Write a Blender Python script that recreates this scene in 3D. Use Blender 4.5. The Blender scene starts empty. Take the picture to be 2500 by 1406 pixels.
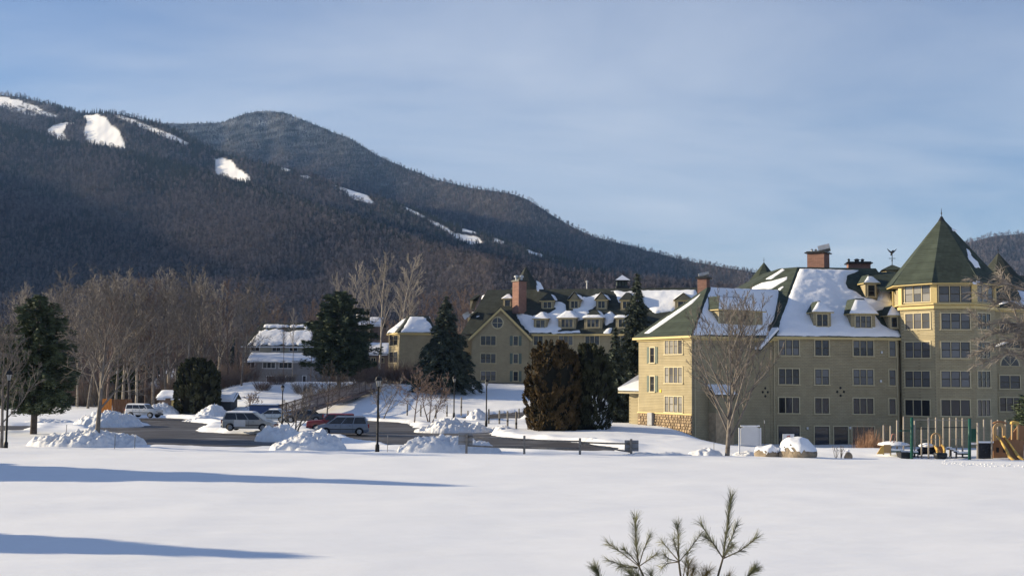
import bpy, math, random
import numpy as np
from mathutils import Vector, Matrix

SC = bpy.context.scene
C = SC.collection
rad = math.radians

# ------------------------------------------------------------------ camera, sky, sun, exposure
F_PX = 2800.0
CAM = np.array([0.0, 0.0, 5.2])
PITCH = math.atan(227.0 / F_PX)
ROLL = rad(0.55)
SUN_EL = rad(15.2)
SUN_BACK = 10.0
SUN_DIR = np.array([-math.cos(rad(SUN_BACK)) * math.cos(SUN_EL), math.sin(rad(SUN_BACK)) * math.cos(SUN_EL), math.sin(SUN_EL)])  # towards the sun

_f = np.array([0, math.cos(PITCH), math.sin(PITCH)])
_u0 = np.array([0, -math.sin(PITCH), math.cos(PITCH)])
_r0 = np.array([1.0, 0, 0])
_r = math.cos(ROLL) * _r0 + math.sin(ROLL) * _u0
_u = -math.sin(ROLL) * _r0 + math.cos(ROLL) * _u0

cam_d = bpy.data.cameras.new('camera')
cam = bpy.data.objects.new('camera', cam_d)
C.objects.link(cam)
cam_d.sensor_width = 36.0
cam_d.lens = 36.0 * F_PX / 2500.0
cam_d.clip_start = 0.1
cam_d.clip_end = 20000.0
cam.matrix_world = Matrix((( _r[0], _u[0], -_f[0], CAM[0]), (_r[1], _u[1], -_f[1], CAM[1]), (_r[2], _u[2], -_f[2], CAM[2]), (0, 0, 0, 1)))
SC.camera = cam

world = bpy.data.worlds.new('World')
SC.world = world
world.use_nodes = True
nt = world.node_tree
nt.nodes.clear()
def N(tree, typ, **kw):
    n = tree.nodes.new(typ)
    for k, v in kw.items():
        setattr(n, k, v)
    return n
sky = N(nt, 'ShaderNodeTexSky', sky_type='NISHITA')
sky.sun_disc = False
sky.sun_elevation = SUN_EL
sky.sun_rotation = math.atan2(SUN_DIR[0], SUN_DIR[1])
sky.altitude = 300
sky.air_density = 1.0
sky.dust_density = 0.15
sky.ozone_density = 2.2
bg = N(nt, 'ShaderNodeBackground')
SKY_STRENGTH = 0.060
bg.inputs['Strength'].default_value = SKY_STRENGTH
out = N(nt, 'ShaderNodeOutputWorld')
# thin cirrus veils: streaked noise over the whole dome
tc = N(nt, 'ShaderNodeTexCoord')
sep = N(nt, 'ShaderNodeSeparateXYZ')
nt.links.new(tc.outputs['Generated'], sep.inputs[0])
mx = N(nt, 'ShaderNodeMath', operation='ADD'); mx.inputs[1].default_value = 0.28
ab = N(nt, 'ShaderNodeMath', operation='ABSOLUTE')
nt.links.new(sep.outputs['Z'], ab.inputs[0]); nt.links.new(ab.outputs[0], mx.inputs[0])
dx = N(nt, 'ShaderNodeMath', operation='DIVIDE'); dy = N(nt, 'ShaderNodeMath', operation='DIVIDE')
nt.links.new(sep.outputs['X'], dx.inputs[0]); nt.links.new(mx.outputs[0], dx.inputs[1])
nt.links.new(sep.outputs['Y'], dy.inputs[0]); nt.links.new(mx.outputs[0], dy.inputs[1])
cb = N(nt, 'ShaderNodeCombineXYZ')
nt.links.new(dx.outputs[0], cb.inputs[0]); nt.links.new(dy.outputs[0], cb.inputs[1])
mp = N(nt, 'ShaderNodeMapping')
mp.inputs['Rotation'].default_value = (0, 0, rad(-4.5))
mp.inputs['Scale'].default_value = (0.60, 1.35, 1)
mp.inputs['Location'].default_value = (-0.54, -6.955, 0)
nt.links.new(cb.outputs[0], mp.inputs[0])
n1 = N(nt, 'ShaderNodeTexNoise'); n1.inputs['Scale'].default_value = 1.22; n1.inputs['Detail'].default_value = 7; n1.inputs['Roughness'].default_value = 0.55; n1.inputs['Distortion'].default_value = 0.5
nt.links.new(mp.outputs[0], n1.inputs['Vector'])
cr = N(nt, 'ShaderNodeValToRGB')
cr.color_ramp.elements[0].position = 0.30; cr.color_ramp.elements[0].color = (0.16, 0.16, 0.16, 1)
cr.color_ramp.elements[1].position = 0.72; cr.color_ramp.elements[1].color = (1.0, 1.0, 1.0, 1)
nt.links.new(n1.outputs['Fac'], cr.inputs[0])
mixc = N(nt, 'ShaderNodeMixRGB')
mixc.inputs['Color2'].default_value = (7.0, 7.7, 9.25, 1)
tint = N(nt, 'ShaderNodeMixRGB', blend_type='MULTIPLY')
tint.inputs['Fac'].default_value = 1.0
tint.inputs['Color2'].default_value = (0.54, 0.80, 1.23, 1)
nt.links.new(sky.outputs[0], tint.inputs['Color1'])
# a level veil looks thicker towards the horizon: 1 - exp(-depth / sine of the elevation)
za_ = N(nt, 'ShaderNodeMath', operation='ADD'); za_.inputs[1].default_value = 0.05; nt.links.new(ab.outputs[0], za_.inputs[0])
zd_ = N(nt, 'ShaderNodeMath', operation='DIVIDE'); zd_.inputs[0].default_value = -0.26; nt.links.new(za_.outputs[0], zd_.inputs[1])
ze_ = N(nt, 'ShaderNodeMath', operation='EXPONENT'); nt.links.new(zd_.outputs[0], ze_.inputs[0])
zo_ = N(nt, 'ShaderNodeMath', operation='SUBTRACT'); zo_.inputs[0].default_value = 1.0; nt.links.new(ze_.outputs[0], zo_.inputs[1])
zm_ = N(nt, 'ShaderNodeMath', operation='MULTIPLY'); nt.links.new(cr.outputs[0], zm_.inputs[0]); nt.links.new(zo_.outputs[0], zm_.inputs[1])
nt.links.new(zm_.outputs[0], mixc.inputs['Fac'])
nt.links.new(tint.outputs[0], mixc.inputs['Color1'])
nt.links.new(mixc.outputs[0], bg.inputs['Color'])
nt.links.new(bg.outputs[0], out.inputs['Surface'])

sun_d = bpy.data.lights.new('sun', 'SUN')
sun_d.energy = 5.0
sun_d.angle = rad(0.55)
sun_d.color = (1.0, 0.89, 0.70)
sun = bpy.data.objects.new('sun', sun_d)
C.objects.link(sun)
sun.rotation_mode = 'QUATERNION'
sun.rotation_quaternion = Vector(tuple(SUN_DIR)).to_track_quat('Z', 'Y')
sun.location = (-200, 100, 150)

vs = SC.view_settings
vs.view_transform = 'Standard'; vs.look = 'None'; vs.gamma = 1.0; vs.use_curve_mapping = False
vs.exposure = 0.76
SC.cycles.max_bounces = 6
SC.cycles.diffuse_bounces = 3
SC.cycles.glossy_bounces = 2
SC.cycles.transmission_bounces = 2
SC.cycles.volume_bounces = 0
SC.cycles.caustics_reflective = False
SC.cycles.caustics_refractive = False

# ------------------------------------------------------------------ helpers
def ray(px, py):
    d = _r * ((px - 1250) / F_PX) + _u * ((703 - py) / F_PX) + _f
    return d
def P(px, py, Y):
    d = ray(px, py)
    return CAM + d * (Y / d[1])
def G(px, py, z=0.0):
    d = ray(px, py)
    return CAM + d * ((z - CAM[2]) / d[2])
def proj(pts):
    q = np.asarray(pts, float) - CAM
    w = q @ _f
    w = np.where(np.abs(w) < 1e-6, 1e-6, w)
    return np.stack([1250 + F_PX * (q @ _r) / w, 703 - F_PX * (q @ _u) / w], -1)
def sm(t):
    t = np.clip(t, 0, 1)
    return t * t * (3 - 2 * t)
def _hash(i, j, s):
    h = (i.astype(np.int64) * 374761393 + j.astype(np.int64) * 668265263 + s * 1442695041) & 0x7fffffff
    h = ((h ^ (h >> 13)) * 1274126177) & 0x7fffffff
    return ((h ^ (h >> 16)) & 0xffffff) / float(0xffffff)
def vnoise(x, y, s=0):
    x = np.asarray(x, float); y = np.asarray(y, float)
    i = np.floor(x); j = np.floor(y)
    fx = sm(x - i); fy = sm(y - j)
    i = i.astype(np.int64); j = j.astype(np.int64)
    a = _hash(i, j, s); b = _hash(i + 1, j, s); c = _hash(i, j + 1, s); d = _hash(i + 1, j + 1, s)
    return (a * (1 - fx) + b * fx) * (1 - fy) + (c * (1 - fx) + d * fx) * fy
def fbm(x, y, s=0, o=4, g=0.5):
    t = 0; a = 1; n = 0; k = 1.0
    for q in range(o):
        t = t + a * (vnoise(np.asarray(x) * k + 17.3 * q, np.asarray(y) * k - 9.1 * q, s + q) - 0.5) * 2
        n += a; a *= g; k *= 2.03
    return t / n
def sdist(px, py, poly):
    """signed distance (negative inside) of the points to a polygon"""
    px = np.asarray(px, float); py = np.asarray(py, float)
    d2 = np.full(px.shape, 1e18); ins = np.zeros(px.shape, bool)
    n = len(poly)
    for k in range(n):
        x0, y0 = poly[k][:2]; x1, y1 = poly[(k + 1) % n][:2]
        ex, ey = x1 - x0, y1 - y0
        L = ex * ex + ey * ey + 1e-12
        t = np.clip(((px - x0) * ex + (py - y0) * ey) / L, 0, 1)
        d2 = np.minimum(d2, (px - x0 - t * ex) ** 2 + (py - y0 - t * ey) ** 2)
        if y0 != y1:
            c = ((y0 <= py) != (y1 <= py)) & (px < (x1 - x0) * (py - y0) / (y1 - y0) + x0)
            ins ^= c
    d = np.sqrt(d2)
    return np.where(ins, -d, d)

def tag(o, label=None, cat=None, group=None, kind=None):
    if label: o['label'] = label
    if cat: o['category'] = cat
    if group: o['group'] = group
    if kind: o['kind'] = kind
    return o
def thing(name, label, cat, loc=(0, 0, 0), rz=0.0, group=None):
    o = bpy.data.objects.new(name, None)
    C.objects.link(o)
    o.empty_display_size = 0.3
    o.location = tuple(float(v) for v in loc); o.rotation_euler = (0, 0, rz)
    return tag(o, label, cat, group)
def inst(name, mesh, parent=None, mtx=None):
    o = bpy.data.objects.new(name, mesh)
    C.objects.link(o)
    if parent is not None: o.parent = parent
    if mtx is not None: o.matrix_local = mtx
    return o
def copy_tree(o, parent=None):
    c = o.copy(); C.objects.link(c)
    if parent is not None: c.parent = parent
    for ch in list(o.children):
        copy_tree(ch, c)
    return c

class MB:
    """collects polygons, tubes, boxes; build() links them as ONE mesh object"""
    def __init__(s):
        s.v = []; s.f = []; s.mi = []; s.m = 0
    def pts(s, arr):
        b = len(s.v); s.v.extend([tuple(map(float, p)) for p in arr]); return b
    def face(s, idx):
        s.f.append(tuple(idx)); s.mi.append(s.m)
    def poly(s, arr):
        b = s.pts(arr); s.face(range(b, b + len(arr)))
    def box(s, c, size, M=None, taper=None):
        x, y, z = (q / 2 for q in size); t = taper or 1.0
        p = [(-x, -y, -z), (x, -y, -z), (x, y, -z), (-x, y, -z), (-x * t, -y * t, z), (x * t, -y * t, z), (x * t, y * t, z), (-x * t, y * t, z)]
        if M is not None: p = [tuple(M @ Vector(q)) for q in p]
        b = s.pts([(q[0] + c[0], q[1] + c[1], q[2] + c[2]) for q in p])
        for f in ((3, 2, 1, 0), (4, 5, 6, 7), (0, 1, 5, 4), (1, 2, 6, 5), (2, 3, 7, 6), (3, 0, 4, 7)):
            s.face([b + i for i in f])
    def prism(s, poly, z0, z1, cap=True):
        """vertical prism of a counter-clockwise xy polygon"""
        n = len(poly)
        b = s.pts([(p[0], p[1], z0) for p in poly] + [(p[0], p[1], z1) for p in poly])
        for i in range(n):
            j = (i + 1) % n; s.face((b + i, b + j, b + n + j, b + n + i))
        if cap:
            s.face([b + n + i for i in range(n)]); s.face([b + i for i in reversed(range(n))])
    def extrude(s, poly, axis):
        """solid of a planar polygon (3d points) pushed along axis"""
        n = len(poly); a = np.asarray(axis, float)
        b = s.pts([tuple(p) for p in poly] + [tuple(np.asarray(p, float) + a) for p in poly])
        for i in range(n):
            j = (i + 1) % n; s.face((b + i, b + j, b + n + j, b + n + i))
        s.face([b + n + i for i in range(n)]); s.face([b + i for i in reversed(range(n))])
    def tube(s, path, radii, n=6, cap=False):
        path = [np.asarray(p, float) for p in path]
        rings = []
        ref = np.array([0.31, 0.17, 0.93])
        for k, p in enumerate(path):
            d = path[min(k + 1, len(path) - 1)] - path[max(k - 1, 0)]
            d = d / (np.linalg.norm(d) + 1e-9)
            a = np.cross(d, ref)
            if np.linalg.norm(a) < 0.05: a = np.cross(d, np.array([1.0, 0, 0]))
            a /= np.linalg.norm(a); c = np.cross(d, a)
            r = radii[k] if hasattr(radii, '__len__') else radii
            rings.append(s.pts([p + r * (math.cos(2 * math.pi * i / n) * a + math.sin(2 * math.pi * i / n) * c) for i in range(n)]))
        for k in range(len(path) - 1):
            for i in range(n):
                j = (i + 1) % n
                s.face((rings[k] + i, rings[k] + j, rings[k + 1] + j, rings[k + 1] + i))
        if cap:
            s.face([rings[0] + i for i in reversed(range(n))]); s.face([rings[-1] + i for i in range(n)])
    def lathe(s, prof, c=(0, 0, 0), n=12):
        rings = [s.pts([(c[0] + r * math.cos(2 * math.pi * i / n), c[1] + r * math.sin(2 * math.pi * i / n), c[2] + z) for i in range(n)]) for r, z in prof]
        for k in range(len(prof) - 1):
            for i in range(n):
                j = (i + 1) % n
                s.face((rings[k] + i, rings[k] + j, rings[k + 1] + j, rings[k + 1] + i))
        s.face([rings[0] + i for i in reversed(range(n))]); s.face([rings[-1] + i for i in range(n)])
    def mesh(s, name, mats, smooth=False):
        me = bpy.data.meshes.new(name)
        me.from_pydata(s.v, [], s.f)
        for m in (mats if isinstance(mats, (list, tuple)) else [mats]): me.materials.append(m)
        if s.mi and max(s.mi) > 0: me.polygons.foreach_set('material_index', s.mi)
        if smooth: me.polygons.foreach_set('use_smooth', [True] * len(s.f))
        me.update()
        return me
    def build(s, name, mats, parent=None, smooth=False, mtx=None):
        return inst(name, s.mesh(name, mats, smooth), parent, mtx)

def np_mesh(name, V, Fq, mats, smooth=True, n=4):
    """mesh out of numpy arrays: V (n,3), Fq (m,n)"""
    me = bpy.data.meshes.new(name)
    V = np.ascontiguousarray(V, np.float32); Fq = np.ascontiguousarray(Fq, np.int32)
    me.vertices.add(len(V)); me.vertices.foreach_set('co', V.ravel())
    me.loops.add(Fq.size); me.loops.foreach_set('vertex_index', Fq.ravel())
    me.polygons.add(len(Fq)); me.polygons.foreach_set('loop_start', np.arange(0, Fq.size, n, dtype=np.int32))
    if smooth: me.polygons.foreach_set('use_smooth', np.ones(len(Fq), bool))
    for m in (mats if isinstance(mats, (list, tuple)) else [mats]): me.materials.append(m)
    me.update(calc_edges=True); me.validate()
    return me
def grid_faces(nr, nc):
    i = np.arange(nr - 1)[:, None] * nc + np.arange(nc - 1)[None, :]
    return np.stack([i, i + 1, i + nc + 1, i + nc], -1).reshape(-1, 4)

# ------------------------------------------------------------------ materials
MATS = {}
def mat(name, col, rough=0.8, var=0.12, scale=3.0, spec=0.25, metal=0.0, bump=0.0, bscale=None, col2=None, coords='Object', stretch=(1, 1, 1), rand=0.0, detail=4.0, coat=0.0, trans=None):
    if name in MATS: return MATS[name]
    m = bpy.data.materials.new(name); m.use_nodes = True
    t = m.node_tree; b = t.nodes['Principled BSDF']
    b.inputs['Roughness'].default_value = rough
    b.inputs['Specular IOR Level'].default_value = spec
    b.inputs['Metallic'].default_value = metal
    if coat: b.inputs['Coat Weight'].default_value = coat
    c = np.array(col); c2 = np.array(col2) if col2 is not None else c
    tcn = N(t, 'ShaderNodeTexCoord'); mpn = N(t, 'ShaderNodeMapping'); mpn.inputs['Scale'].default_value = stretch
    t.links.new(tcn.outputs[coords], mpn.inputs[0])
    ns = N(t, 'ShaderNodeTexNoise'); ns.inputs['Scale'].default_value = scale; ns.inputs['Detail'].default_value = detail
    t.links.new(mpn.outputs[0], ns.inputs['Vector'])
    r = N(t, 'ShaderNodeValToRGB')
    r.color_ramp.elements[0].position = 0.3; r.color_ramp.elements[1].position = 0.7
    r.color_ramp.elements[0].color = (*np.clip(c * (1 - var), 0, 1), 1); r.color_ramp.elements[1].color = (*np.clip(c2 * (1 + var), 0, 1), 1)
    t.links.new(ns.outputs['Fac'], r.inputs[0])
    src = r.outputs[0]
    if rand:
        oi = N(t, 'ShaderNodeObjectInfo')
        mr = N(t, 'ShaderNodeMapRange'); mr.inputs['To Min'].default_value = 1 - rand; mr.inputs['To Max'].default_value = 1 + rand
        t.links.new(oi.outputs['Random'], mr.inputs['Value'])
        mu = N(t, 'ShaderNodeMixRGB', blend_type='MULTIPLY'); mu.inputs['Fac'].default_value = 1
        t.links.new(src, mu.inputs['Color1']); t.links.new(mr.outputs[0], mu.inputs['Color2'])
        src = mu.outputs[0]
    t.links.new(src, b.inputs['Base Color'])
    if bump:
        nb = N(t, 'ShaderNodeTexNoise'); nb.inputs['Scale'].default_value = bscale or scale * 4; nb.inputs['Detail'].default_value = 4
        t.links.new(mpn.outputs[0], nb.inputs['Vector'])
        bp = N(t, 'ShaderNodeBump'); bp.inputs['Strength'].default_value = 1.0; bp.inputs['Distance'].default_value = bump
        t.links.new(nb.outputs['Fac'], bp.inputs['Height']); t.links.new(bp.outputs[0], b.inputs['Normal'])
    MATS[name] = m
    return m
def flip_alike(m):
    return m

M_SNOW = mat('snow', (0.86, 0.87, 0.88), rough=0.75, var=0.015, scale=0.4, spec=0.2, bump=0.035, bscale=1.1, coords='Object', stretch=(0.45, 1.5, 1))
M_PILE = mat('ploughed_snow', (0.74, 0.745, 0.75), rough=0.8, var=0.09, scale=1.4, spec=0.2, bump=0.05, bscale=4.0)
M_ROOFSNOW = mat('roof_snow', (0.85, 0.86, 0.88), rough=0.75, var=0.02, scale=1.0, spec=0.2, bump=0.06, bscale=1.3)

# ------------------------------------------------------------------ ground
def EDGE(x):
    return 77.5 - 0.035 * (x + 5) - 0.0009 * (x - 5) ** 2 * 0.2
POLY_LOT = [(328,1021),(400,1020),(469,1024),(472,1031),(514,1036),(484,1047),(478,1054),(544,1058),(653,1061),(668,1072),(684,1083),(655,1096),(600,1099),(366,1097),(352,1090),(312,1066),(216,1051),(213,1044),(300,1043),(358,1039),(345,1032)]
POLY_LOT2 = [(890,1027),(964,1031),(1000,1035),(1012,1044),(1060,1047),(1192,1053),(1206,1064),(1280,1072),(1360,1078),(1420,1082),(1445,1085),(1512,1096),(1482,1113),(1410,1112),(1280,1108),(1200,1105),(1100,1100),(972,1098),(957,1095),(916,1088),(880,1079),(839,1074),(806,1067),(770,1055),(760,1046),(800,1034),(850,1027)]
POLY_LEFT = [(-160,1038),(75,1040),(56,1057),(0,1066),(-200,1080)]
POLY_ROAD = [(1130,1019),(1165,1016),(1215,1011),(1290,1003),(1420,1000),(1420,1010),(1285,1013),(1262,1026),(1160,1027),(1130,1025)]
def H(x, y):
    """bare ground height"""
    x = np.asarray(x, float); y = np.asarray(y, float)
    u = x / np.maximum(y, 30)
    h = np.zeros(np.broadcast(x, y).shape)
    left = sm((u + 0.31) / 0.09)
    h = h + 4.4 * sm((y - 150) / 44) * left * (1 - 0.8 * sm((x - 20) / 25) * sm((205 - y) / 30))
    h = h + 4.0 * sm((y - 212) / 60) * (1 - left)
    # walk-out side of the hotel lies lower, with a bank up to its porch
    h = h - 1.55 * sm((x - 15.5) / 6) * sm((y - 86) / 26) * (1 - sm((y - 150) / 20))
    h = h + 0.62 * np.exp(-(((x - 9.5) / 8.5) ** 2 + ((y - 120) / 14) ** 2))
    h = h + sm((y - 300) / 500) * 14
    return h
def GT(px, py, add=0.0):
    """where the pixel's ray meets the bare ground (raised by add)"""
    d = ray(px, py); lo_, hi_ = 15.0, 400.0
    ts = np.linspace(15, 400, 1600); w = CAM[:, None] + d[:, None] * (ts / d[1])
    below = w[2] < H(w[0], w[1]) + add
    k = int(np.argmax(below)) if below.any() else len(ts) - 1
    t = ts[k] / d[1]
    return CAM + d * t
LOTS = [[GT(x, y, 0.0)[:2] for x, y in q] for q in (POLY_LOT, POLY_LOT2, POLY_LEFT, POLY_ROAD)]
def lot_sd(x, y):
    d = np.full(np.broadcast(x, y).shape, 1e9)
    for q in LOTS:
        d = np.minimum(d, sdist(x, y, q))
    return d
def snow_z(x, y):
    x = np.asarray(x, float); y = np.asarray(y, float)
    base = H(x, y)
    field = sm((EDGE(x) + fbm(x / 6, y / 6, 3, 2) * 0.25 - y) / 0.9)
    und = 0.10 * fbm(x / 14, y / 9, 5, 3) + 0.05 * fbm(x / 3.6, y / 1.7, 8, 3)
    rough = 0.10 * np.abs(fbm(x / 1.7, y / 1.7, 21, 3)) + 0.18 * fbm(x / 7, y / 7, 11, 2)
    far = base + 0.24 + rough
    near = base + 0.42 + und
    s = near * field + far * (1 - field)
    d = lot_sd(x, y) + 0.8 * fbm(x / 2.2, y / 2.2, 31, 3)
    k = sm((d + 0.1) / 0.7)
    rim = 0.16 * np.exp(-((d - 1.2) / 0.9) ** 2) * (1 - field) * (0.6 + 0.8 * vnoise(x / 1.1, y / 1.1, 41))
    return (s + rim) * k + (base - 0.12) * (1 - k)
def gz(x, y):
    return float(snow_z(np.array([x]), np.array([y]))[0])
# ------------------------------------------------------------------ ground sheet
def axis_pts(parts):
    a = []
    for lo, hi, st in parts:
        a.extend(np.arange(lo, hi, st))
    return np.array(a)
gx = np.concatenate([-np.geomspace(2600, 78, 26)[:-1], np.arange(-78, -52, 1.2), np.arange(-52, 58, 0.5), np.arange(58, 90, 1.6), np.geomspace(90, 2600, 26)])
gy = np.concatenate([[-320, -200, -100, -50, -20], np.arange(-10, 20, 2.0), np.arange(20, 70, 0.8), np.arange(70, 150, 0.42), np.arange(150, 206, 1.0), np.arange(206, 330, 4), np.geomspace(330, 5000, 42)])
XX, YY = np.meshgrid(gx, gy)
ZZ = np.where(YY < 330, snow_z(XX, YY), H(XX, YY) + 0.3)
V = np.stack([XX.ravel(), YY.ravel(), ZZ.ravel()], -1)
me = np_mesh('snow_ground', V, grid_faces(len(gy), len(gx)), M_SNOW)
tag(inst('snow_ground', me), 'smooth snow covered field and ground', kind='structure')

def lot_material():
    m = mat('wet_asphalt', (0.052, 0.048, 0.048), rough=0.62, var=0.25, scale=0.35, spec=0.3, stretch=(0.35, 1.6, 1), bump=0.01, bscale=6, detail=6)
    t = m.node_tree; b = t.nodes['Principled BSDF']
    old = b.inputs['Base Color'].links[0].from_socket
    tcn = N(t, 'ShaderNodeTexCoord'); mp = N(t, 'ShaderNodeMapping'); mp.inputs['Scale'].default_value = (0.16, 0.75, 1)
    n = N(t, 'ShaderNodeTexNoise'); n.inputs['Scale'].default_value = 0.9; n.inputs['Detail'].default_value = 7; n.inputs['Roughness'].default_value = 0.65
    r = N(t, 'ShaderNodeValToRGB'); r.color_ramp.elements[0].position = 0.52; r.color_ramp.elements[1].position = 0.74
    r.color_ramp.elements[1].color = (0.55, 0.55, 0.55, 1)
    mx = N(t, 'ShaderNodeMixRGB'); mx.inputs['Color2'].default_value = (0.5, 0.51, 0.53, 1)
    t.links.new(tcn.outputs['Object'], mp.inputs[0]); t.links.new(mp.outputs[0], n.inputs['Vector']); t.links.new(n.outputs['Fac'], r.inputs[0])
    t.links.new(r.outputs[0], mx.inputs['Fac']); t.links.new(old, mx.inputs['Color1']); t.links.new(mx.outputs[0], b.inputs['Base Color'])
    return m
M_LOT = lot_material()
lx = np.arange(-75, 22, 1.0); ly = np.arange(78, 190, 1.0)
LX, LY = np.meshgrid(lx, ly)
sd = lot_sd(LX, LY)
LV = np.stack([LX.ravel(), LY.ravel(), (H(LX, LY) + 0.02).ravel()], -1)
fq = grid_faces(len(ly), len(lx))
keep = (sd.ravel()[fq] < 2.2).any(1)
me = np_mesh('parking_lot', LV, fq[keep], M_LOT)
tag(inst('parking_lot', me), 'wet grey asphalt of the parking lot and drive', kind='structure')

# ------------------------------------------------------------------ mountains
RIDGE_A = [(-700,150),(-350,235),(-120,282),(0,303),(60,318),(110,332),(180,350),(240,357),(310,368),(400,395),(500,422),(600,449),(700,480),(800,510),(900,545),(1000,580),(1100,608),(1200,630),(1300,648),(1450,668),(1650,690),(1900,716),(2200,740),(3100,760)]
RIDGE_B = [(-700,130),(-350,185),(-120,215),(0,232),(50,238),(100,250),(200,277),(240,276),(300,280),(350,293),(400,306),(440,325),(480,346),(530,372),(620,396),(700,412),(800,446),(900,478),(1000,508),(1100,548),(1200,578),(1300,612),(1450,655),(1650,690),(2000,720),(3100,760)]
RIDGE_C = [(-700,290),(-100,300),(300,304),(440,303),(540,300),(580,286),(605,276),(650,272),(690,275),(750,297),(800,318),(860,342),(930,385),(1000,415),(1060,437),(1140,458),(1240,472),(1290,488),(1340,520),(1400,555),(1450,578),(1550,604),(1650,630),(1760,652),(1840,664),(1950,690),(2150,716),(2600,740),(3100,760)]
RIDGE_D = [(1700,760),(1950,735),(2100,705),(2200,668),(2300,622),(2365,592),(2430,576),(2500,571),(2650,560),(2850,570),(3100,600)]
def ridge_y(rg, px):
    r = np.array(rg); return np.interp(px, r[:, 0], r[:, 1])
def sheet(name, rg, y_base, y_ridge, p0, p1, dpx, rows, amp, gpow, seed, zbase, back=0.10, rbump=1.5):
    pxs = np.arange(p0, p1 + dpx, dpx)
    rys = ridge_y(rg, pxs) + rbump * fbm(pxs / 17.0, pxs * 0, seed, 3)
    top = np.array([P(a, b, y_ridge(a)) for a, b in zip(pxs, rys)])
    T = np.concatenate([np.linspace(0, 1, rows), 1 + np.linspace(0, 1, 12)[1:]])
    u = top[:, 0] / top[:, 1]
    V = np.zeros((len(T), len(pxs), 3))
    for k, t in enumerate(T):
        if t <= 1:
            Y = y_base + (top[:, 1] - y_base) * t
            g = 0.45 * t + 0.55 * t ** gpow
            z = zbase + (top[:, 2] - zbase) * g
            w = np.clip(4 * t * (1 - t), 0, 1) ** 0.8
        else:
            Y = top[:, 1] * (1 + back * (t - 1)); w = np.clip((t - 1) * 3, 0, 1)
            z = top[:, 2] - (top[:, 2] - zbase) * 0.75 * (t - 1) ** 1.3 - 4 * (t - 1)
        X = u * Y
        n = fbm(X / 260 + 3, Y / 420, seed + 7, 5) * amp + fbm(X / 46, Y / 60, seed + 3, 3) * amp * 0.10
        V[k] = np.stack([X, Y, z + n * w], -1)
    return V.reshape(-1, 3), grid_faces(len(T), len(pxs))

TRAILS = [
 [(205,283),(235,279),(258,287),(270,305),(290,318),(298,340),(310,368),(280,366),(245,360),(213,350),(205,322),(212,300)],
 [(113,320),(130,306),(160,300),(182,299),(165,309),(153,322),(160,337),(176,352),(140,342),(115,328)],
 [(-60,226),(0,236),(45,244),(62,251),(90,261),(110,273),(150,286),(115,285),(88,275),(58,262),(40,257),(66,271),(98,283),(60,280),(0,260),(-60,250)],
 [(277,279),(300,284),(350,303),(420,329),(462,351),(452,354),(400,334),(345,311),(300,292)],
 [(524,387),(546,387),(571,397),(574,408),(601,424),(613,439),(590,452),(560,445),(526,430)],
 [(816,453),(842,459),(881,467),(900,480),(913,499),(890,493),(862,488),(846,470)],
 [(980,500),(1005,512),(1040,530),(1030,530),(1000,516)],
 [(1046,535),(1075,547),(1110,570),(1130,573),(1165,577),(1180,592),(1150,597),(1120,584),(1085,562),(1055,546)],
 [(686,408),(704,410),(707,418),(690,418)], [(735,429),(756,430),(760,437),(740,435)],
 [(1128,557),(1162,566),(1163,571),(1130,565)], [(1205,580),(1230,590),(1226,597),(1208,590)], [(1285,608),(1326,622),(1322,628),(1290,616)],
]
def forest_floor():
    m = bpy.data.materials.new('forest_floor'); m.use_nodes = True
    t = m.node_tree; b = t.nodes['Principled BSDF']; b.inputs['Roughness'].default_value = 0.9; b.inputs['Specular IOR Level'].default_value = 0.1
    geo = N(t, 'ShaderNodeNewGeometry')
    n = N(t, 'ShaderNodeTexNoise'); n.inputs['Scale'].default_value = 0.03; n.inputs['Detail'].default_value = 8; n.inputs['Roughness'].default_value = 0.7
    t.links.new(geo.outputs['Position'], n.inputs['Vector'])
    sp = N(t, 'ShaderNodeSeparateXYZ'); t.links.new(geo.outputs['Position'], sp.inputs[0])
    hr = N(t, 'ShaderNodeMapRange'); hr.inputs['From Min'].default_value = 300; hr.inputs['From Max'].default_value = 950; hr.inputs['To Min'].default_value = -0.06; hr.inputs['To Max'].default_value = 0.16
    t.links.new(sp.outputs['Z'], hr.inputs['Value'])
    ad = N(t, 'ShaderNodeMath', operation='ADD'); t.links.new(n.outputs['Fac'], ad.inputs[0]); t.links.new(hr.outputs[0], ad.inputs[1])
    r = N(t, 'ShaderNodeValToRGB'); r.color_ramp.elements[0].position = 0.52; r.color_ramp.elements[1].position = 0.80
    r.color_ramp.elements[0].color = (0.035, 0.029, 0.028, 1); r.color_ramp.elements[1].color = (0.22, 0.22, 0.23, 1)
    t.links.new(ad.outputs[0], r.inputs[0])
    at = N(t, 'ShaderNodeAttribute', attribute_name='trail')
    mx = N(t, 'ShaderNodeMixRGB'); mx.inputs['Color2'].default_value = (0.84, 0.85, 0.87, 1)
    t.links.new(at.outputs['Fac'], mx.inputs['Fac']); t.links.new(r.outputs[0], mx.inputs['Color1']); t.links.new(mx.outputs[0], b.inputs['Base Color'])
    return m
M_FLOOR = forest_floor()

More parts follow.
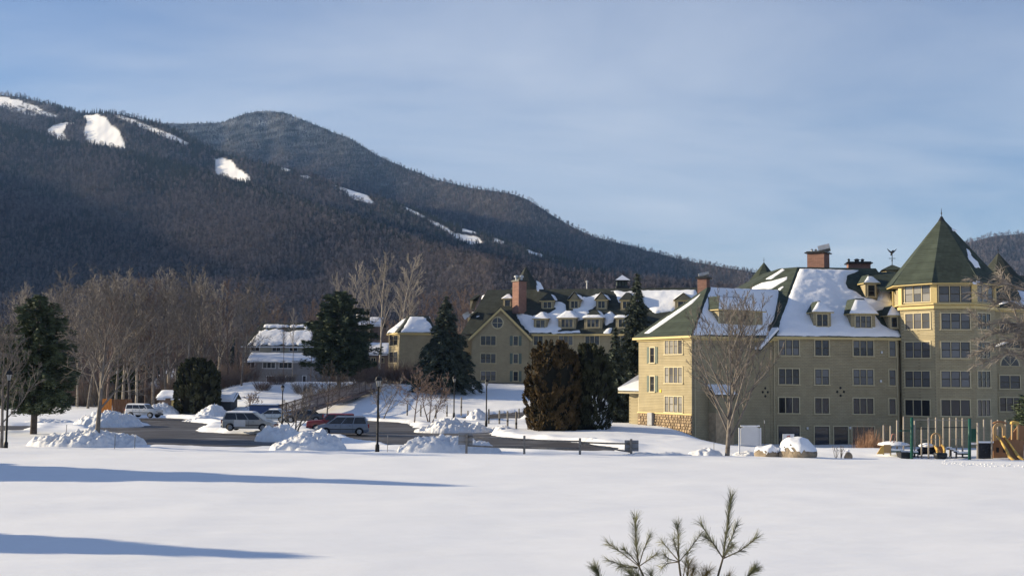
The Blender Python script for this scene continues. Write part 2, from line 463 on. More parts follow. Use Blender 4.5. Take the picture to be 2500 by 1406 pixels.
def crown_mat(name, c1, c2, frost_lo, frost_hi, frost_amt, rand=0.35):
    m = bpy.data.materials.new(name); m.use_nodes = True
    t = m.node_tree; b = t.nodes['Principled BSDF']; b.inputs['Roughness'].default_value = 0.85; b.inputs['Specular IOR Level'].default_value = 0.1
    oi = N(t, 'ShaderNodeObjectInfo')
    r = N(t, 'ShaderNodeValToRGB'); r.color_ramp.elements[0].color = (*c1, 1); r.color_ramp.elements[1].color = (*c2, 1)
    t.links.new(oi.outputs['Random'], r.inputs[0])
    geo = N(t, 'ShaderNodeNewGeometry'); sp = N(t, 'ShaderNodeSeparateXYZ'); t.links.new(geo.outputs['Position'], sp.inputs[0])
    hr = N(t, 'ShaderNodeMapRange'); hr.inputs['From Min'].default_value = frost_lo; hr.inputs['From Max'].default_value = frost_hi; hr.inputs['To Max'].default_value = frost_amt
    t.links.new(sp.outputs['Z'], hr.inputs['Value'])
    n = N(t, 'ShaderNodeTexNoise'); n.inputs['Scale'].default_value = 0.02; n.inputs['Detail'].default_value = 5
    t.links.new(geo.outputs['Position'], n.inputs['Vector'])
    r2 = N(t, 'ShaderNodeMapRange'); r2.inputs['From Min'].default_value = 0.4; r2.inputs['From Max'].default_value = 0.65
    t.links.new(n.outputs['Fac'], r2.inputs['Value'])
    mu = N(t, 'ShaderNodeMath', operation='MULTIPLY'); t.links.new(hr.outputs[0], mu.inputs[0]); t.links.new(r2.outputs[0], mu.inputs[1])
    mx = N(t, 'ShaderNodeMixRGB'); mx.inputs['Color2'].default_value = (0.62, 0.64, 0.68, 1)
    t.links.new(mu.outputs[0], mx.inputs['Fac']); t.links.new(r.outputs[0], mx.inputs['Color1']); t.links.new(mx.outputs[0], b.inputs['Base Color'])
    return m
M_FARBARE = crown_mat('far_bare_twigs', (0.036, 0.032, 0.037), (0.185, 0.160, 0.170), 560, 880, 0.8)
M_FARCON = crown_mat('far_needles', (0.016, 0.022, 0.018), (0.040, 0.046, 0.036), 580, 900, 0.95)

rng = random.Random(5)
def proto_bare(seed, h=15, w=4.2):
    g = random.Random(seed); b = MB()
    b.tube([(0, 0, -2), (0.2, 0, h * .5), (0, 0, h * .8)], [.22, .16, .05], 3)
    for k in range(46):
        a = g.random() * 6.283; zz = h * (0.30 + 0.70 * g.random() ** .8)
        rr = w * math.sqrt(max(0.02, 1 - ((zz / h - .60) / .44) ** 2)) * (0.25 + .75 * g.random())
        c = np.array([rr * math.cos(a), rr * math.sin(a), zz])
        up = np.array([math.cos(a) * .5 + g.uniform(-.3, .3), math.sin(a) * .5 + g.uniform(-.3, .3), 1.0]) * g.uniform(0.9, 2.0)
        sd_ = np.array([g.uniform(-1, 1), g.uniform(-1, 1), g.uniform(-.3, .3)]); sd_ *= g.uniform(.25, .6) / np.linalg.norm(sd_)
        b.poly([c - up * .6 - sd_ * .4, c - up * .6 + sd_ * .4, c + up * .6 + sd_, c + up * .7 - sd_])
    me = b.mesh('bare_crown', M_FARBARE); return me
def proto_con(seed, h=14, w=2.6):
    g = random.Random(seed); b = MB()
    for k in range(7):
        z0 = h * (0.06 + .13 * k); r0 = w * (1 - k / 7.6); n = 7
        ring = [(r0 * g.uniform(.6, 1.15) * math.cos(6.283 * i / n + k), r0 * g.uniform(.6, 1.15) * math.sin(6.283 * i / n + k), z0 - g.uniform(0, .9)) for i in range(n)]
        i0 = b.pts(ring); it = b.pts([(0, 0, z0 + h * .2)])
        for i in range(n): b.face((i0 + i, i0 + (i + 1) % n, it))
    return b.mesh('conifer_crown', M_FARCON)
PROTO = {}
def proto_obj(name, me):
    return bpy.data.objects.new(name, me)
PROTO['bare'] = [proto_obj('bare_crown', proto_bare(s, h, w)) for s, h, w in ((1, 15, 4.2), (2, 17, 3.6), (3, 13, 4.8))]
PROTO['con'] = [proto_obj('conifer_crown', proto_con(s, h, w)) for s, h, w in ((4, 15, 2.5), (5, 12, 2.8))]

def scatter(name, me, layers, label, sized=False):
    """forest mass: an object whose geometry nodes stand crowns on its faces"""
    o = bpy.data.objects.new(name, me); C.objects.link(o)
    tag(o, label, kind='stuff')
    ng = bpy.data.node_groups.new(name, 'GeometryNodeTree')
    ng.interface.new_socket('Geometry', in_out='INPUT', socket_type='NodeSocketGeometry')
    ng.interface.new_socket('Geometry', in_out='OUTPUT', socket_type='NodeSocketGeometry')
    gi = N(ng, 'NodeGroupInput'); go = N(ng, 'NodeGroupOutput')
    jo = N(ng, 'GeometryNodeJoinGeometry')
    for k, (protos, attr, dens, smin, smax) in enumerate(layers):
        d = N(ng, 'GeometryNodeDistributePointsOnFaces'); d.inputs['Seed'].default_value = 11 + k
        na = N(ng, 'GeometryNodeInputNamedAttribute', data_type='FLOAT'); na.inputs['Name'].default_value = attr
        mu = N(ng, 'ShaderNodeMath', operation='MULTIPLY'); mu.inputs[1].default_value = dens
        ng.links.new(na.outputs['Attribute'], mu.inputs[0])
        ng.links.new(gi.outputs[0], d.inputs['Mesh']); ng.links.new(mu.outputs[0], d.inputs['Density'])
        ip = N(ng, 'GeometryNodeInstanceOnPoints')
        jp = N(ng, 'GeometryNodeJoinGeometry')
        for p in protos:
            oi = N(ng, 'GeometryNodeObjectInfo'); oi.inputs['Object'].default_value = p; oi.inputs['As Instance'].default_value = True
            ng.links.new(oi.outputs['Geometry'], jp.inputs[0])
        ng.links.new(d.outputs['Points'], ip.inputs['Points']); ng.links.new(jp.outputs[0], ip.inputs['Instance'])
        ip.inputs['Pick Instance'].default_value = True
        rv = N(ng, 'FunctionNodeRandomValue', data_type='FLOAT_VECTOR')
        rv.inputs[1].default_value = (0.12, 0.12, 6.283); rv.inputs[0].default_value = (-0.12, -0.12, 0)
        ng.links.new(rv.outputs[0], ip.inputs['Rotation'])
        rs = N(ng, 'FunctionNodeRandomValue', data_type='FLOAT'); rs.inputs[2].default_value = smin; rs.inputs[3].default_value = smax
        if sized:
            nb = N(ng, 'GeometryNodeInputNamedAttribute', data_type='FLOAT'); nb.inputs['Name'].default_value = 'size'
            mm = N(ng, 'ShaderNodeMath', operation='MULTIPLY'); ng.links.new(rs.outputs[1], mm.inputs[0]); ng.links.new(nb.outputs['Attribute'], mm.inputs[1]); ng.links.new(mm.outputs[0], ip.inputs['Scale'])
        else:
            ng.links.new(rs.outputs[1], ip.inputs['Scale'])
        ng.links.new(ip.outputs[0], jo.inputs[0])
    ng.links.new(jo.outputs[0], go.inputs[0])
    md = o.modifiers.new('forest', 'NODES'); md.node_group = ng
    return o
def set_attr(me, name, val):
    a = me.attributes.new(name, 'FLOAT', 'POINT'); a.data.foreach_set('value', np.ascontiguousarray(val, np.float32))

def mountain(name, label, flabel, V, Fq, below=None, con=None, dens=(0.02, 0.02), trails=True, scale=(0.8, 1.25)):
    pp = proj(V)
    tr = np.zeros(len(V))
    if trails:
        jx = 2.2 * fbm(pp[:, 0] / 7, pp[:, 1] / 7, 77, 2); jy = 1.6 * fbm(pp[:, 0] / 6, pp[:, 1] / 6, 91, 2)
        for q in TRAILS:
            tr = np.maximum(tr, sm(0.5 - sdist(pp[:, 0] + jx, pp[:, 1] + jy, q) / 1.8))
    me = np_mesh(name, V, Fq, M_FLOOR); set_attr(me, 'trail', tr)
    tag(inst(name, me), label, kind='structure')
    vis = np.ones(len(V))
    if below is not None: vis = (pp[:, 1] < ridge_y(below, pp[:, 0]) + 30).astype(float)
    vis *= ((pp[:, 0] > -260) & (pp[:, 0] < 2780)).astype(float)
    free = sm((0.25 - tr) / 0.25) * vis
    cmask = con(V, pp)
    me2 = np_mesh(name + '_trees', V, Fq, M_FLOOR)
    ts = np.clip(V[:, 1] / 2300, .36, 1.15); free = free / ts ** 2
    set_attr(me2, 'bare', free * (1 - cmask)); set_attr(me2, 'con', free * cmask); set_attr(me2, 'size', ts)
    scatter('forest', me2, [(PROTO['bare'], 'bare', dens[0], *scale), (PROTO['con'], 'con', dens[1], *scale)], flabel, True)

def near_ridge(rg, w):
    return lambda pp: np.exp(-np.clip(pp[:, 1] - ridge_y(rg, pp[:, 0]), 0, None) / w)
def conA(V, pp):
    n = fbm(V[:, 0] / 140, V[:, 1] / 160, 61, 4)
    return np.clip(sm((n - 0.02) / 0.25) * 0.45 + 0.95 * near_ridge(RIDGE_A, 34)(pp) * sm((650 - pp[:, 1]) / 80), 0, 1) * sm((720 - pp[:, 1]) / 200)
def conB(V, pp):
    n = fbm(V[:, 0] / 150, V[:, 1] / 200, 63, 4)
    return np.clip(sm((n + 0.05) / 0.3) * 0.5 + 0.7 * near_ridge(RIDGE_B, 14)(pp), 0, 1)
def conC(V, pp):
    n = fbm(V[:, 0] / 200, V[:, 1] / 260, 65, 4)
    return np.clip(0.15 + sm((V[:, 2] - 480 + 260 * n) / 380), 0, 1)

VA, FA = sheet('a', RIDGE_A, 560, lambda px: np.interp(px, [-400, 0, 400, 800, 1200, 1600], [2700, 2350, 1900, 1400, 950, 900]), -700, 3100, 7, 120, 34, 1.7, 3, -6)
VB, FB = sheet('b', RIDGE_B, 1100, lambda px: np.interp(px, [-400, 0, 600, 1100, 1300, 1900], [3300, 2900, 2130, 1690, 1560, 1500]), -700, 1900, 3.5, 150, 46, 1.5, 5, -10, rbump=1.2)
VC, FC = sheet('c', RIDGE_C, 1500, lambda px: np.interp(px, [-300, 300, 650, 1240, 1840, 3100], [3600, 3600, 3650, 2600, 2000, 2000]), -700, 3100, 8, 120, 75, 1.6, 8, -10, rbump=2.0)
VD, FD = sheet('d', RIDGE_D, 1500, lambda px: 2700.0, 1700, 3100, 8, 80, 50, 1.4, 12, -10)
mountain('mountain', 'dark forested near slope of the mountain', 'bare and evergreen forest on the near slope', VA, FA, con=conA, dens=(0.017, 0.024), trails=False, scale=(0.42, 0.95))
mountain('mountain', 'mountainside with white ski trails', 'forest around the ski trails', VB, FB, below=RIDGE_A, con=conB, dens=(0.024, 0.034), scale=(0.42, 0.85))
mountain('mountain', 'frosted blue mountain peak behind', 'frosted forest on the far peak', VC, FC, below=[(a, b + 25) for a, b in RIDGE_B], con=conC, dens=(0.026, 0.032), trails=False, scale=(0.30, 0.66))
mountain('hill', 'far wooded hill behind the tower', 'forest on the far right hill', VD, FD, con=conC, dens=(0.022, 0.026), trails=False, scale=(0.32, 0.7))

# the ridge beyond the left edge that keeps the foot of the slope in shade
hx = np.linspace(-3100, -1350, 60); hy = np.linspace(640, 3300, 110)
HX, HY = np.meshgrid(hx, hy)
need = []
_pa = proj(VA); _front = np.arange(len(VA)) < len(VA) // 131 * 120
for bx, by in ((0, 440), (60, 462), (120, 492), (180, 524), (240, 558), (290, 583), (335, 603), (372, 648), (385, 692)):
    d2 = (_pa[:, 0] - bx) ** 2 + (_pa[:, 1] - by) ** 2 + np.where(_front, 0, 1e9)
    q = VA[int(d2.argmin())]; k = (q[0] + 2200) / -SUN_DIR[0]
    need.append((q[1] + SUN_DIR[1] * k, q[2] + SUN_DIR[2] * k))
need.sort()
ny = [640, 760, need[0][0] - 60] + [a for a, b in need] + [need[-1][0] + 300, need[-1][0] + 800]
nz = [0, 180, need[0][1] - 110] + [b for a, b in need] + [need[-1][1], 150]
prof = np.interp(HY, ny, nz)
HZ = -8 + (prof + 8) * np.exp(-(np.abs(HX + 2200) / 480.0) ** 3) + 5 * fbm(HX / 60, HY / 60, 71, 4)
me = np_mesh('hill', np.stack([HX.ravel(), HY.ravel(), HZ.ravel()], -1), grid_faces(len(hy), len(hx)), M_FLOOR)
tag(inst('hill', me), 'ridge beyond the left edge', kind='structure')

# ------------------------------------------------------------------ haze
hz = MB(); hz.box((0, 2450, 590), (6800, 5500, 1250))
mh = bpy.data.materials.new('haze'); mh.use_nodes = True
th = mh.node_tree; th.nodes.clear()
pv = N(th, 'ShaderNodeVolumePrincipled'); pv.inputs['Density'].default_value = 0.58e-4
pv.inputs['Color'].default_value = (0.28, 0.52, 1.0, 1); pv.inputs['Absorption Color'].default_value = (1, 1, 1, 1); pv.inputs['Anisotropy'].default_value = 0.0
oh = N(th, 'ShaderNodeOutputMaterial'); th.links.new(pv.outputs[0], oh.inputs['Volume'])
haze = hz.build('haze', mh)
tag(haze, 'thin blue winter haze', kind='stuff')
# ------------------------------------------------------------------ building materials
def lapped(name, col, rough, course, width, var=0.10, rand=0.0, amp=0.10, bump=0.02, col2=None, joint=0.72):
    """courses of shingles or clapboards: rows follow the height"""
    m = mat(name, col, rough=rough, var=var, scale=0.9, spec=0.15, col2=col2, detail=6)
    t = m.node_tree; b = t.nodes['Principled BSDF']
    src = b.inputs['Base Color'].links[0].from_socket
    geo = N(t, 'ShaderNodeNewGeometry'); sp = N(t, 'ShaderNodeSeparateXYZ'); t.links.new(geo.outputs['Position'], sp.inputs[0])
    a = N(t, 'ShaderNodeMath', operation='MULTIPLY_ADD'); a.inputs[1].default_value = 0.62
    t.links.new(sp.outputs['Y'], a.inputs[0]); t.links.new(sp.outputs['X'], a.inputs[2])
    cb = N(t, 'ShaderNodeCombineXYZ'); t.links.new(a.outputs[0], cb.inputs[0]); t.links.new(sp.outputs['Z'], cb.inputs[1])
    br = N(t, 'ShaderNodeTexBrick'); br.inputs['Scale'].default_value = 1.0
    br.inputs['Brick Width'].default_value = width; br.inputs['Row Height'].default_value = course; br.inputs['Mortar Size'].default_value = course * 0.09
    br.inputs['Color1'].default_value = (1 - amp,) * 3 + (1,); br.inputs['Color2'].default_value = (1 + amp,) * 3 + (1,); br.inputs['Mortar'].default_value = (joint,) * 3 + (1,)
    t.links.new(cb.outputs[0], br.inputs['Vector'])
    mu = N(t, 'ShaderNodeMixRGB', blend_type='MULTIPLY'); mu.inputs['Fac'].default_value = 1
    t.links.new(src, mu.inputs['Color1']); t.links.new(br.outputs['Color'], mu.inputs['Color2']); t.links.new(mu.outputs[0], b.inputs['Base Color'])
    bp = N(t, 'ShaderNodeBump'); bp.inputs['Strength'].default_value = 0.8; bp.inputs['Distance'].default_value = bump
    t.links.new(br.outputs['Fac'], bp.inputs['Height']); bp.invert = True
    t.links.new(bp.outputs[0], b.inputs['Normal'])
    return m
M_SIDING = lapped('painted_shingle_siding', (0.352, 0.298, 0.186), 0.75, 0.17, 0.42, amp=0.06, bump=0.03)
M_SIDING2 = lapped('painted_shingle_siding_back', (0.335, 0.283, 0.178), 0.75, 0.17, 0.42, amp=0.06)
M_TRIM = mat('cream_trim', (0.56, 0.44, 0.20), rough=0.6, var=0.05)
M_TRIMW = mat('pale_casing', (0.50, 0.43, 0.27), rough=0.6, var=0.05)
M_ROOF = lapped('green_roof_shingles', (0.052, 0.066, 0.053), 0.85, 0.22, 0.40, var=0.16, amp=0.16)
M_ROOF2 = lapped('dark_roof_shingles', (0.048, 0.054, 0.046), 0.85, 0.25, 0.5, var=0.16, amp=0.14)
M_BRICK = lapped('red_brick', (0.275, 0.158, 0.125), 0.85, 0.09, 0.24, amp=0.16)
M_METAL = mat('dark_metal', (0.035, 0.036, 0.038), rough=0.45, metal=0.6)
M_GALV = mat('galvanised_cap', (0.42, 0.43, 0.44), rough=0.4, metal=0.7)
M_SASH = mat('dark_sash', (0.030, 0.026, 0.022), rough=0.5)
M_SHUT = mat('grey_green_shutter', (0.10, 0.13, 0.11), rough=0.6)
def glass(name, col, rand):
    m = mat(name, col, rough=0.06, var=0.05, spec=0.5, rand=rand, scale=0.6)
    return m
M_PANE = glass('window_glass', (0.022, 0.024, 0.030), 0.5)
M_BLIND = glass('glass_with_blind', (0.10, 0.10, 0.105), 0.35)
M_PANEL = glass('glass_with_pale_curtain', (0.26, 0.25, 0.23), 0.2)

class Wall:
    """vertical wall, p0 -> p1 from left to right as seen from outside"""
    def __init__(s, p0, p1):
        s.p = np.array([p0[0], p0[1]], float); q = np.array([p1[0], p1[1]], float) - s.p
        s.L = np.linalg.norm(q); s.d = q / s.L; s.n = np.array([s.d[1], -s.d[0]])
    def hit(s, px, py, out=0.0):
        r = ray(px, py); o = s.p + s.n * out
        k = ((o[0] - CAM[0]) * s.n[0] + (o[1] - CAM[1]) * s.n[1]) / (r[0] * s.n[0] + r[1] * s.n[1])
        w = CAM + r * k
        return float((w[:2] - s.p) @ s.d), float(w[2])
    def at(s, a, z, out=0.0):
        q = s.p + s.d * a + s.n * out
        return np.array([q[0], q[1], z])
    def mtx(s, a, z, out=0.0):
        q = s.at(a, z, out)
        return Matrix(((s.d[0], -s.n[0], 0, q[0]), (s.d[1], -s.n[1], 0, q[1]), (0, 0, 1, q[2]), (0, 0, 0, 1)))
def off(root):
    return Matrix.Translation(-root.location)
def part(mb, name, mats, root, smooth=False):
    return mb.build(name, mats, root, smooth, off(root))

WCACHE = {}
def window_meshes(w, h, n, muntin=True, arch=False):
    key = (round(w, 2), round(h, 2), n, muntin, arch)
    if key in WCACHE: return WCACHE[key]
    c = 0.12; pr = 0.07; W, Hh = w / 2, h / 2
    f = MB()
    f.box((0, -pr / 2, Hh - c / 2), (w, pr, c)); f.box((0, -pr / 2 - .02, -Hh + c / 2), (w + .12, pr + .06, c))
    f.box((-W + c / 2, -pr / 2, 0), (c, pr - .004, h - 2 * c)); f.box((W - c / 2, -pr / 2, 0), (c, pr - .004, h - 2 * c))
    iw = (w - 2 * c - (n - 1) * .08) / n
    for k in range(1, n): f.box((-W + c + k * iw + (k - .5) * .08, -pr / 2 + .005, 0), (.08, pr - .012, h - 2 * c))
    fm = f.mesh('window', M_TRIMW)
    s = MB(); b = .055; ih = h - 2 * c
    for k in range(n):
        x0 = -W + c + k * (iw + .08); xm = x0 + iw / 2
        s.box((x0 + b / 2, -.022, 0), (b, .04, ih)); s.box((x0 + iw - b / 2, -.022, 0), (b, .04, ih))
        s.box((xm, -.022, ih / 2 - b / 2), (iw - 2 * b, .038, b)); s.box((xm, -.022, -ih / 2 + b / 2), (iw - 2 * b, .038, b))
        if muntin: s.box((xm, -.024, 0), (iw - 2 * b, .034, b))
    sm_ = s.mesh('sash', M_SASH)
    panes = []
    for k in range(n):
        x0 = -W + c + k * (iw + .08); xm = x0 + iw / 2
        for zz in ((ih / 4, -ih / 4) if muntin else (0,)):
            p = MB(); hh = (ih / 2 - b * 1.5) if muntin else ih - 2 * b
            p.box((xm, -.008, zz), (iw - 2 * b, .012, hh))
            panes.append(p.mesh('pane', M_PANE))
    WCACHE[key] = (fm, sm_, panes)
    return WCACHE[key]
wrng = random.Random(77)
PVAR = {}
def window(root, M, w, h, n, muntin=True, style=None, name='window'):
    fm, sm_, panes = window_meshes(w, h, n, muntin)
    o = inst(name, fm, root, M)
    inst('sash', sm_, o)
    style = style or wrng.choice(['dark', 'blind', 'blind', 'mixed'])
    for k, p in enumerate(panes):
        q = inst('pane', p, o)
        kind = style
        if style == 'mixed': kind = 'blind' if k % 2 == 0 else 'dark'
        if style == 'pale': kind = wrng.choice(['pale', 'pale', 'blind'])
        if kind != 'dark':
            q.material_slots[0].link = 'OBJECT'; q.material_slots[0].material = M_BLIND if kind == 'blind' else M_PANEL
    return o
def wall_window(root, wall, x0, y0, x1, y1, n, w=None, h=None, out=0.0, **kw):
    a0, z1 = wall.hit(x0, (y0)); a1, z0 = wall.hit(x1, (y1))
    a = (a0 + a1) / 2; z = (z0 + z1) / 2
    return window(root, off(root) @ wall.mtx(a, z, out), w or abs(a1 - a0), h or abs(z1 - z0), n, **kw)
def shutters(root, wall, x0, y0, x1, y1, gap, w):
    a0, z1 = wall.hit(x0, y0); a1, z0 = wall.hit(x1, y1); a = (a0 + a1) / 2; z = (z0 + z1) / 2; h = abs(z1 - z0)
    for sgn in (-1, 1):
        s = MB(); s.box((sgn * (gap / 2 + w / 2), -.03, 0), (w, .05, h * .94))
        for k in range(12): s.box((sgn * (gap / 2 + w / 2), -.06, (-.44 + k * .08) * h * .94), (w * .8, .012, h * .035))
        s.build('shutter', M_SHUT, root, mtx=off(root) @ wall.mtx(a, z))

class Plane:
    def __init__(s, o, a, b):
        """o origin, a horizontal direction point, b a point up the slope"""
        s.o = np.asarray(o, float); e = np.asarray(a, float) - s.o; s.e1 = e / np.linalg.norm(e)
        f = np.asarray(b, float) - s.o; f = f - s.e1 * (f @ s.e1); s.e2 = f / np.linalg.norm(f)
        s.n = np.cross(s.e1, s.e2)
        if s.n[2] < 0: s.n = -s.n
    def hit(s, px, py):
        r = ray(px, py); k = ((s.o - CAM) @ s.n) / (r @ s.n)
        return CAM + r * k
    def uv(s, w):
        return np.array([(w - s.o) @ s.e1, (w - s.o) @ s.e2])
def snow_sheet(root, plane, polys, T=0.20, res=0.15, seed=1, name='roof_snow', rag=0.10, uvpolys=None, px_space=True):
    P2 = [np.array([plane.uv(plane.hit(x, y)) for x, y in q]) for q in polys] + [np.asarray(q, float) for q in (uvpolys or [])]
    allp = np.concatenate(P2); lo = allp.min(0) - .5; hi = allp.max(0) + .5
    ua = np.arange(lo[0], hi[0], res); ub = np.arange(lo[1], hi[1], res)
    A, B = np.meshgrid(ua, ub)
    sd = np.full(A.shape, 1e9)
    for q in P2: sd = np.minimum(sd, sdist(A, B, q))
    sd = sd + rag * fbm(A / .7, B / .7, seed, 3)
    t = np.where(sd < 0, T * (1 - np.exp(sd / 0.28)), -np.minimum(sd * .8, .20)) 
    t = t + np.where(sd < -.2, T * .35 * fbm(A / 1.6, B / 1.1, seed + 9, 3), 0) + .006
    V = plane.o + A[..., None] * plane.e1 + B[..., None] * plane.e2 + t[..., None] * plane.n
    fq = grid_faces(*A.shape); keep = (t.ravel()[fq] > 0.0).any(1)
    V = V.reshape(-1, 3); fq = fq[keep]
    used = np.unique(fq); m = np.full(len(V), -1); m[used] = np.arange(len(used))
    me = np_mesh(name, V[used], m[fq], M_ROOFSNOW)
    return inst(name, me, root, off(root) if root is not None else None)

def loft(bottom, top):
    """side faces of a roof between two matching outlines + its flat top"""
    mb = MB(); n = len(bottom)
    for i in range(n):
        j = (i + 1) % n
        q = [bottom[i], bottom[j], top[j], top[i]]
        r = [q[0], q[1]]
        if np.linalg.norm(np.subtract(top[i], top[j])) > 0.02: r += [q[2], q[3]]
        else: r += [q[2]]
        mb.poly(r)
    if n > 2: mb.poly(list(top))
    return mb
def eave_band(root, outline, z, h=0.26, name='eave', m=None, inset=0.35):
    """fascia and soffit under a roof outline (counter-clockwise xy)"""
    mb = MB(); n = len(outline)
    o = np.array([p[:2] for p in outline], float); c = o.mean(0)
    ii = []
    for i in range(n):
        a = o[i] - o[i - 1]; b = o[(i + 1) % n] - o[i]
        na = np.array([-a[1], a[0]]) / np.linalg.norm(a); nb = np.array([-b[1], b[0]]) / np.linalg.norm(b)
        k = (na + nb); k /= max(.3, (k @ na)); ii.append(o[i] + k * inset)
    for i in range(n):
        j = (i + 1) % n
        a, b, a2, b2 = o[i], o[j], ii[i], ii[j]
        mb.poly([(*a, z - h), (*b, z - h), (*b, z - .012), (*a, z - .012)])
        mb.poly([(*a2, z - h), (*b2, z - h), (*b, z - h), (*a, z - h)])
        mb.poly([(*b2, z - h), (*a2, z - h), (*a2, z - h - .18), (*b2, z - h - .18)][::-1])
    return part(mb, name, m or M_TRIM, root)

def dormer(root, wall, roof, bx0, by, bx1, ty, top_y, n, cheek=True, overhang=0.28, hip=0.7, snow_front=0.9, snow_left=0.0, snow_right=0.0, win=None, sid=None, style=None, gable=False, roofmat=None):
    """dormer whose front bottom edge lies at pixels (bx0..bx1, by) on the roof plane; wall gives the facing"""
    w0 = roof.hit(bx0, by); w1 = roof.hit(bx1, by)
    mid = (w0 + w1) / 2; out = float((mid[:2] - wall.p) @ wall.n)
    s0 = wall.hit(bx0, by, out)[0]; s1 = wall.hit(bx1, by, out)[0]
    zb = mid[2]; zt = wall.hit((bx0 + bx1) / 2, ty, out)[1]; zr = zt + max(0.25, (wall.hit((bx0 + bx1) / 2, top_y, out - 1.0)[1] - zt))
    k = abs(roof.e2[2]) / max(1e-3, np.linalg.norm(roof.e2[:2]))
    d1 = (zt - zb) / k + .05; dr = (zr - zb) / k + .05
    g = wall.at
    b = MB()
    b.poly([g(s0, zb - .5, out), g(s1, zb - .5, out), g(s1, zt, out), g(s0, zt, out)])
    b.poly([g(s0, zb - .5, out - .2), g(s0, zb - .5, out), g(s0, zt, out), g(s0, zt, out - d1)])
    b.poly([g(s1, zb - .5, out), g(s1, zb - .5, out - .2), g(s1, zt, out - d1), g(s1, zt, out)])
    do = part(b, 'dormer', sid or M_SIDING, root)
    oh = overhang; m_ = (s0 + s1) / 2; hw = (s1 - s0) / 2
    hp = 0 if gable else min(hip, hw)
    A = g(s0 - oh, zt, out + oh); B = g(s1 + oh, zt, out + oh)
    Cc = g(s1 + oh, zt, out - d1 - .1); D = g(s0 - oh, zt, out - d1 - .1)
    if gable:
        F0 = g(m_, zr, out + oh); F1 = F0
    else:
        F0 = g(s0 + min(hw, hip * .9), zr, out - hp * .9); F1 = g(s1 - min(hw, hip * .9), zr, out - hp * .9)
    R0 = g(s0 + min(hw, hip * .9) if not gable else m_, zr, out - dr - .1); R1 = g(s1 - min(hw, hip * .9) if not gable else m_, zr, out - dr - .1)
    r = MB()
    if not gable:
        r.poly([A, B, F1, F0] if np.linalg.norm(F1 - F0) > .02 else [A, B, F0])
        if np.linalg.norm(F1 - F0) > .02: r.poly([F0, F1, R1, R0])
    r.poly([B, Cc, R1, F1]); r.poly([D, A, F0, R0])
    r.poly([A, D, Cc, B])
    inst('dormer_roof', r.mesh('dormer_roof', roofmat or M_ROOF), do)
    e = MB()
    th = .10
    e.extrude([A + np.array([0, 0, -.01]), B + np.array([0, 0, -.01]), B + np.array([0, 0, -th]), A + np.array([0, 0, -th])], wall.n.tolist() + [0.0] if False else [-wall.n[0] * .05, -wall.n[1] * .05, 0])
    e.extrude([A + np.array([0, 0, -.01]), D + np.array([0, 0, -.01]), D + np.array([0, 0, -th]), A + np.array([0, 0, -th])], [wall.d[0] * .05, wall.d[1] * .05, 0])
    inst('eave', e.mesh('eave', M_TRIM), do)
    if gable:
        gg = MB(); gg.poly([g(s0, zt, out), g(s1, zt, out), g(m_, zr - .08, out)]); inst('gable', gg.mesh('gable', sid or M_SIDING), do)
    def cover(a, b_, c_, d_, frac, nm='roof_snow', T=.17):
        nn = np.cross(b_ - a, d_ - a); nn /= np.linalg.norm(nn)
        if nn[2] < 0: nn = -nn
        nu, nv = 10, 8
        V = []
        for i in range(nv + 1):
            for j in range(nu + 1):
                u, v = j / nu, i / nv * frac
                q = (a * (1 - u) + b_ * u) * (1 - v) + (d_ * (1 - u) + c_ * u) * v
                ed = min(u, 1 - u, i / nv if frac > .97 else i / nv, 1 - i / nv if frac < .97 else 1) 
                tt = T * (0.25 + .75 * min(1, ed / .16)) * (.8 + .4 * random.Random(int(1e3 * (a[0] + i * 3.1 + j * 7.7))).random()) if 0 < min(u, 1 - u) else .03
                V.append(q + nn * tt)
        return np_mesh(nm, np.array(V), grid_faces(nv + 1, nu + 1), M_ROOFSNOW)
    if snow_front and not gable: inst('roof_snow', cover(A, B, F1, F0, snow_front), do)
    if snow_right: inst('roof_snow', cover(B, Cc, R1, F1, snow_right), do)
    if snow_left: inst('roof_snow', cover(D, A, F0, R0, snow_left), do)
    # window: frame, sash and panes
    if n:
        ww, wh = win or ((s1 - s0) * .72, (zt - zb) * .82)
        fm, sm_, panes = window_meshes(ww, wh, n)
        Mx = off(root) @ wall.mtx(m_, (zb + zt) / 2 + .02, out)
        for nm, me in [('window_frame', fm), ('sash', sm_)] + [('pane', p) for p in panes]:
            q = inst(nm, me, do)
            q.matrix_local = off(root).inverted() @ Mx
            if nm == 'pane' and (style or wrng.choice(['b', 'd'])) in ('b', 'blind'):
                q.material_slots[0].link = 'OBJECT'; q.material_slots[0].material = M_BLIND
    return do

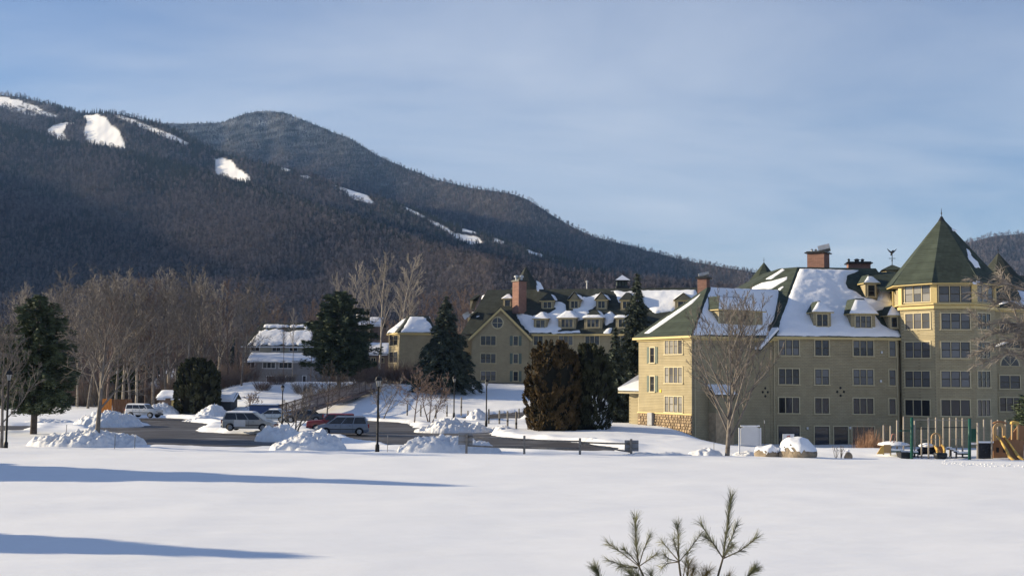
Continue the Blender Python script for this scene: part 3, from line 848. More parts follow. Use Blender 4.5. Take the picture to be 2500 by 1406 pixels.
def chimney(root, c, w, d, z0, z1, rz, cap=0.25, name='chimney'):
    M = Matrix.Rotation(rz, 3, 'Z')
    b = MB(); b.box((c[0], c[1], (z0 + z1) / 2), (w, d, z1 - z0), M)
    o = part(b, name, M_BRICK, root)
    k = MB(); k.box((c[0], c[1], z1 + .07), (w + 2 * cap, d + 2 * cap, .14), M); k.box((c[0], c[1], z1 + .20), (w + .7 * cap, d + .7 * cap, .12), M)
    inst('chimney_cap', k.mesh('chimney_cap', M_METAL), o)
    return o
def cone_roof(c, zb, za, R, n, rot, flare=0.0):
    mb = MB()
    ring = [(c[0] + R * math.cos(rot + 2 * math.pi * i / n), c[1] + R * math.sin(rot + 2 * math.pi * i / n), zb) for i in range(n)]
    if flare:
        mid = [(c[0] + R * .80 * math.cos(rot + 2 * math.pi * i / n), c[1] + R * .80 * math.sin(rot + 2 * math.pi * i / n), zb + (za - zb) * flare) for i in range(n)]
    for i in range(n):
        j = (i + 1) % n
        if flare:
            mb.poly([ring[i], ring[j], mid[j], mid[i]]); mb.poly([mid[i], mid[j], (c[0], c[1], za)])
        else: mb.poly([ring[i], ring[j], (c[0], c[1], za)])
    return mb, ring
def finial(root, c, z, h, s=1.0):
    m = MB(); m.lathe([(.45 * s, -.75 * s), (.10 * s, .05), (.05 * s, .1), (.05 * s, h * .35), (.14 * s, h * .45), (.05 * s, h * .58), (.02, h)], (c[0], c[1], z), 8)
    return part(m, 'finial', M_METAL, root, True)

# ------------------------------------------------------------------ the hotel on the right
hotel = thing('hotel', 'large cream shingled hotel with green hipped roofs, octagonal tower and stone base, on the right', 'hotel', (30, 124, -1))
C0 = np.array([18.6, 118.5]); va = np.array([0.85, 0.527]); va /= np.linalg.norm(va); vb = np.array([-va[1], va[0]])
WL = 8.8
def Lp(s, t, z=0): 
    q = C0 + va * s + vb * t
    return np.array([q[0], q[1], z])
LW1 = Wall(Lp(0, WL), Lp(0, 0)); LW2 = Wall(Lp(0, 0), Lp(11.3, 0))
ZL = 10.05
b = MB(); b.prism([Lp(0, 0), Lp(17, 0), Lp(17, WL), Lp(0, WL)], -4, ZL - .2); part(b, 'wall', M_SIDING, hotel)
o_ = .5
botL = [Lp(-o_, -o_, ZL), Lp(17, -o_, ZL), Lp(17, WL + o_, ZL), Lp(-o_, WL + o_, ZL)]
RL0, RL1 = P(1735, 700, 125.0), None
ru = (RL0[:2] - C0) @ va
ZR = RL0[2]
topL = [Lp(ru, WL / 2, ZR), Lp(17, WL / 2, ZR), Lp(17, WL / 2, ZR), Lp(ru, WL / 2, ZR)]
b = MB()
b.poly([botL[0], botL[1], topL[1], topL[0]]); b.poly([botL[3], botL[0], topL[0]]); b.poly([botL[2], botL[3], topL[0], topL[1]]); b.poly([botL[1], botL[2], topL[1]])
part(b, 'roof', M_ROOF, hotel)
eave_band(hotel, botL, ZL, h=.24)
PLF = Plane(botL[0], botL[1], topL[0]); PLH = Plane(botL[3], botL[0], topL[0])
snow_sheet(hotel, PLF, [[(1736, 702), (1906, 708), (1904, 752), (1893, 778), (1874, 797), (1878, 812), (1889, 819), (1692, 817), (1712, 765)]], T=.16, seed=3)
snow_sheet(hotel, PLH, [[(1572, 814), (1626, 776), (1690, 733), (1716, 712), (1690, 741), (1630, 783), (1584, 814)]], T=.2, res=.15, seed=4)
dormer(hotel, LW2, PLF, 1755, 798, 1862, 758, 726, 0, hip=1.1, snow_front=.95, snow_right=.95)
wall_window(hotel, LW2, 1822, 759, 1855, 796, 2, out=0.0) if False else None
_dw = PLF.hit(1840, 798); _o = float((_dw[:2] - LW2.p) @ LW2.n)
wall_window(hotel, LW2, 1824, 759, 1854, 796, 2, out=_o)
wall_window(hotel, LW2, 1762, 761, 1786, 795, 2, out=_o)
for y0 in (824, 894.5, 965.5): wall_window(hotel, LW1, 1623, y0, 1667, y0 + 43, 4, w=3.05, h=1.85, style='pale')
for y0 in (846, 916):
    wall_window(hotel, LW1, 1587, y0, 1599, y0 + 42, 1, w=.95, h=1.85, style='dark')
    shutters(hotel, LW1, 1587, y0, 1599, y0 + 42, .97, .42)
# stone base with its own stones
zst = LW1.hit(1640, 1009)[1]
M_STONE = mat('tan_stone', (0.36, 0.27, 0.17), rough=0.9, var=0.22, scale=2.5, rand=0.32, bump=0.03)
M_MORTAR = mat('dark_mortar', (0.16, 0.12, 0.085), rough=0.95, var=0.15)
b = MB(); b.extrude([LW1.at(-.06, -4, .02), LW1.at(LW1.L + .06, -4, .02), LW1.at(LW1.L + .06, zst - .1, .02), LW1.at(-.06, zst - .1, .02)], [LW1.n[0] * .05, LW1.n[1] * .05, 0])
base = part(b, 'stone_base', M_MORTAR, hotel)
b = MB(); b.extrude([LW1.at(-.1, zst - .1, .001), LW1.at(LW1.L + .1, zst - .1, .001), LW1.at(LW1.L + .1, zst + .06, .001), LW1.at(-.1, zst + .06, .001)], [LW1.n[0] * .14, LW1.n[1] * .14, 0])
part(b, 'water_table', M_TRIM, hotel)
def stone_mesh(seed):
    g = random.Random(seed); m = MB(); n = 7
    pts = [((.5 + .10 * g.uniform(-1, .3)) * math.copysign(abs(math.cos(6.283 * i / n)) ** .7, math.cos(6.283 * i / n)), (.5 + .10 * g.uniform(-1, .3)) * math.copysign(abs(math.sin(6.283 * i / n)) ** .7, math.sin(6.283 * i / n))) for i in range(n)]
    i0 = m.pts([(x, 0, z) for x, z in pts]); i1 = m.pts([(x * .84, -1, z * .82) for x, z in pts])
    for i in range(n): m.face((i0 + i, i0 + (i + 1) % n, i1 + (i + 1) % n, i1 + i))
    m.face([i1 + i for i in range(n)])
    return m.mesh('stone', M_STONE)
SM = [stone_mesh(s) for s in range(6)]
srng = random.Random(9)
zrow = zst - .12
gzw = lambda a: gz(*LW1.at(a, 0, .3)[:2])
while zrow > -1.6:
    hrow = srng.uniform(.22, .40); a = 0.02
    while a < LW1.L:
        w = srng.uniform(.28, .62); w = min(w, LW1.L - a + .03)
        if zrow > gzw(a) - .25 and w > .15:
            M = LW1.mtx(a + w / 2, zrow - hrow / 2 + srng.uniform(-.02, .02), .07) @ Matrix.Rotation(srng.uniform(-.12, .12), 4, 'Y') @ Matrix.Diagonal((w * .97, srng.uniform(.05, .11), hrow * .97, 1))
            inst('stone', srng.choice(SM), base, M)
        a += w
    zrow -= hrow
# entry bay on the shaded front of the wing, lit on its left side
a0, _z = LW2.hit(1748, 1000, 1.1); zt = LW2.hit(1748, 966, 1.1)[1]
b = MB(); q = [LW2.at(a0, 0, 1.1), LW2.at(a0 + 2.4, 0, 1.1), LW2.at(a0 + 2.4, 0, 0), LW2.at(a0, 0, 0)]
b.prism(q, -4, zt); bay = part(b, 'entry_bay', M_SIDING, hotel)
b = MB(); q = [LW2.at(a0 - .04, 0, 1.14), LW2.at(a0 + 2.44, 0, 1.14), LW2.at(a0 + 2.44, 0, 0), LW2.at(a0 - .04, 0, 0)]; b.prism(q, -4, LW2.hit(1745, 1008, 1.1)[1]); inst('stone_pier', b.mesh('stone_pier', M_STONE), bay)
b = MB()
q = [LW2.at(a0 - .3, zt, 1.4), LW2.at(a0 + 2.7, zt, 1.4), LW2.at(a0 + 2.7, zt + .9, 0), LW2.at(a0 - .3, zt + .9, 0)]
b.extrude(q, (0, 0, .12)); inst('bay_roof', b.mesh('bay_roof', M_ROOF), bay)
b = MB(); b.extrude([p + np.array([0, 0, .13]) for p in q], (0, 0, .16)); inst('roof_snow', b.mesh('roof_snow', M_ROOFSNOW), bay)

# main block
A0 = np.array([28.3, 124.3]); B0 = np.array([42.3, 125.3])
MW = Wall(A0, B0); dm = MW.d; im = -MW.n
def Mp(s, t, z=0):
    q = A0 + dm * s + im * t
    return np.array([q[0], q[1], z])
ZM = MW.hit(1900, 821, .45)[1]
a0p = P(1947, 652, 133.3); ZT = a0p[2]
a1p = P(1903, 654, 135.2); a1p[2] = ZT
b0p = a0p + np.array([dm[0] * 9.4, dm[1] * 9.4, 0])
A0e = Mp(-.25, -.45, ZM); B0e = Mp(MW.L + 2.6, -.45, ZM)
PMH = Plane(A0e, A0e + (a1p - a0p), a0p)
E = PMH.hit(1820, 703); A1e = a1p + (E - a1p) * 2.0
PMF = Plane(A0e, B0e, a0p)
b = MB(); b.prism([Mp(-.3, 0), Mp(MW.L, 0), Mp(MW.L, 15), Mp(-2, 15), Mp(-3, 6)], -4, ZM - .2); part(b, 'wall', M_SIDING, hotel)
b = MB()
b.poly([A0e, B0e, b0p, a0p]); b.poly([A1e, A0e, a0p, a1p])
bk = a1p + np.array([im[0] * 7, im[1] * 7, 0]); b1p = b0p + np.array([im[0] * 7, im[1] * 7, 0])
b.poly([a0p, b0p, b1p, bk, a1p]); b.poly([a1p, bk, A1e + np.array([im[0] * 12, im[1] * 12, 0]), A1e]); b.poly([B0e, Mp(MW.L + 2.6, 16, ZM), b1p, b0p]); b.poly([Mp(MW.L + 2.6, 16, ZM), A1e + np.array([im[0] * 12, im[1] * 12, 0]), bk, b1p])
part(b, 'roof', M_ROOF, hotel)
# fascia along the front eave
b = MB()
f0, f1 = Mp(-.25, -.45, ZM), Mp(MW.L + 2.6, -.45, ZM)
b.extrude([f0 - [0, 0, .02], f1 - [0, 0, .02], f1 - [0, 0, .26], f0 - [0, 0, .26]], [im[0] * .08, im[1] * .08, 0])
b.extrude([Mp(-.25, -.37, ZM - .24), Mp(MW.L + 2.6, -.37, ZM - .24), Mp(MW.L + 2.6, .3, ZM - .24), Mp(-.25, .3, ZM - .24)], (0, 0, .05))
part(b, 'eave', M_TRIM, hotel)
snow_sheet(hotel, PMF, [[(1952, 656), (2098, 660), (2086, 666), (2068, 672), (2064, 690), (2070, 704), (2090, 712), (2104, 724), (2144, 734), (2182, 741), (2172, 750), (2132, 762), (2150, 790), (2172, 803), (2192, 808), (2200, 819), (2194, 822), (1896, 819), (1913, 762)],
                        [(2142, 686), (2160, 690), (2174, 715), (2182, 742), (2142, 738)]], T=.24, seed=11)
snow_sheet(hotel, PMH, [[(1868, 682), (1910, 656), (1916, 659), (1884, 681)], [(1836, 702), (1860, 690), (1885, 686), (1922, 675), (1921, 682), (1884, 705), (1838, 706)], [(1899, 706), (1912, 697), (1914, 701), (1904, 709)]], T=.14, res=.14, seed=12, rag=.06)
dormer(hotel, MW, PMF, 1986, 803, 2029, 762, 735, 2, hip=1.0, style='d')
dormer(hotel, MW, PMF, 2078, 806, 2137, 766, 729, 3, hip=1.0, style='b')
dormer(hotel, MW, PMF, 2170, 805, 2196, 770, 747, 1, hip=.8, style='d')
dormer(hotel, MW, PMF, 2113, 730, 2142, 691, 671, 1, hip=.8, snow_front=.75, style='d')
for x0, x1, n in ((1897, 1955, 3), (1986, 2027, 2), (2078, 2137, 3), (2168, 2189, 1)):
    for y0, y1 in ((827, 870), (896.5, 941.5), (966.5, 1012)):
        k = 0.010 * (x0 - 1900)
        wall_window(hotel, MW, x0, y0 + k, x1, y1 + k, n, w={3: 2.45, 2: 1.75, 1: .92}[n], h=1.88, muntin=(y0 < 960), style='dark' if y0 > 960 else None)
for x0, x1, n, y1 in ((1897, 1955, 1, 1092), (1986, 2027, 1, 1100), (2033, 2073, 1, 1100), (2078, 2137, 1, 1092)):
    wall_window(hotel, MW, x0, 1037 + .01 * (x0 - 1900), x1, y1, n, muntin=False, style='dark', name='door' if y1 == 1100 else 'window')
M_BLACK = mat('black_iron', (0.012, 0.012, 0.013), rough=0.5)
for wl, cx, cy in ((MW, 2052, 956), (LW2, 1868, 957)):
    a, z = wl.hit(cx, cy)
    for dx, dz in ((0, .42), (0, -.42), (-.37, 0), (.37, 0)):
        b = MB(); b.box((dx, -.03, dz), (.21, .06, .21), Matrix.Rotation(math.pi / 4, 3, 'Y')); b.build('diamond_vent', M_BLACK, hotel, mtx=off(hotel) @ wl.mtx(a, z))
# low snowy roof edge in the corner
b = MB()
q0 = LW2.hit(1887, 806, .05); q1 = LW2.hit(1843, 854, .05)
qa = LW2.at(*q0, .02); qb = LW2.at(*q1, .02); ou = np.array([LW2.n[0], LW2.n[1], 0]) * .95
b.extrude([qa, qb, qb + ou, qa + ou], (0, 0, -.14)); pr = part(b, 'pent_roof', M_ROOF, hotel)
b = MB(); up = np.array([0, 0, .03]); b.extrude([qa + up, qb + up, qb + ou * .97 + up, qa + ou * .97 + up], (-.05, 0, .26)); inst('roof_snow', b.mesh('roof_snow', M_ROOFSNOW), pr)

for s_ in (.12, MW.L - .25):
    b = MB(); b.tube([Mp(s_, -.10, ZM - .35), Mp(s_, -.10, -1.6)], .055, 6); part(b, 'downpipe', M_TRIMW, hotel)
b = MB(); b.tube([LW2.at(.35, ZL - .4, .10), LW2.at(.35, -1.2, .10)], .05, 6); part(b, 'downpipe', M_TRIMW, hotel)
for px_, py_ in ((1971, 1045), (2075, 1044), (2150, 930), (2152, 860)):
    a, z = MW.hit(px_, py_); b = MB(); b.box((0, -.06, 0), (.22, .12, .26)); b.build('wall_vent', M_GALV, hotel, mtx=off(hotel) @ MW.mtx(a, z))
# tower
TC = P(2302, 692, 126.0)[:2]
rt = rad(-8)
def octa(R, n=8):
    # vertex k is at the left end (seen from outside) of face k; face 0 faces the camera turned 8 degrees to the left
    return [np.array([TC[0] + R * math.sin(rt + rad(-22.5 + 45 * k)), TC[1] - R * math.cos(rt + rad(-22.5 + 45 * k))]) for k in range(8)]
def on_tower(y): return P(2302, y, 126.0)[2]
def face_z(y, x=2330): return P(x, y, 120.9)[2]
zc0, zc1 = face_z(752), face_z(742)
oc = octa(5.3)
b = MB(); b.prism(oc, -4, zc0); part(b, 'tower_wall', M_SIDING, hotel)
b = MB(); b.prism(octa(5.55), zc0 - .05, zc0 + .25); b.prism(octa(5.45), zc0 + .252, zc1 - .05); b.prism(octa(5.75), zc1 - .048, zc1 + .08); part(b, 'cornice', M_TRIM, hotel)
ze = face_z(691)
b = MB(); b.prism(octa(5.28), zc1 + .09, ze); up_ = part(b, 'tower_top_wall', M_SIDING, hotel)
for k in (-2, -1, 0, 1, 2):
    v = octa(5.33)[k % 8]; b = MB(); ang = rt + rad(-22.5 + 45 * k)
    b.box((v[0], v[1], (zc1 + .1 + ze) / 2), (.62, .16, ze - zc1 - .12), Matrix.Rotation(ang, 3, 'Z'))
    part(b, 'corner_board', M_TRIM, hotel)
za = on_tower(530)
b, ring = cone_roof(TC, ze, za, 6.35, 8, rt - math.pi / 2 + rad(22.5)); part(b, 'tower_roof', M_ROOF, hotel)
b = MB(); b.prism(octa(6.2), ze - .14, ze - .01); part(b, 'eave', M_TRIM, hotel)
b = MB(); b.lathe([(.75, 0), (.38, .75), (.12, 1.25)], (TC[0], TC[1], za - 1.2), 8); part(b, 'roof_cap', M_METAL, hotel)
finial(hotel, TC, za - .05, 1.0, .7)
for k in range(8):  # hip ridges
    r0 = np.array(ring[k]); b = MB(); b.tube([r0 + [0, 0, .03], (TC[0], TC[1], za - .4)], .07, 5); part(b, 'hip_cap', M_ROOF, hotel)
oe = octa(6.35)
apx = np.array([TC[0], TC[1], za])
def roof_face(k):
    p, q = oe[k % 8], oe[(k + 1) % 8]
    return Plane((p[0], p[1], ze), (q[0], q[1], ze), apx)
snow_sheet(hotel, roof_face(1), [[(2358, 605), (2368, 612), (2372, 622), (2362, 616)], [(2362, 612), (2374, 628), (2388, 640), (2394, 655), (2380, 652), (2366, 634)], [(2378, 688), (2392, 684), (2392, 692), (2378, 693)], [(2324, 558), (2334, 560), (2336, 566), (2326, 564)]], T=.14, res=.12, seed=15, rag=.16)
f2 = roof_face(2)
L2 = np.linalg.norm(oe[3] - oe[2]); 
snow_sheet(hotel, f2, [], uvpolys=[[(.25, .12), (L2 - .3, .12), (L2 * .62, 3.6), (L2 * .42, 4.2), (L2 * .28, 2.6)]], T=.22, res=.2, seed=16)
TF = [Wall(oc[k % 8], oc[(k + 1) % 8]) for k in (-1, 0, 1)]
TU = [Wall(octa(5.28)[k % 8], octa(5.28)[(k + 1) % 8]) for k in (-1, 0, 1)]
for wl, x0, x1, ww in ((TF[0], 2208, 2274, 3.2), (TF[1], 2297, 2369, 3.1), (TF[2], 2385, 2418, 2.6)):
    for y0, y1 in ((762, 806.5), (832.5, 876), (903, 948), (973, 1018)):
        wall_window(hotel, wl, x0, y0, x1, y1, 3, w=ww, h=1.9, muntin=(y0 < 960), style='blind' if y0 < 960 and wl is not TF[2] else 'dark')
for wl, x0, x1, ww in ((TU[0], 2206, 2275, 3.3), (TU[1], 2290, 2373, 3.5), (TU[2], 2384, 2424, 3.2)):
    wall_window(hotel, wl, x0, 695, x1, 741, 3, w=ww, h=1.95, style='pale' if wl is TU[0] else 'blind')

# right-hand wing and its turret
W0 = P(2372, 900, 125.6)[:2]; W1 = P(2720, 900, 131.0)[:2]
WR = Wall(W0, W1)
zr_ = WR.hit(2440, 752)[1]
b = MB(); b.prism([WR.at(0, 0), WR.at(WR.L, 0), WR.at(WR.L, 0, -12), WR.at(0, 0, -12)], -4, zr_); part(b, 'wall', M_SIDING, hotel)
rb = [WR.at(-.2, zr_, .45), WR.at(WR.L, zr_, .45), WR.at(WR.L, zr_, -12.5), WR.at(-.2, zr_, -12.5)]
rt_ = [WR.at(-.2, zr_ + 4.4, -6), WR.at(WR.L - 3, zr_ + 4.4, -6), WR.at(WR.L - 3, zr_ + 4.4, -6), WR.at(-.2, zr_ + 4.4, -6)]
b = MB(); b.poly([rb[0], rb[1], rt_[1], rt_[0]]); b.poly([rb[2], rb[3], rt_[0], rt_[1]]); b.poly([rb[1], rb[2], rt_[1]]); b.poly([rb[3], rb[0], rt_[0]])
part(b, 'roof', M_ROOF, hotel)
eave_band(hotel, [p[:2] for p in rb], zr_, h=.24)
snow_sheet(hotel, Plane(rb[0], rb[1], rt_[0]), [[(2484, 708), (2500, 712), (2560, 748), (2480, 749), (2494, 730)]], T=.2, seed=18)
for x0, y0, x1, y1, n in ((2386, 771, 2420, 808, 3), (2386, 838, 2420, 878, 3), (2387, 905, 2421, 949, 3), (2387, 975, 2421, 1019, 3), (2438, 914, 2492, 951, 2), (2438, 968, 2492, 1006, 3), (2438, 785, 2492, 812, 3), (2438, 826, 2492, 852, 3), (2510, 914, 2560, 951, 2), (2510, 968, 2560, 1006, 2)):
    wall_window(hotel, WR, x0, y0, x1, y1, n, style='dark')
a_, z_ = WR.hit(2465, 894); rr = WR.hit(2490, 894)[0] - a_
b = MB(); pts = [(rr * math.cos(math.pi * i / 12), rr * math.sin(math.pi * i / 12)) for i in range(13)]
b.extrude([WR.at(a_ + x, z_ + z, .07) for x, z in pts], [-WR.n[0] * .07, -WR.n[1] * .07, 0]); ar = part(b, 'arched_window', M_TRIMW, hotel)
b = MB(); b.extrude([WR.at(a_ + x * .86, z_ + .06 + z * .84, .085) for x, z in pts], [-WR.n[0] * .03, -WR.n[1] * .03, 0]); inst('pane', b.mesh('pane', M_PANE), ar)
b = MB()
for an in (45, 90, 135): b.extrude([WR.at(a_ + math.cos(rad(an)) * r * rr * .85 + w * math.sin(rad(an)), z_ + .06 + math.sin(rad(an)) * r * rr * .85 - w * math.cos(rad(an)), .10) for r, w in ((0, -.03), (1, -.03), (1, .03), (0, .03))], [-WR.n[0] * .02, -WR.n[1] * .02, 0])
inst('muntin', b.mesh('muntin', M_TRIMW), ar)
t2 = P(2437, 617, 141.0); zt2 = P(2437, 752, 141)[2]
b, _ = cone_roof(t2[:2], zt2, t2[2], 5.4, 8, .2); tr2 = part(b, 'turret_roof', M_ROOF2, hotel); finial(hotel, t2[:2], t2[2] - .1, .9, .6)
b = MB(); b.lathe([(4.7, -10), (4.7, 0)], (t2[0], t2[1], zt2), 8); part(b, 'turret_wall', M_SIDING, hotel)
tp = Plane((t2[0], t2[1] - 5.0, zt2), (t2[0] + 5.0, t2[1], zt2), t2)
snow_sheet(hotel, tp, [[(2472, 664), (2486, 672), (2500, 694), (2520, 720), (2500, 712), (2480, 690)]], T=.16, res=.16, seed=19)

# roof-top pieces
c1 = P(1998, 650, 140); chimney(hotel, c1[:2], 2.1, 2.1, c1[2] - 2, P(1998, 620, 140)[2], rad(-33))
b = MB(); ct = P(2010, 607, 140)
b.tube([ct + np.array([-.55, .2, -.15]), ct + np.array([.75, -.25, .15])], [.48, .48], 10, True); part(b, 'chimney_cowl', M_GALV, hotel)
for dx in (-.75, -.25):
    b = MB(); b.lathe([(.12, -.3), (.12, .1), (.2, .14), (.05, .3)], tuple(P(1998, 613, 140) + np.array([dx, .2, 0])), 8); part(b, 'chimney_pot', M_GALV, hotel)
c2 = P(2096, 655, 143); chimney(hotel, c2[:2], 2.7, 1.5, c2[2] - 2, P(2096, 645, 143)[2], rad(-8))
for dx, r in ((-1.2, .14), (-.2, .3), (.5, .2)):
    b = MB(); b.lathe([(r, -.2), (r * .9, .3), (r * 1.4, .36), (r * .5, .52)], (c2[0] + dx, c2[1], P(2096, 640, 143)[2] - .1), 8); part(b, 'chimney_pot', M_METAL, hotel)
c3 = P(1718, 715, 132); chimney(hotel, c3[:2], 1.1, 1.1, c3[2] - 3, P(1718, 681, 132)[2], rad(-30), .2)
b = MB(); b.tube([P(1706, 674, 132), P(1730, 667, 132)], [.28, .2], 8, True); part(b, 'chimney_cowl', M_GALV, hotel)
t3 = P(1865, 640, 152); b, _ = cone_roof(t3[:2], t3[2] - 3.6, t3[2], 2.9, 8, .1); part(b, 'turret_roof', M_ROOF, hotel); finial(hotel, t3[:2], t3[2] - .1, .7, .5)
b = MB(); b.lathe([(2.6, -6), (2.6, 0)], (t3[0], t3[1], t3[2] - 3.6), 8); part(b, 'turret_wall', M_SIDING, hotel)
# green roof between main block and tower, with the weathervane on its peak
g0 = P(2178, 646, 136)
b = MB()
q = [P(2118, 664, 134), P(2215, 664, 134), P(2240, 710, 127.5), P(2150, 712, 127.5)]
b.poly([q[3], q[2], q[1], q[0]]); b.poly([q[0], q[1], q[1] + [0, 8, -3], q[0] + [0, 8, -3]]); part(b, 'roof', M_ROOF, hotel)
b, _ = cone_roof(g0[:2], g0[2] - .75, g0[2], 1.9, 4, .55); part(b, 'cupola_roof', M_ROOF, hotel)
b = MB(); b.box((g0[0], g0[1], g0[2] - 1.5), (2.0, 2.0, 1.5)); part(b, 'cupola', M_SIDING, hotel)
vane = P(2178, 612, 136)
b = MB(); b.tube([g0 - [0, 0, .1], vane], .045, 5); b.lathe([(.02, 0), (.12, .1), (.02, .2)], tuple(P(2178, 638, 136)), 6)
b.tube([P(2170, 631, 136), P(2186, 631, 136)], .035, 4)
vp = part(b, 'weathervane', M_BLACK, hotel)
b = MB()
w = lambda x, y, d=0: P(x, y, 136 + d)
for sgn in (-1, 1):
    tip = w(2178 + sgn * 12, 607); mid = w(2178 + sgn * 7, 611); rt0 = w(2178 + sgn * 1, 615); lo = w(2178 + sgn * 3, 618)
    b.extrude([rt0, mid, tip, w(2178 + sgn * 8, 613), lo], (0, .12, 0))
b.tube([w(2181, 611), w(2178, 616), w(2175, 624)], [.05, .17, .06], 6, True)
inst('eagle', b.mesh('eagle', M_BLACK), vp)
# lamp, meter box and small yellow sign by the porch side
M_YEL = mat('yellow_plate', (0.75, 0.50, 0.02), rough=0.5); M_GREYBOX = mat('grey_box', (0.30, 0.31, 0.33), rough=0.5)
a, z = LW1.hit(1613, 954); b = MB(); b.box((0, -.03, 0), (.28, .05, .3)); b.build('yellow_sign', M_YEL, hotel, mtx=off(hotel) @ LW1.mtx(a, z))
a, z = LW1.hit(1593, 1022); b = MB(); b.box((0, -.22, 0), (.75, .42, 1.35)); b.build('meter_box', M_GREYBOX, hotel, mtx=off(hotel) @ LW1.mtx(a, z))
# side porch
SP = Wall(P(1536, 1000, 129.0)[:2], P(1576, 1000, 127.0)[:2])
zt = SP.hit(1550, 962)[1]
b = MB(); b.prism([SP.at(0, 0), SP.at(SP.L + 2, 0), SP.at(SP.L + 2, 0, -4), SP.at(0, 0, -4)], -2, zt); po = part(b, 'porch', M_SIDING, hotel)
e0 = P(1509, 954, 128.6); r0 = P(1572, 914, 130.5); f0 = P(1580, 956, 126.4)
b = MB(); bkk = e0 + np.array([1.0, 5, 0]); ro = r0 + np.array([2, 0, 0])
b.poly([e0, f0, ro, r0]); b.poly([bkk, e0, r0]); b.poly([e0, bkk, f0 + np.array([0, 5, 0]), f0]); inst('porch_roof', b.mesh('porch_roof', M_ROOF), po).matrix_local = Matrix.Identity(4)
b = MB(); u_ = np.array([0, 0, .05]); t_ = np.array([-.04, -.05, .30])
for q in ([e0, f0, ro, r0], [bkk, e0, r0]):
    b.extrude([p + u_ for p in q], t_)
inst('roof_snow', b.mesh('roof_snow', M_ROOFSNOW), po)
b = MB(); b.extrude([e0 - u_, f0 - u_, f0 - u_ * 5, e0 - u_ * 5], (0, .08, 0)); b.extrude([bkk - u_, e0 - u_, e0 - u_ * 5, bkk - u_ * 5], (.08, 0, 0)); inst('eave', b.mesh('eave', M_TRIMW), po)
wall_window(hotel, SP, 1559, 966, 1571, 1008, 1, style='dark', muntin=False, name='door')
# ------------------------------------------------------------------ the hotel wing behind, across the slope
wing = thing('hotel_wing', 'cream gabled hotel wing with two rows of snowy dormers, up the snowy slope behind', 'hotel', (8, 200, 4))
GW = Wall(P(1151, 900, 196.0)[:2], P(1291, 900, 196.2)[:2])
HW = Wall(P(1291, 900, 196.4)[:2], P(1730, 900, 187.9)[:2])
ZH = HW.hit(1400, 815, .5)[1]
zpk = GW.hit(1216, 749)[1]
zg = ZH - .15
b = MB()
b.prism([GW.at(0, 0), GW.at(GW.L, 0), GW.at(GW.L, 0, -14), GW.at(0, 0, -14)], 1.0, zg)
b.poly([GW.at(0, zg), GW.at(GW.L, zg), GW.at(GW.L / 2, zpk - .25)])
part(b, 'gable_wall', M_SIDING2, wing)
b = MB(); b.prism([HW.at(-.2, 0), HW.at(HW.L, 0), HW.at(HW.L, 0, -14), HW.at(-.2, 0, -14)], 1.0, zg); part(b, 'wall', M_SIDING2, wing)
# gable roof with rakes
mh_ = GW.L / 2; o_ = .6
sl = (zpk - zg) / mh_
b = MB()
for sg in (-1, 1):
    e = mh_ + sg * (mh_ + o_)
    q = [GW.at(e, zg - sl * o_, .5), GW.at(mh_, zpk, .5), GW.at(mh_, zpk, -9), GW.at(e, zg - sl * o_, -9)]
    b.extrude(q if sg > 0 else q[::-1], (0, 0, -.16))
part(b, 'gable_roof', M_ROOF2, wing)
for sg in (-1, 1):
    e = mh_ + sg * (mh_ + o_); r = MB()
    r.extrude([GW.at(e, zg - sl * o_ - .17, .52), GW.at(mh_, zpk - .17, .52), GW.at(mh_, zpk - .62, .52), GW.at(e - sg * .1, zg - sl * o_ - .60, .52)], [GW.n[0] * -.06, GW.n[1] * -.06, 0])
    part(r, 'rake_board', M_TRIM, wing)
a, z = GW.hit(1214.5, 788); rr = GW.hit(1230, 788)[0] - a
b = MB()
cs = [(math.cos(2 * math.pi * i / 20), math.sin(2 * math.pi * i / 20)) for i in range(20)]
for i in range(20):
    j = (i + 1) % 20
    b.extrude([GW.at(a + rr * cs[i][0], z + rr * cs[i][1], .003), GW.at(a + rr * cs[j][0], z + rr * cs[j][1], .003), GW.at(a + rr * .82 * cs[j][0], z + rr * .82 * cs[j][1], .003), GW.at(a + rr * .82 * cs[i][0], z + rr * .82 * cs[i][1], .003)], [GW.n[0] * .09, GW.n[1] * .09, 0])
for dx, dz, w_, h_ in ((0, 0, .07, rr * 1.6), (0, 0, rr * 1.6, .07)): b.box(tuple(GW.at(a, z, .05)), (w_, .06, h_))
rw = part(b, 'round_window', M_TRIMW, wing)
b = MB(); b.poly([GW.at(a + rr * .83 * x, z + rr * .83 * y, .02) for x, y in cs]); inst('pane', b.mesh('pane', M_PANE), rw)
for y0, y1 in ((818.5, 844), (861, 888.5), (904, 931)):
    wall_window(wing, GW, 1172, y0, 1212, y1, 3, w=2.75, h=1.8)
    wall_window(wing, GW, 1252, y0 + .5, 1266, y1 + .5, 1, w=.98, h=1.78, style='dark')
    shutters(wing, GW, 1252, y0 + .5, 1266, y1 + .5, 1.0, .5)
    wall_window(wing, HW, 1301, y0, 1328, y1, 2, w=1.8, h=1.75)
    if y0 < 880:
        wall_window(wing, HW, 1363, y0, 1400, y1, 3, w=2.6, h=1.75)
        wall_window(wing, HW, 1427, y0, 1465, y1, 3, w=2.6, h=1.75, style='dark')
        wall_window(wing, HW, 1502, y0, 1540, y1, 3, w=2.6, h=1.75)
    wall_window(wing, HW, 1625, y0, 1650, y1, 2, w=1.8, h=1.75)
    wall_window(wing, HW, 1672, y0, 1703, y1, 2, w=1.9, h=1.75, style='dark')
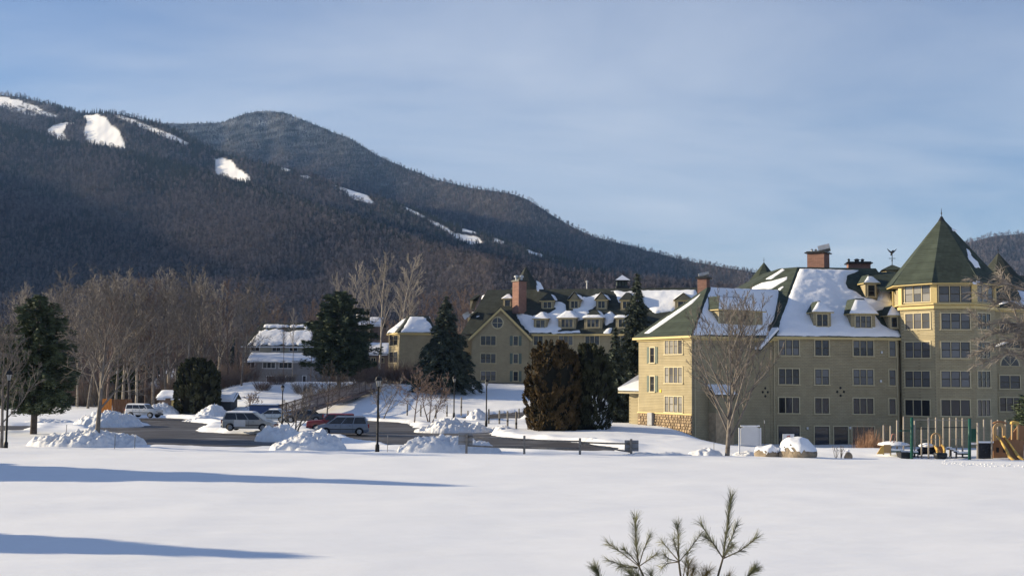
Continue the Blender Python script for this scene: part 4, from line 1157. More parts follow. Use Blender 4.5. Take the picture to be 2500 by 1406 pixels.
b = MB(); b.extrude([GW.at(-.05, 1, .02), GW.at(GW.L + .05, 1, .02), GW.at(GW.L + .05, GW.hit(1200, 934)[1], .02), GW.at(-.05, GW.hit(1200, 934)[1], .02)], [GW.n[0] * .08, GW.n[1] * .08, 0]); part(b, 'stone_base', mat('grey_stone', (.17, .16, .14), rough=.9, var=.3, scale=2.5), wing)
# main roof
zR = P(1450, 708, 204.0)[2]
el = HW.at(-12.2, ZH, .5); er = HW.at(HW.L, ZH, .5)
rl = P(1190, 709, 206.0); rl[2] = zR
rr_ = HW.at(HW.L - 2, zR, -8.2)
bl = HW.at(-12.2, ZH, -16.5); br_ = HW.at(HW.L, ZH, -16.5)
b = MB(); b.poly([el, er, rr_, rl]); b.poly([bl, el, rl]); b.poly([br_, bl, rl, rr_]); b.poly([er, br_, rr_]); part(b, 'roof', M_ROOF2, wing)
PHF = Plane(el, er, rr_); PHL = Plane(bl, el, rl)
b = MB(); b.extrude([HW.at(.6, ZH - .02, .5), HW.at(HW.L, ZH - .02, .5), HW.at(HW.L, ZH - .28, .5), HW.at(.6, ZH - .28, .5)], [-HW.n[0] * .08, -HW.n[1] * .08, 0])
b.extrude([HW.at(.6, ZH - .27, .41), HW.at(HW.L, ZH - .27, .41), HW.at(HW.L, ZH - .27, -.1), HW.at(.6, ZH - .27, -.1)], (0, 0, .05)); part(b, 'eave', M_TRIM, wing)
HK = Wall(GW.at(-2.0, 0, -3.5)[:2], GW.at(.3, 0, -3.5)[:2])
b = MB(); b.prism([HK.at(-.8, 0), HK.at(3, 0), HK.at(3, 0, -12), HK.at(-.8, 0, -12)], 1, zg); part(b, 'wall', M_SIDING2, wing)
snow_sheet(wing, PHF, [
    [(1292, 711), (1500, 709), (1640, 708), (1700, 708), (1700, 722), (1665, 738), (1640, 760), (1600, 765), (1575, 745), (1510, 738), (1495, 716), (1480, 722), (1455, 748), (1430, 762), (1400, 760), (1392, 740), (1385, 730), (1372, 724), (1385, 745), (1383, 765), (1366, 780), (1372, 803), (1352, 812), (1292, 812), (1262, 778), (1250, 758), (1275, 762), (1300, 772), (1320, 764), (1340, 763), (1355, 755), (1318, 752), (1320, 735), (1310, 722)],
    [(1344, 805), (1366, 809), (1415, 806), (1418, 812), (1346, 814)], [(1482, 803), (1494, 800), (1490, 814), (1474, 813)], [(1395, 765), (1430, 755), (1440, 762), (1435, 775), (1408, 785)], [(1472, 770), (1490, 760), (1503, 770), (1498, 785), (1478, 795)],
    [(1152, 762), (1182, 757), (1180, 776), (1158, 782)], [(1178, 722), (1196, 712), (1204, 722), (1182, 738)],
    [(1206, 733), (1222, 722), (1250, 733), (1262, 752), (1240, 760), (1208, 750)]], T=.26, res=.26, seed=31, rag=.2)
snow_sheet(wing, PHL, [[(1128, 768), (1140, 762), (1148, 768), (1134, 778)]], T=.2, res=.2, seed=32)
DF = Wall(HW.p, HW.p + HW.d * 10)
for args in ((1228, 753, 1250, 729, 716, 1), (1321, 756, 1352, 734, 718, 2), (1389, 756, 1416, 732, 714, 2), (1455, 756, 1482, 732, 714, 2), (1515, 757, 1545, 733, 714, 2), (1648, 755, 1690, 733, 716, 2)):
    g = args[0] in (1389, 1455, 1648)
    dormer(wing, DF, PHF, *args, hip=.9, snow_front=(0.8 if args[0] in (1228,) else 0), snow_left=.98 if g else 0, snow_right=0.95 if args[0] == 1321 else (0.7 if g else 0), gable=g, sid=M_SIDING2, roofmat=M_ROOF2, style='d')
for args in ((1303, 804, 1336, 778, 760, 2), (1363, 803, 1406, 776, 757, 3), (1426, 803, 1470, 776, 757, 3), (1503, 803, 1545, 776, 757, 3)):
    dormer(wing, DF, PHF, *args, hip=1.3, snow_front=.9 if args[0] < 1420 else .35, snow_right=.95, snow_left=.3, sid=M_SIDING2, roofmat=M_ROOF2)
# dormers on the left hip
LH = Wall(bl[:2], el[:2])
for px, py, w_, h_ in ((1152, 757, 2.0, 1.7), (1146, 797, 2.0, 1.7), (1166, 795, 1.6, 1.7)):
    w0 = PHL.hit(px, py); ou = float((w0[:2] - LH.p) @ LH.n); s0 = float((w0[:2] - LH.p) @ LH.d)
    kk = abs(PHL.e2[2]) / np.linalg.norm(PHL.e2[:2]); zb, zt = w0[2], w0[2] + h_; d1 = h_ / kk + .1
    b = MB(); gg = lambda s_, z_, o_: LH.at(s_, z_, o_)
    b.poly([gg(s0 - w_ / 2, zb, ou), gg(s0 + w_ / 2, zb, ou), gg(s0 + w_ / 2, zt, ou), gg(s0 - w_ / 2, zt, ou)])
    for sg in (-1, 1): b.poly([gg(s0 + sg * w_ / 2, zb, ou), gg(s0 + sg * w_ / 2, zt, ou - d1), gg(s0 + sg * w_ / 2, zt, ou)])
    do = part(b, 'dormer', M_SIDING2, wing)
    r = MB(); A_, B_, C_, D_ = gg(s0 - w_ / 2 - .3, zt, ou + .3), gg(s0 + w_ / 2 + .3, zt, ou + .3), gg(s0 + w_ / 2 + .3, zt, ou - d1), gg(s0 - w_ / 2 - .3, zt, ou - d1)
    F_, R_ = gg(s0, zt + 1.0, ou - 1), gg(s0, zt + 1.0, ou - d1 - 1)
    r.poly([A_, B_, F_]); r.poly([B_, C_, R_, F_]); r.poly([D_, A_, F_, R_]); r.poly([A_, D_, C_, B_]); inst('dormer_roof', r.mesh('dormer_roof', M_ROOF2), do)
    fm, sm_, panes = window_meshes(1.3, 1.4, 2)
    for nm, me in [('window_frame', fm), ('sash', sm_)] + [('pane', p) for p in panes]:
        q = inst(nm, me, do); q.matrix_local = LH.mtx(s0, (zb + zt) / 2, ou)
    if px == 1166:
        sn = MB(); up = np.array([0, 0, .05]); sn.extrude([B_ + up, C_ + up, R_ + up, F_ + up], (0, 0, .15)); inst('roof_snow', sn.mesh('roof_snow', M_ROOFSNOW), do)
# left annex with hipped roof
AX = Wall(P(974, 900, 202.0)[:2], P(1062, 900, 203.0)[:2])
AL = Wall(P(948, 900, 208.5)[:2], P(974, 900, 202.0)[:2])
za = AX.hit(1000, 812, .4)[1]
d_, i_ = AX.d, -AX.n
pa = [AL.p, AX.p, AX.p + AX.d * AX.L, AL.p + AX.d * AX.L]
b = MB(); b.prism(pa, 1, za - .1); part(b, 'annex_wall', M_SIDING2, wing)
ea = [np.array([*(p + q), za]) for p, q in zip(pa, ((-.5, .4), (-.3, -.5), (.4, -.4), (.4, .5)))]
ra = P(1000, 770, 206.5); rb2 = P(1046, 770, 206.5); rb2[2] = ra[2]
b = MB(); b.poly([ea[1], ea[2], rb2, ra]); b.poly([ea[0], ea[1], ra]); b.poly([ea[2], ea[3], rb2]); b.poly([ea[3], ea[0], ra, rb2]); part(b, 'annex_roof', M_ROOF2, wing)
eave_band(wing, [p[:2] for p in ea], za, h=.22)
snow_sheet(wing, Plane(ea[1], ea[2], ra), [[(978, 811), (1001, 773), (1048, 773), (1060, 811)]], T=.24, res=.2, seed=35)
snow_sheet(wing, Plane(ea[0], ea[1], ra), [[(945, 812), (990, 777), (985, 787), (962, 812)]], T=.24, res=.2, seed=36)
for y0, y1 in ((817, 844), (858, 886)): wall_window(wing, AL, 951, y0, 971, y1, 2, style='dark')
# chimney, turret, cupola, vent pipe
cc = P(1268, 745, 200.5); chimney(wing, cc[:2], 1.75, 1.75, cc[2] - 1.5, P(1268, 688, 200.5)[2], rad(38), .2)
for dx in (-.55, .35):
    b = MB(); b.lathe([(.2, 0), (.2, .5), (.42, .55), (.42, .8), (.1, .95)], tuple(P(1268, 685, 200.5) + np.array([dx, 0, 0])), 10); part(b, 'chimney_pot', M_GALV, wing)
tt = P(1284, 650, 217); b, rg = cone_roof(tt[:2], P(1284, 712, 217)[2], tt[2], 3.2, 8, .3, flare=.22); tr = part(b, 'turret_roof', M_ROOF2, wing); finial(wing, tt[:2], tt[2] - .2, .9, .5)
b = MB(); b.lathe([(2.6, -5), (2.6, 0)], (tt[0], tt[1], P(1284, 712, 217)[2]), 8); part(b, 'turret_wall', M_SIDING2, wing)
snow_sheet(wing, Plane(rg[7], rg[0], tt), [[(1311, 686), (1318, 690), (1328, 710), (1312, 709)]], T=.2, res=.15, seed=37)
cu = P(1519, 706, 206)
b = MB(); b.box((cu[0], cu[1], cu[2] - .2), (2.3, 2.3, 1.4)); cp = part(b, 'cupola', M_METAL, wing)
for sx in (-.8, -.28, .28, .8):
    b = MB(); b.box((cu[0] + sx, cu[1] - 1.0, cu[2] + .95), (.16, .16, 1.0)); inst('post', b.mesh('post', M_METAL), cp)
b = MB(); b.box((cu[0], cu[1] + .6, cu[2] + .95), (1.9, .9, 1.0)); inst('louvre', b.mesh('louvre', M_SHUT), cp)
zc = cu[2] + 1.46
b, _ = cone_roof(cu[:2], zc, zc + .95, 2.1, 4, math.pi / 4); inst('cupola_roof', b.mesh('cupola_roof', M_ROOF2), cp)
b, _ = cone_roof(cu[:2], zc + .05, zc + 1.12, 1.98, 4, math.pi / 4); inst('roof_snow', b.mesh('roof_snow', M_ROOFSNOW), cp)
vp_ = P(1433, 708, 205.5); b = MB(); b.tube([vp_ - [0, 0, .5], P(1433, 690, 205.5)], .09, 6, True); b.lathe([(.2, 0), (.24, .3), (.1, .4)], tuple(P(1433, 690, 205.5)), 6); part(b, 'vent_pipe', M_GALV, wing)

# ------------------------------------------------------------------ grey house on the left and the cottages behind the pine
M_GREYSID = lapped('grey_clapboard', (0.235, 0.235, 0.245), 0.8, 0.2, 3.0, amp=.05)
M_PALESID = lapped('pale_clapboard', (0.44, 0.43, 0.36), 0.8, 0.2, 3.0, amp=.05)
M_BRNSID = lapped('brown_clapboard', (0.17, 0.13, 0.11), 0.8, 0.2, 3.0, amp=.08)
M_WHITE = mat('white_trim', (0.62, 0.63, 0.65), rough=.6, var=.04)
house = thing('house', 'grey clapboard house with two snowy roof slopes, behind bare trees beside the pine', 'house', (-40, 212, 4.4))
F1 = Wall(P(603, 900, 212.0)[:2], P(770, 900, 211.0)[:2])
F2 = Wall(P(598, 850, 217.5)[:2], P(770, 850, 216.5)[:2])
z1 = F1.hit(680, 881, .4)[1]; z2 = F2.hit(680, 845, .4)[1]
b = MB(); b.prism([F1.at(0, 0), F1.at(F1.L, 0), F1.at(F1.L, 0, -12), F1.at(0, 0, -12)], 1, z1 - .1); part(b, 'wall', M_GREYSID, house)
b = MB(); b.prism([F2.at(0, 0), F2.at(F2.L, 0), F2.at(F2.L, 0, -9), F2.at(0, 0, -9)], z1 - 1, z2 - .1); part(b, 'upper_wall', M_PALESID, house)
lo = [F1.at(-.5, z1, .6), F1.at(F1.L, z1, .6), F2.at(F2.L, F2.hit(700, 860)[1], 0), F2.at(-.3, F2.hit(620, 860)[1], 0)]
b = MB(); b.extrude(lo, (0, 0, -.18)); part(b, 'lower_roof', M_ROOF2, house)
PL1 = Plane(lo[0], lo[1], lo[3])
ft = [F2.at(-.6, z2, .6), F2.at(F2.L, z2, .6)]
rg0 = P(640, 788, 223.0); rg1 = P(790, 790, 222.0); rg1[2] = rg0[2]
b = MB(); b.poly([ft[0], ft[1], rg1, rg0]); b.poly([F2.at(-.6, z2, -11), ft[0], rg0]); b.poly([ft[1], F2.at(F2.L, z2, -11), rg1]); b.poly([F2.at(F2.L, z2, -11), F2.at(-.6, z2, -11), rg0, rg1]); part(b, 'roof', M_ROOF2, house)
for w_, q in ((F1, lo), (F2, ft)):
    b = MB(); b.extrude([q[0] - [0, 0, .02], q[1] - [0, 0, .02], q[1] - [0, 0, .3], q[0] - [0, 0, .3]], (0, .08, 0)); part(b, 'eave', M_WHITE, house)
snow_sheet(house, PL1, [[(602, 881), (612, 861), (768, 863), (768, 881)]], T=.25, res=.25, seed=41)
snow_sheet(house, Plane(ft[0], ft[1], rg0), [[(604, 842), (612, 834), (632, 812), (638, 806), (690, 804), (700, 812), (716, 806), (768, 806), (768, 842)], [(642, 800), (646, 793), (700, 792), (760, 794), (766, 801), (690, 799)]], T=.22, res=.2, seed=42, rag=.55)  # ragged outline puts tree shadows into the snow's shape, besides bare patches
def white_window(w_, x0, y0, x1, y1, n):
    o = wall_window(house, w_, x0, y0, x1, y1, n, muntin=False, style='dark'); o.material_slots[0].link = 'OBJECT'; o.material_slots[0].material = M_WHITE
for x0, x1, n in ((612, 634, 2), (664, 686, 2), (706, 727, 2)): white_window(F2, x0, 846.5, x1, 858.5, n)
for x0, x1, n in ((602, 623, 2), (641, 673, 3), (681, 714, 3)): white_window(F1, x0, 883, x1, 900, n)
for x0, x1, n in ((650, 669, 3), (697, 711, 2), (738, 748, 1)): white_window(F1, x0, 916, x1, 934, n)

def cottage(label, px0, px1, y_eave, y_ridge, y_base, Y, depth, sid, over=.5, ridge_in=0.0, snow=True):
    c = thing('cottage', label, 'house', (*P((px0 + px1) / 2, y_base, Y)[:2], 0))
    W_ = Wall(P(px0, y_eave, Y)[:2], P(px1, y_eave, Y)[:2]); z_ = W_.hit(px0, y_eave, over)[1]
    b = MB(); b.prism([W_.at(0, 0), W_.at(W_.L, 0), W_.at(W_.L, 0, -depth), W_.at(0, 0, -depth)], P(px0, y_base, Y)[2] - 2, z_ - .05); part(b, 'wall', sid, c)
    zr = P((px0 + px1) / 2, y_ridge, Y + depth / 2)[2]
    e = [W_.at(-over, z_, over), W_.at(W_.L + over, z_, over), W_.at(W_.L + over - ridge_in, zr, -depth / 2), W_.at(-over + ridge_in, zr, -depth / 2)]
    e2 = [W_.at(W_.L + over, z_, -depth - over), W_.at(-over, z_, -depth - over)]
    b = MB(); b.poly(e); b.poly([e2[0], e2[1], e[3], e[2]])
    b.poly([W_.at(0, z_ - .05), e[3] + [0, 0, -.1], W_.at(0, z_ - .05, -depth)]); b.poly([W_.at(W_.L, z_ - .05), W_.at(W_.L, z_ - .05, -depth), e[2] + [0, 0, -.1]])
    part(b, 'roof', M_ROOF2, c)
    if snow:
        pl = Plane(e[0], e[1], e[3]); q = [pl.uv(p) for p in e]; cen = sum(q) / 4
        snow_sheet(c, pl, [], uvpolys=[[p + (cen - p) * .05 for p in q]], T=.25, res=.25, seed=int(px0))
    return c, W_
co, cw = cottage('brown cottage with snowy roof between the pine and the hotel wing', 893, 947, 864, 836, 905, 216, 8, M_BRNSID)
wall_window(co, cw, 905, 872, 918, 886, 2, muntin=False, style='dark'); wall_window(co, cw, 928, 872, 938, 886, 1, muntin=False, style='dark')
co, cw = cottage('farther brown house with bright snow roof above the pine', 868, 925, 794, 774, 880, 236, 9, M_BRNSID)
ch_ = chimney(co, P(877, 790, 237)[:2], 1.1, 1.1, P(877, 800, 237)[2], P(877, 764, 237)[2], .3, .1)
ch_.material_slots[0].link = 'OBJECT'; ch_.material_slots[0].material = M_WHITE
co, cw = cottage('low grey storage shed with snowy roof left of the round juniper', 388, 442, 972, 952, 1000, 168, 5, M_BRNSID)
b = MB(); q = [cw.at(cw.L * .72, 0), cw.at(cw.L * 1.02, 0), cw.at(cw.L * 1.02, 0, -.2), cw.at(cw.L * .72, 0, -.2)]
b.box(tuple(P(432, 989, 167.8)), (1.6, .12, 1.9)); part(b, 'yellow_door', mat('yellow_board', (.45, .36, .15), rough=.7), co)
co, cw = cottage('dark grey bin shed with snowy roof right of the round juniper', 529, 563, 976, 957, 1002, 160, 4, mat('slate_boards', (.055, .06, .068), rough=.8))
# ------------------------------------------------------------------ trees
def bark(name, c1, c2, **k):
    return mat(name, c1, rough=.9, var=.2, scale=2.5, spec=.1, col2=c2, rand=.15, **k)
M_BARK = bark('grey_brown_bark', (.125, .107, .094), (.20, .177, .154))
M_BARKD = bark('dark_bark', (.06, .05, .045), (.10, .085, .075))
M_BARKP = bark('pale_bark', (.26, .225, .185), (.39, .345, .285))
M_BARKR = bark('reddish_bark', (.125, .092, .078), (.195, .145, .12))
M_NEEDLE = mat('pine_needles', (.036, .052, .030), rough=.75, var=.35, scale=1.1, spec=.15, col2=(.085, .105, .058), rand=.12)
M_SPRUCE = mat('spruce_needles', (.028, .040, .029), rough=.75, var=.35, scale=1.0, spec=.15, col2=(.072, .088, .064), rand=.12)
M_CEDAR = mat('bronzed_cedar', (.034, .030, .014), rough=.8, var=.4, scale=1.0, spec=.1, col2=(.092, .062, .030))
M_CEDAR2 = mat('dark_cedar', (.028, .032, .018), rough=.8, var=.35, scale=1.2, spec=.1, col2=(.060, .062, .034))

def rot_about(d, ax, a):
    return d * math.cos(a) + np.cross(ax, d) * math.sin(a) + ax * (ax @ d) * (1 - math.cos(a))
def unit(v): return v / (np.linalg.norm(v) + 1e-9)
def bare_tree(seed, h, trunk_r, clear=.25, nb=14, ang=38, up=.35, levels=3, kids=(7, 5, 4), lenf=.55, lean=0, droop=0.0, wob=.10, twig=.010, lead=1.0, trunks=1, shrink=.5):
    """trunk mesh and branch mesh of one bare tree standing at the origin"""
    g = random.Random(seed); T = MB(); B = MB()
    def grow(mb, p, d, L, r0, r1, n, sides, w):
        path = [p]; rr = [r0]
        for k in range(n):
            d = unit(d + np.array([g.gauss(0, w), g.gauss(0, w), g.gauss(0, w) * .6]) + np.array([0, 0, (up - droop * (k / n)) * .16]))
            path.append(path[-1] + d * L / n); rr.append(r0 + (r1 - r0) * (k + 1) / n)
        mb.tube(path, rr, sides)
        return path, rr
    def kidsof(path, rr, L, lvl, start):
        if lvl > levels: return
        nk = kids[min(lvl - 1, len(kids) - 1)]
        n = len(path) - 1
        for q in range(nk):
            t = start + (1 - start) * ((q + g.uniform(.1, .9)) / nk); k = min(int(t * n), n - 1); f = t * n - k
            p = path[k] * (1 - f) + path[k + 1] * f; d = unit(path[k + 1] - path[k]); r = rr[k] * (1 - f) + rr[k + 1] * f
            ax = unit(np.cross(d, np.array([g.gauss(0, 1), g.gauss(0, 1), g.gauss(0, 1)])))
            dd = rot_about(d, ax, rad(ang * g.uniform(.6, 1.25)))
            l = L * shrink * g.uniform(.6, 1.15) * (1.15 - .6 * t)
            if lvl == levels:
                e1 = p + dd * l * .5; d2 = unit(dd + np.array([g.gauss(0, .16), g.gauss(0, .16), .12 * up - droop * .3])); e2 = e1 + d2 * l * .5
                B.tube([p, e1, e2], [max(twig, min(r * .6, twig * 1.6)), twig, twig * .5], 3)
            else:
                pa, ra = grow(B, p, dd, l, max(r * .62, twig * 1.6), twig * 1.1, 3, 4 if lvl == 1 else 3, wob * 1.3)
                kidsof(pa, ra, l, lvl + 1, .15)
    for ts in range(trunks):
        if trunks == 1: d0 = unit(np.array([g.gauss(0, .02) + lean, g.gauss(0, .02), 1])); p0 = np.array([0, 0, -.4]); hh = h
        else:
            an = 6.283 * ts / trunks + g.random(); d0 = unit(np.array([.35 * math.cos(an), .35 * math.sin(an), 1])); p0 = np.array([.15 * math.cos(an), .15 * math.sin(an), -.4]); hh = h * g.uniform(.8, 1)
        n = 9
        path, rr = grow(T, p0, d0, hh * .92 * lead, trunk_r, max(twig * 1.5, trunk_r * .10), n, 7, .035 if trunks == 1 else .06)
        rr[0] *= 1.35
        m = int(nb / trunks)
        for q in range(m):
            t = clear + (1 - clear) * ((q + g.uniform(.2, .8)) / m) ** .85 * .97; k = min(int(t * n), n - 1); f = t * n - k
            p = path[k] * (1 - f) + path[k + 1] * f; r = rr[k] * (1 - f) + rr[k + 1] * f
            an = q * 2.4 + g.uniform(-.4, .4); inc = rad(ang * g.uniform(.75, 1.2)) * (1.12 - .35 * t)
            d = unit(np.array([math.sin(inc) * math.cos(an), math.sin(inc) * math.sin(an), math.cos(inc)]))
            l = hh * lenf * (1.12 - .78 * t) * g.uniform(.8, 1.15)
            pa, ra = grow(B, p, d, l, max(r * .55, .02), twig * 1.4, 6, 5, wob)
            kidsof(pa, ra, l, 1, .18)
    return T, B
def plant_bare(key, T, B, m, mt=None):
    return (T.mesh('trunk', mt or m, True), B.mesh('branches', m))
def put_tree(name, meshes, loc, label, cat='tree', group=None, rz=0.0, s=1.0, sz=None, names=('trunk', 'branches')):
    t = thing(name, label, cat, loc, rz, group)
    t.scale = (s, s, sz or s)
    for nm, me in zip(names, meshes): inst(nm, me, t)
    return t
def base_at(px, py, Y=None):
    w = P(px, py, Y) if Y else GT(px, py, .24)
    return w
def ground_at(px, Y):
    """the point of the snow surface under pixel column px at depth Y"""
    w = P(px, 1000, Y); return np.array([w[0], Y, gz(w[0], Y) if Y < 330 else float(H(w[0], Y))])
def h_for(px, ytop, Y, z0): return P(px, ytop, Y)[2] - z0

# big vase-shaped tree in front of the hotel
loc = ground_at(1774, 78.0)
T, B = bare_tree(101, h_for(1785, 742, 78, loc[2]), .175, clear=.12, nb=30, ang=33, up=.42, kids=(8, 6, 4), lenf=.70, wob=.05, twig=.009, shrink=.40)
put_tree('bare_tree', plant_bare('a', T, B, M_BARK), loc, 'tall vase-shaped bare tree standing in front of the shaded hotel wing, beside the white board')
# maple on the near snow pile at the left
loc = ground_at(237, 82.5)
T, B = bare_tree(102, h_for(240, 700, 82.5, loc[2]), .20, clear=.26, nb=15, ang=42, up=.40, kids=(8, 6, 4), lenf=.60, wob=.08, twig=.011)
put_tree('bare_tree', plant_bare('b', T, B, M_BARK), loc, 'spreading bare tree rising out of the nearest left snow pile')
loc = ground_at(8, 80.0)
T, B = bare_tree(103, h_for(20, 790, 80, loc[2]), .13, clear=.22, nb=14, ang=38, up=.3, kids=(7, 6, 4), lenf=.55, twig=.011)
put_tree('bare_tree', plant_bare('c', T, B, M_BARK), loc, 'slender bare tree at the left edge just behind the lamp post')
# small trees round the parking lot
SMALL = [('d', 104, 722, 1050, 108, 925, .10, 3, M_BARK, 'small multi-stemmed bare tree between the silver van and the red vehicle'),
         ('e', 105, 798, 1010, 140, 872, .10, 1, M_BARKD, 'small dark-trunked bare tree behind the red vehicle'),
         ('f', 106, 1012, 1018, 134, 880, .09, 1, M_BARKR, 'small reddish bare tree standing left of the spruce on the slope'),
         ('g', 107, 1050, 1012, 138, 878, .09, 3, M_BARKR, 'multi-stemmed reddish bare tree just right of the smaller reddish one'),
         ('h', 108, 932, 1000, 146, 890, .08, 2, M_BARK, 'small forked bare tree directly behind the tall central lamp post'),
         ('i', 109, 615, 1018, 150, 945, .06, 1, M_BARKR, 'little bare sapling behind the silver van roof')]
for key, sd_, px, yb, Y, yt, r, tr, m, lab in SMALL:
    loc = ground_at(px, Y)
    T, B = bare_tree(sd_, h_for(px, yt, Y, loc[2]), r, clear=.2 if tr == 1 else .12, nb=12, ang=44, up=.2, kids=(6, 5, 4), lenf=.62, twig=.012, trunks=tr, lead=.85)
    put_tree('bare_tree', plant_bare(key, T, B, m), loc, lab)
# the grove on the left: shared meshes, one object per tree
GROVE = []
for sd_, m, up, an in ((111, M_BARK, .35, 33), (112, M_BARK, .25, 40), (113, M_BARKR, .3, 36), (114, M_BARKP, .4, 30), (115, M_BARK, .15, 46)):
    T, B = bare_tree(sd_, 17.0, .20, clear=.22, nb=15, ang=an, up=up, kids=(6, 5, 4), lenf=.44, wob=.15, twig=.015)
    GROVE.append(plant_bare(str(sd_), T, B, m))
g = random.Random(21)
spots = [(282, 186, 690), (300, 190, 668), (318, 184, 700), (332, 188, 680), (356, 192, 660), (373, 187, 672), (130, 178, 690), (160, 186, 672), (188, 192, 700), (214, 184, 684), (246, 196, 672), (262, 180, 706), (402, 190, 665), (428, 196, 684), (452, 186, 668), (478, 198, 676), (505, 190, 690), (531, 200, 665), (556, 192, 680), (588, 186, 690), (600, 205, 668), (640, 232, 700), (60, 190, 700), (20, 196, 715), (100, 202, 684), (345, 206, 655), (230, 210, 668), (465, 212, 660), (580, 214, 690), (410, 216, 668), (150, 215, 690), (290, 218, 676)]
order = sorted(range(len(spots)), key=lambda k: spots[k][0])
WHERE = {}
for rank, k in enumerate(order): WHERE[k] = rank
kinds = ['grey-brown', 'forking brown', 'reddish', 'pale-barked', 'wide-crowned']
ordw = ['first', 'second', 'third', 'fourth', 'fifth', 'sixth', 'seventh', 'eighth', 'ninth', 'tenth', 'eleventh', 'twelfth', 'thirteenth', 'fourteenth', 'fifteenth', 'sixteenth', 'seventeenth', 'eighteenth', 'nineteenth', 'twentieth']
byk = {}
for k in order:
    kk = [0, 3, 1, 3, 2, 4, 0][k % 7]; byk.setdefault(kk, []).append(k)
for kk, ks in byk.items():
    for r_, k in enumerate(ks):
        px, Y, yt = spots[k]
        loc = ground_at(px, Y); hh = h_for(px, yt + g.uniform(-18, 24), Y, loc[2])
        put_tree('bare_tree', GROVE[kk], loc, f'{kinds[kk]} bare tree, {ordw[r_]} {kinds[kk]} one from the left in the grove', group='bare trees of the left grove', rz=g.uniform(0, 6.28), s=hh / 17.0 * g.uniform(.9, 1.1), sz=hh / 17.0)
# tall pale trees behind the pine and the annex
TALL = []
for sd_, m in ((121, M_BARKP), (122, M_BARKP), (123, M_BARKR)):
    T, B = bare_tree(sd_, 24.0, .24, clear=.38, nb=15, ang=30, up=.35, kids=(6, 5, 3), lenf=.32, wob=.10, twig=.016)
    TALL.append(plant_bare(str(sd_), T, B, m))
for px, Y, yt, kk, s, lab in ((923, 214, 600, 0, 1.0, 'tallest pale bare tree with a white trunk, left of the annex'), (966, 226, 603, 1, 1.15, 'tall pale bare tree rising behind the annex roof'),
        (850, 222, 622, 1, .8, 'slim pale bare tree above the big pine'), (820, 232, 655, 0, .7, 'thin pale bare tree at the left shoulder of the pine'), (900, 236, 655, 1, .8, 'pale bare tree just left of the tallest white trunk'),
        (1005, 240, 660, 0, .9, 'pale bare tree right of the annex roof'), (712, 206, 745, 1, .6, 'thin bare tree with a pale trunk in front of the grey house'), (690, 205, 770, 2, .55, 'thin dark bare tree left in front of the grey house'),
        (757, 204, 742, 2, .6, 'thin bare tree against the right end of the grey house')):
    loc = ground_at(px, Y); hh = h_for(px, yt, Y, loc[2])
    put_tree('bare_tree', TALL[kk], loc, lab, rz=px * .7, s=s * hh / 24, sz=hh / 24)
for k, (px, Y, yt) in enumerate(((1035, 246, 715), (1062, 238, 708), (1090, 250, 700), (1120, 244, 705), (1150, 252, 700), (1180, 246, 712), (1215, 256, 705), (1240, 260, 715), (780, 246, 720), (752, 240, 735), (668, 248, 720), (985, 250, 700))):
    loc = ground_at(px, Y); hh = h_for(px, yt, Y, loc[2])
    where = ['left of the spruce tip', 'just left of the spruce tip', 'directly over the spruce tip', 'right of the spruce tip', 'left above the gable roof', 'above the left dormers', 'left of the tall chimney', 'behind the tall chimney', 'left behind the pine', 'over the right end of the grey house', 'over the left end of the grey house roof', 'between the annex and the second pale tree'][k]
    put_tree('bare_tree', TALL[2] if k % 3 else GROVE[2], loc, f'reddish bare tree in the wood behind, {where}', group='reddish trees behind the hotel wing', rz=k * 1.3, s=(hh / 24) * 1.35, sz=hh / (24 if k % 3 else 17))

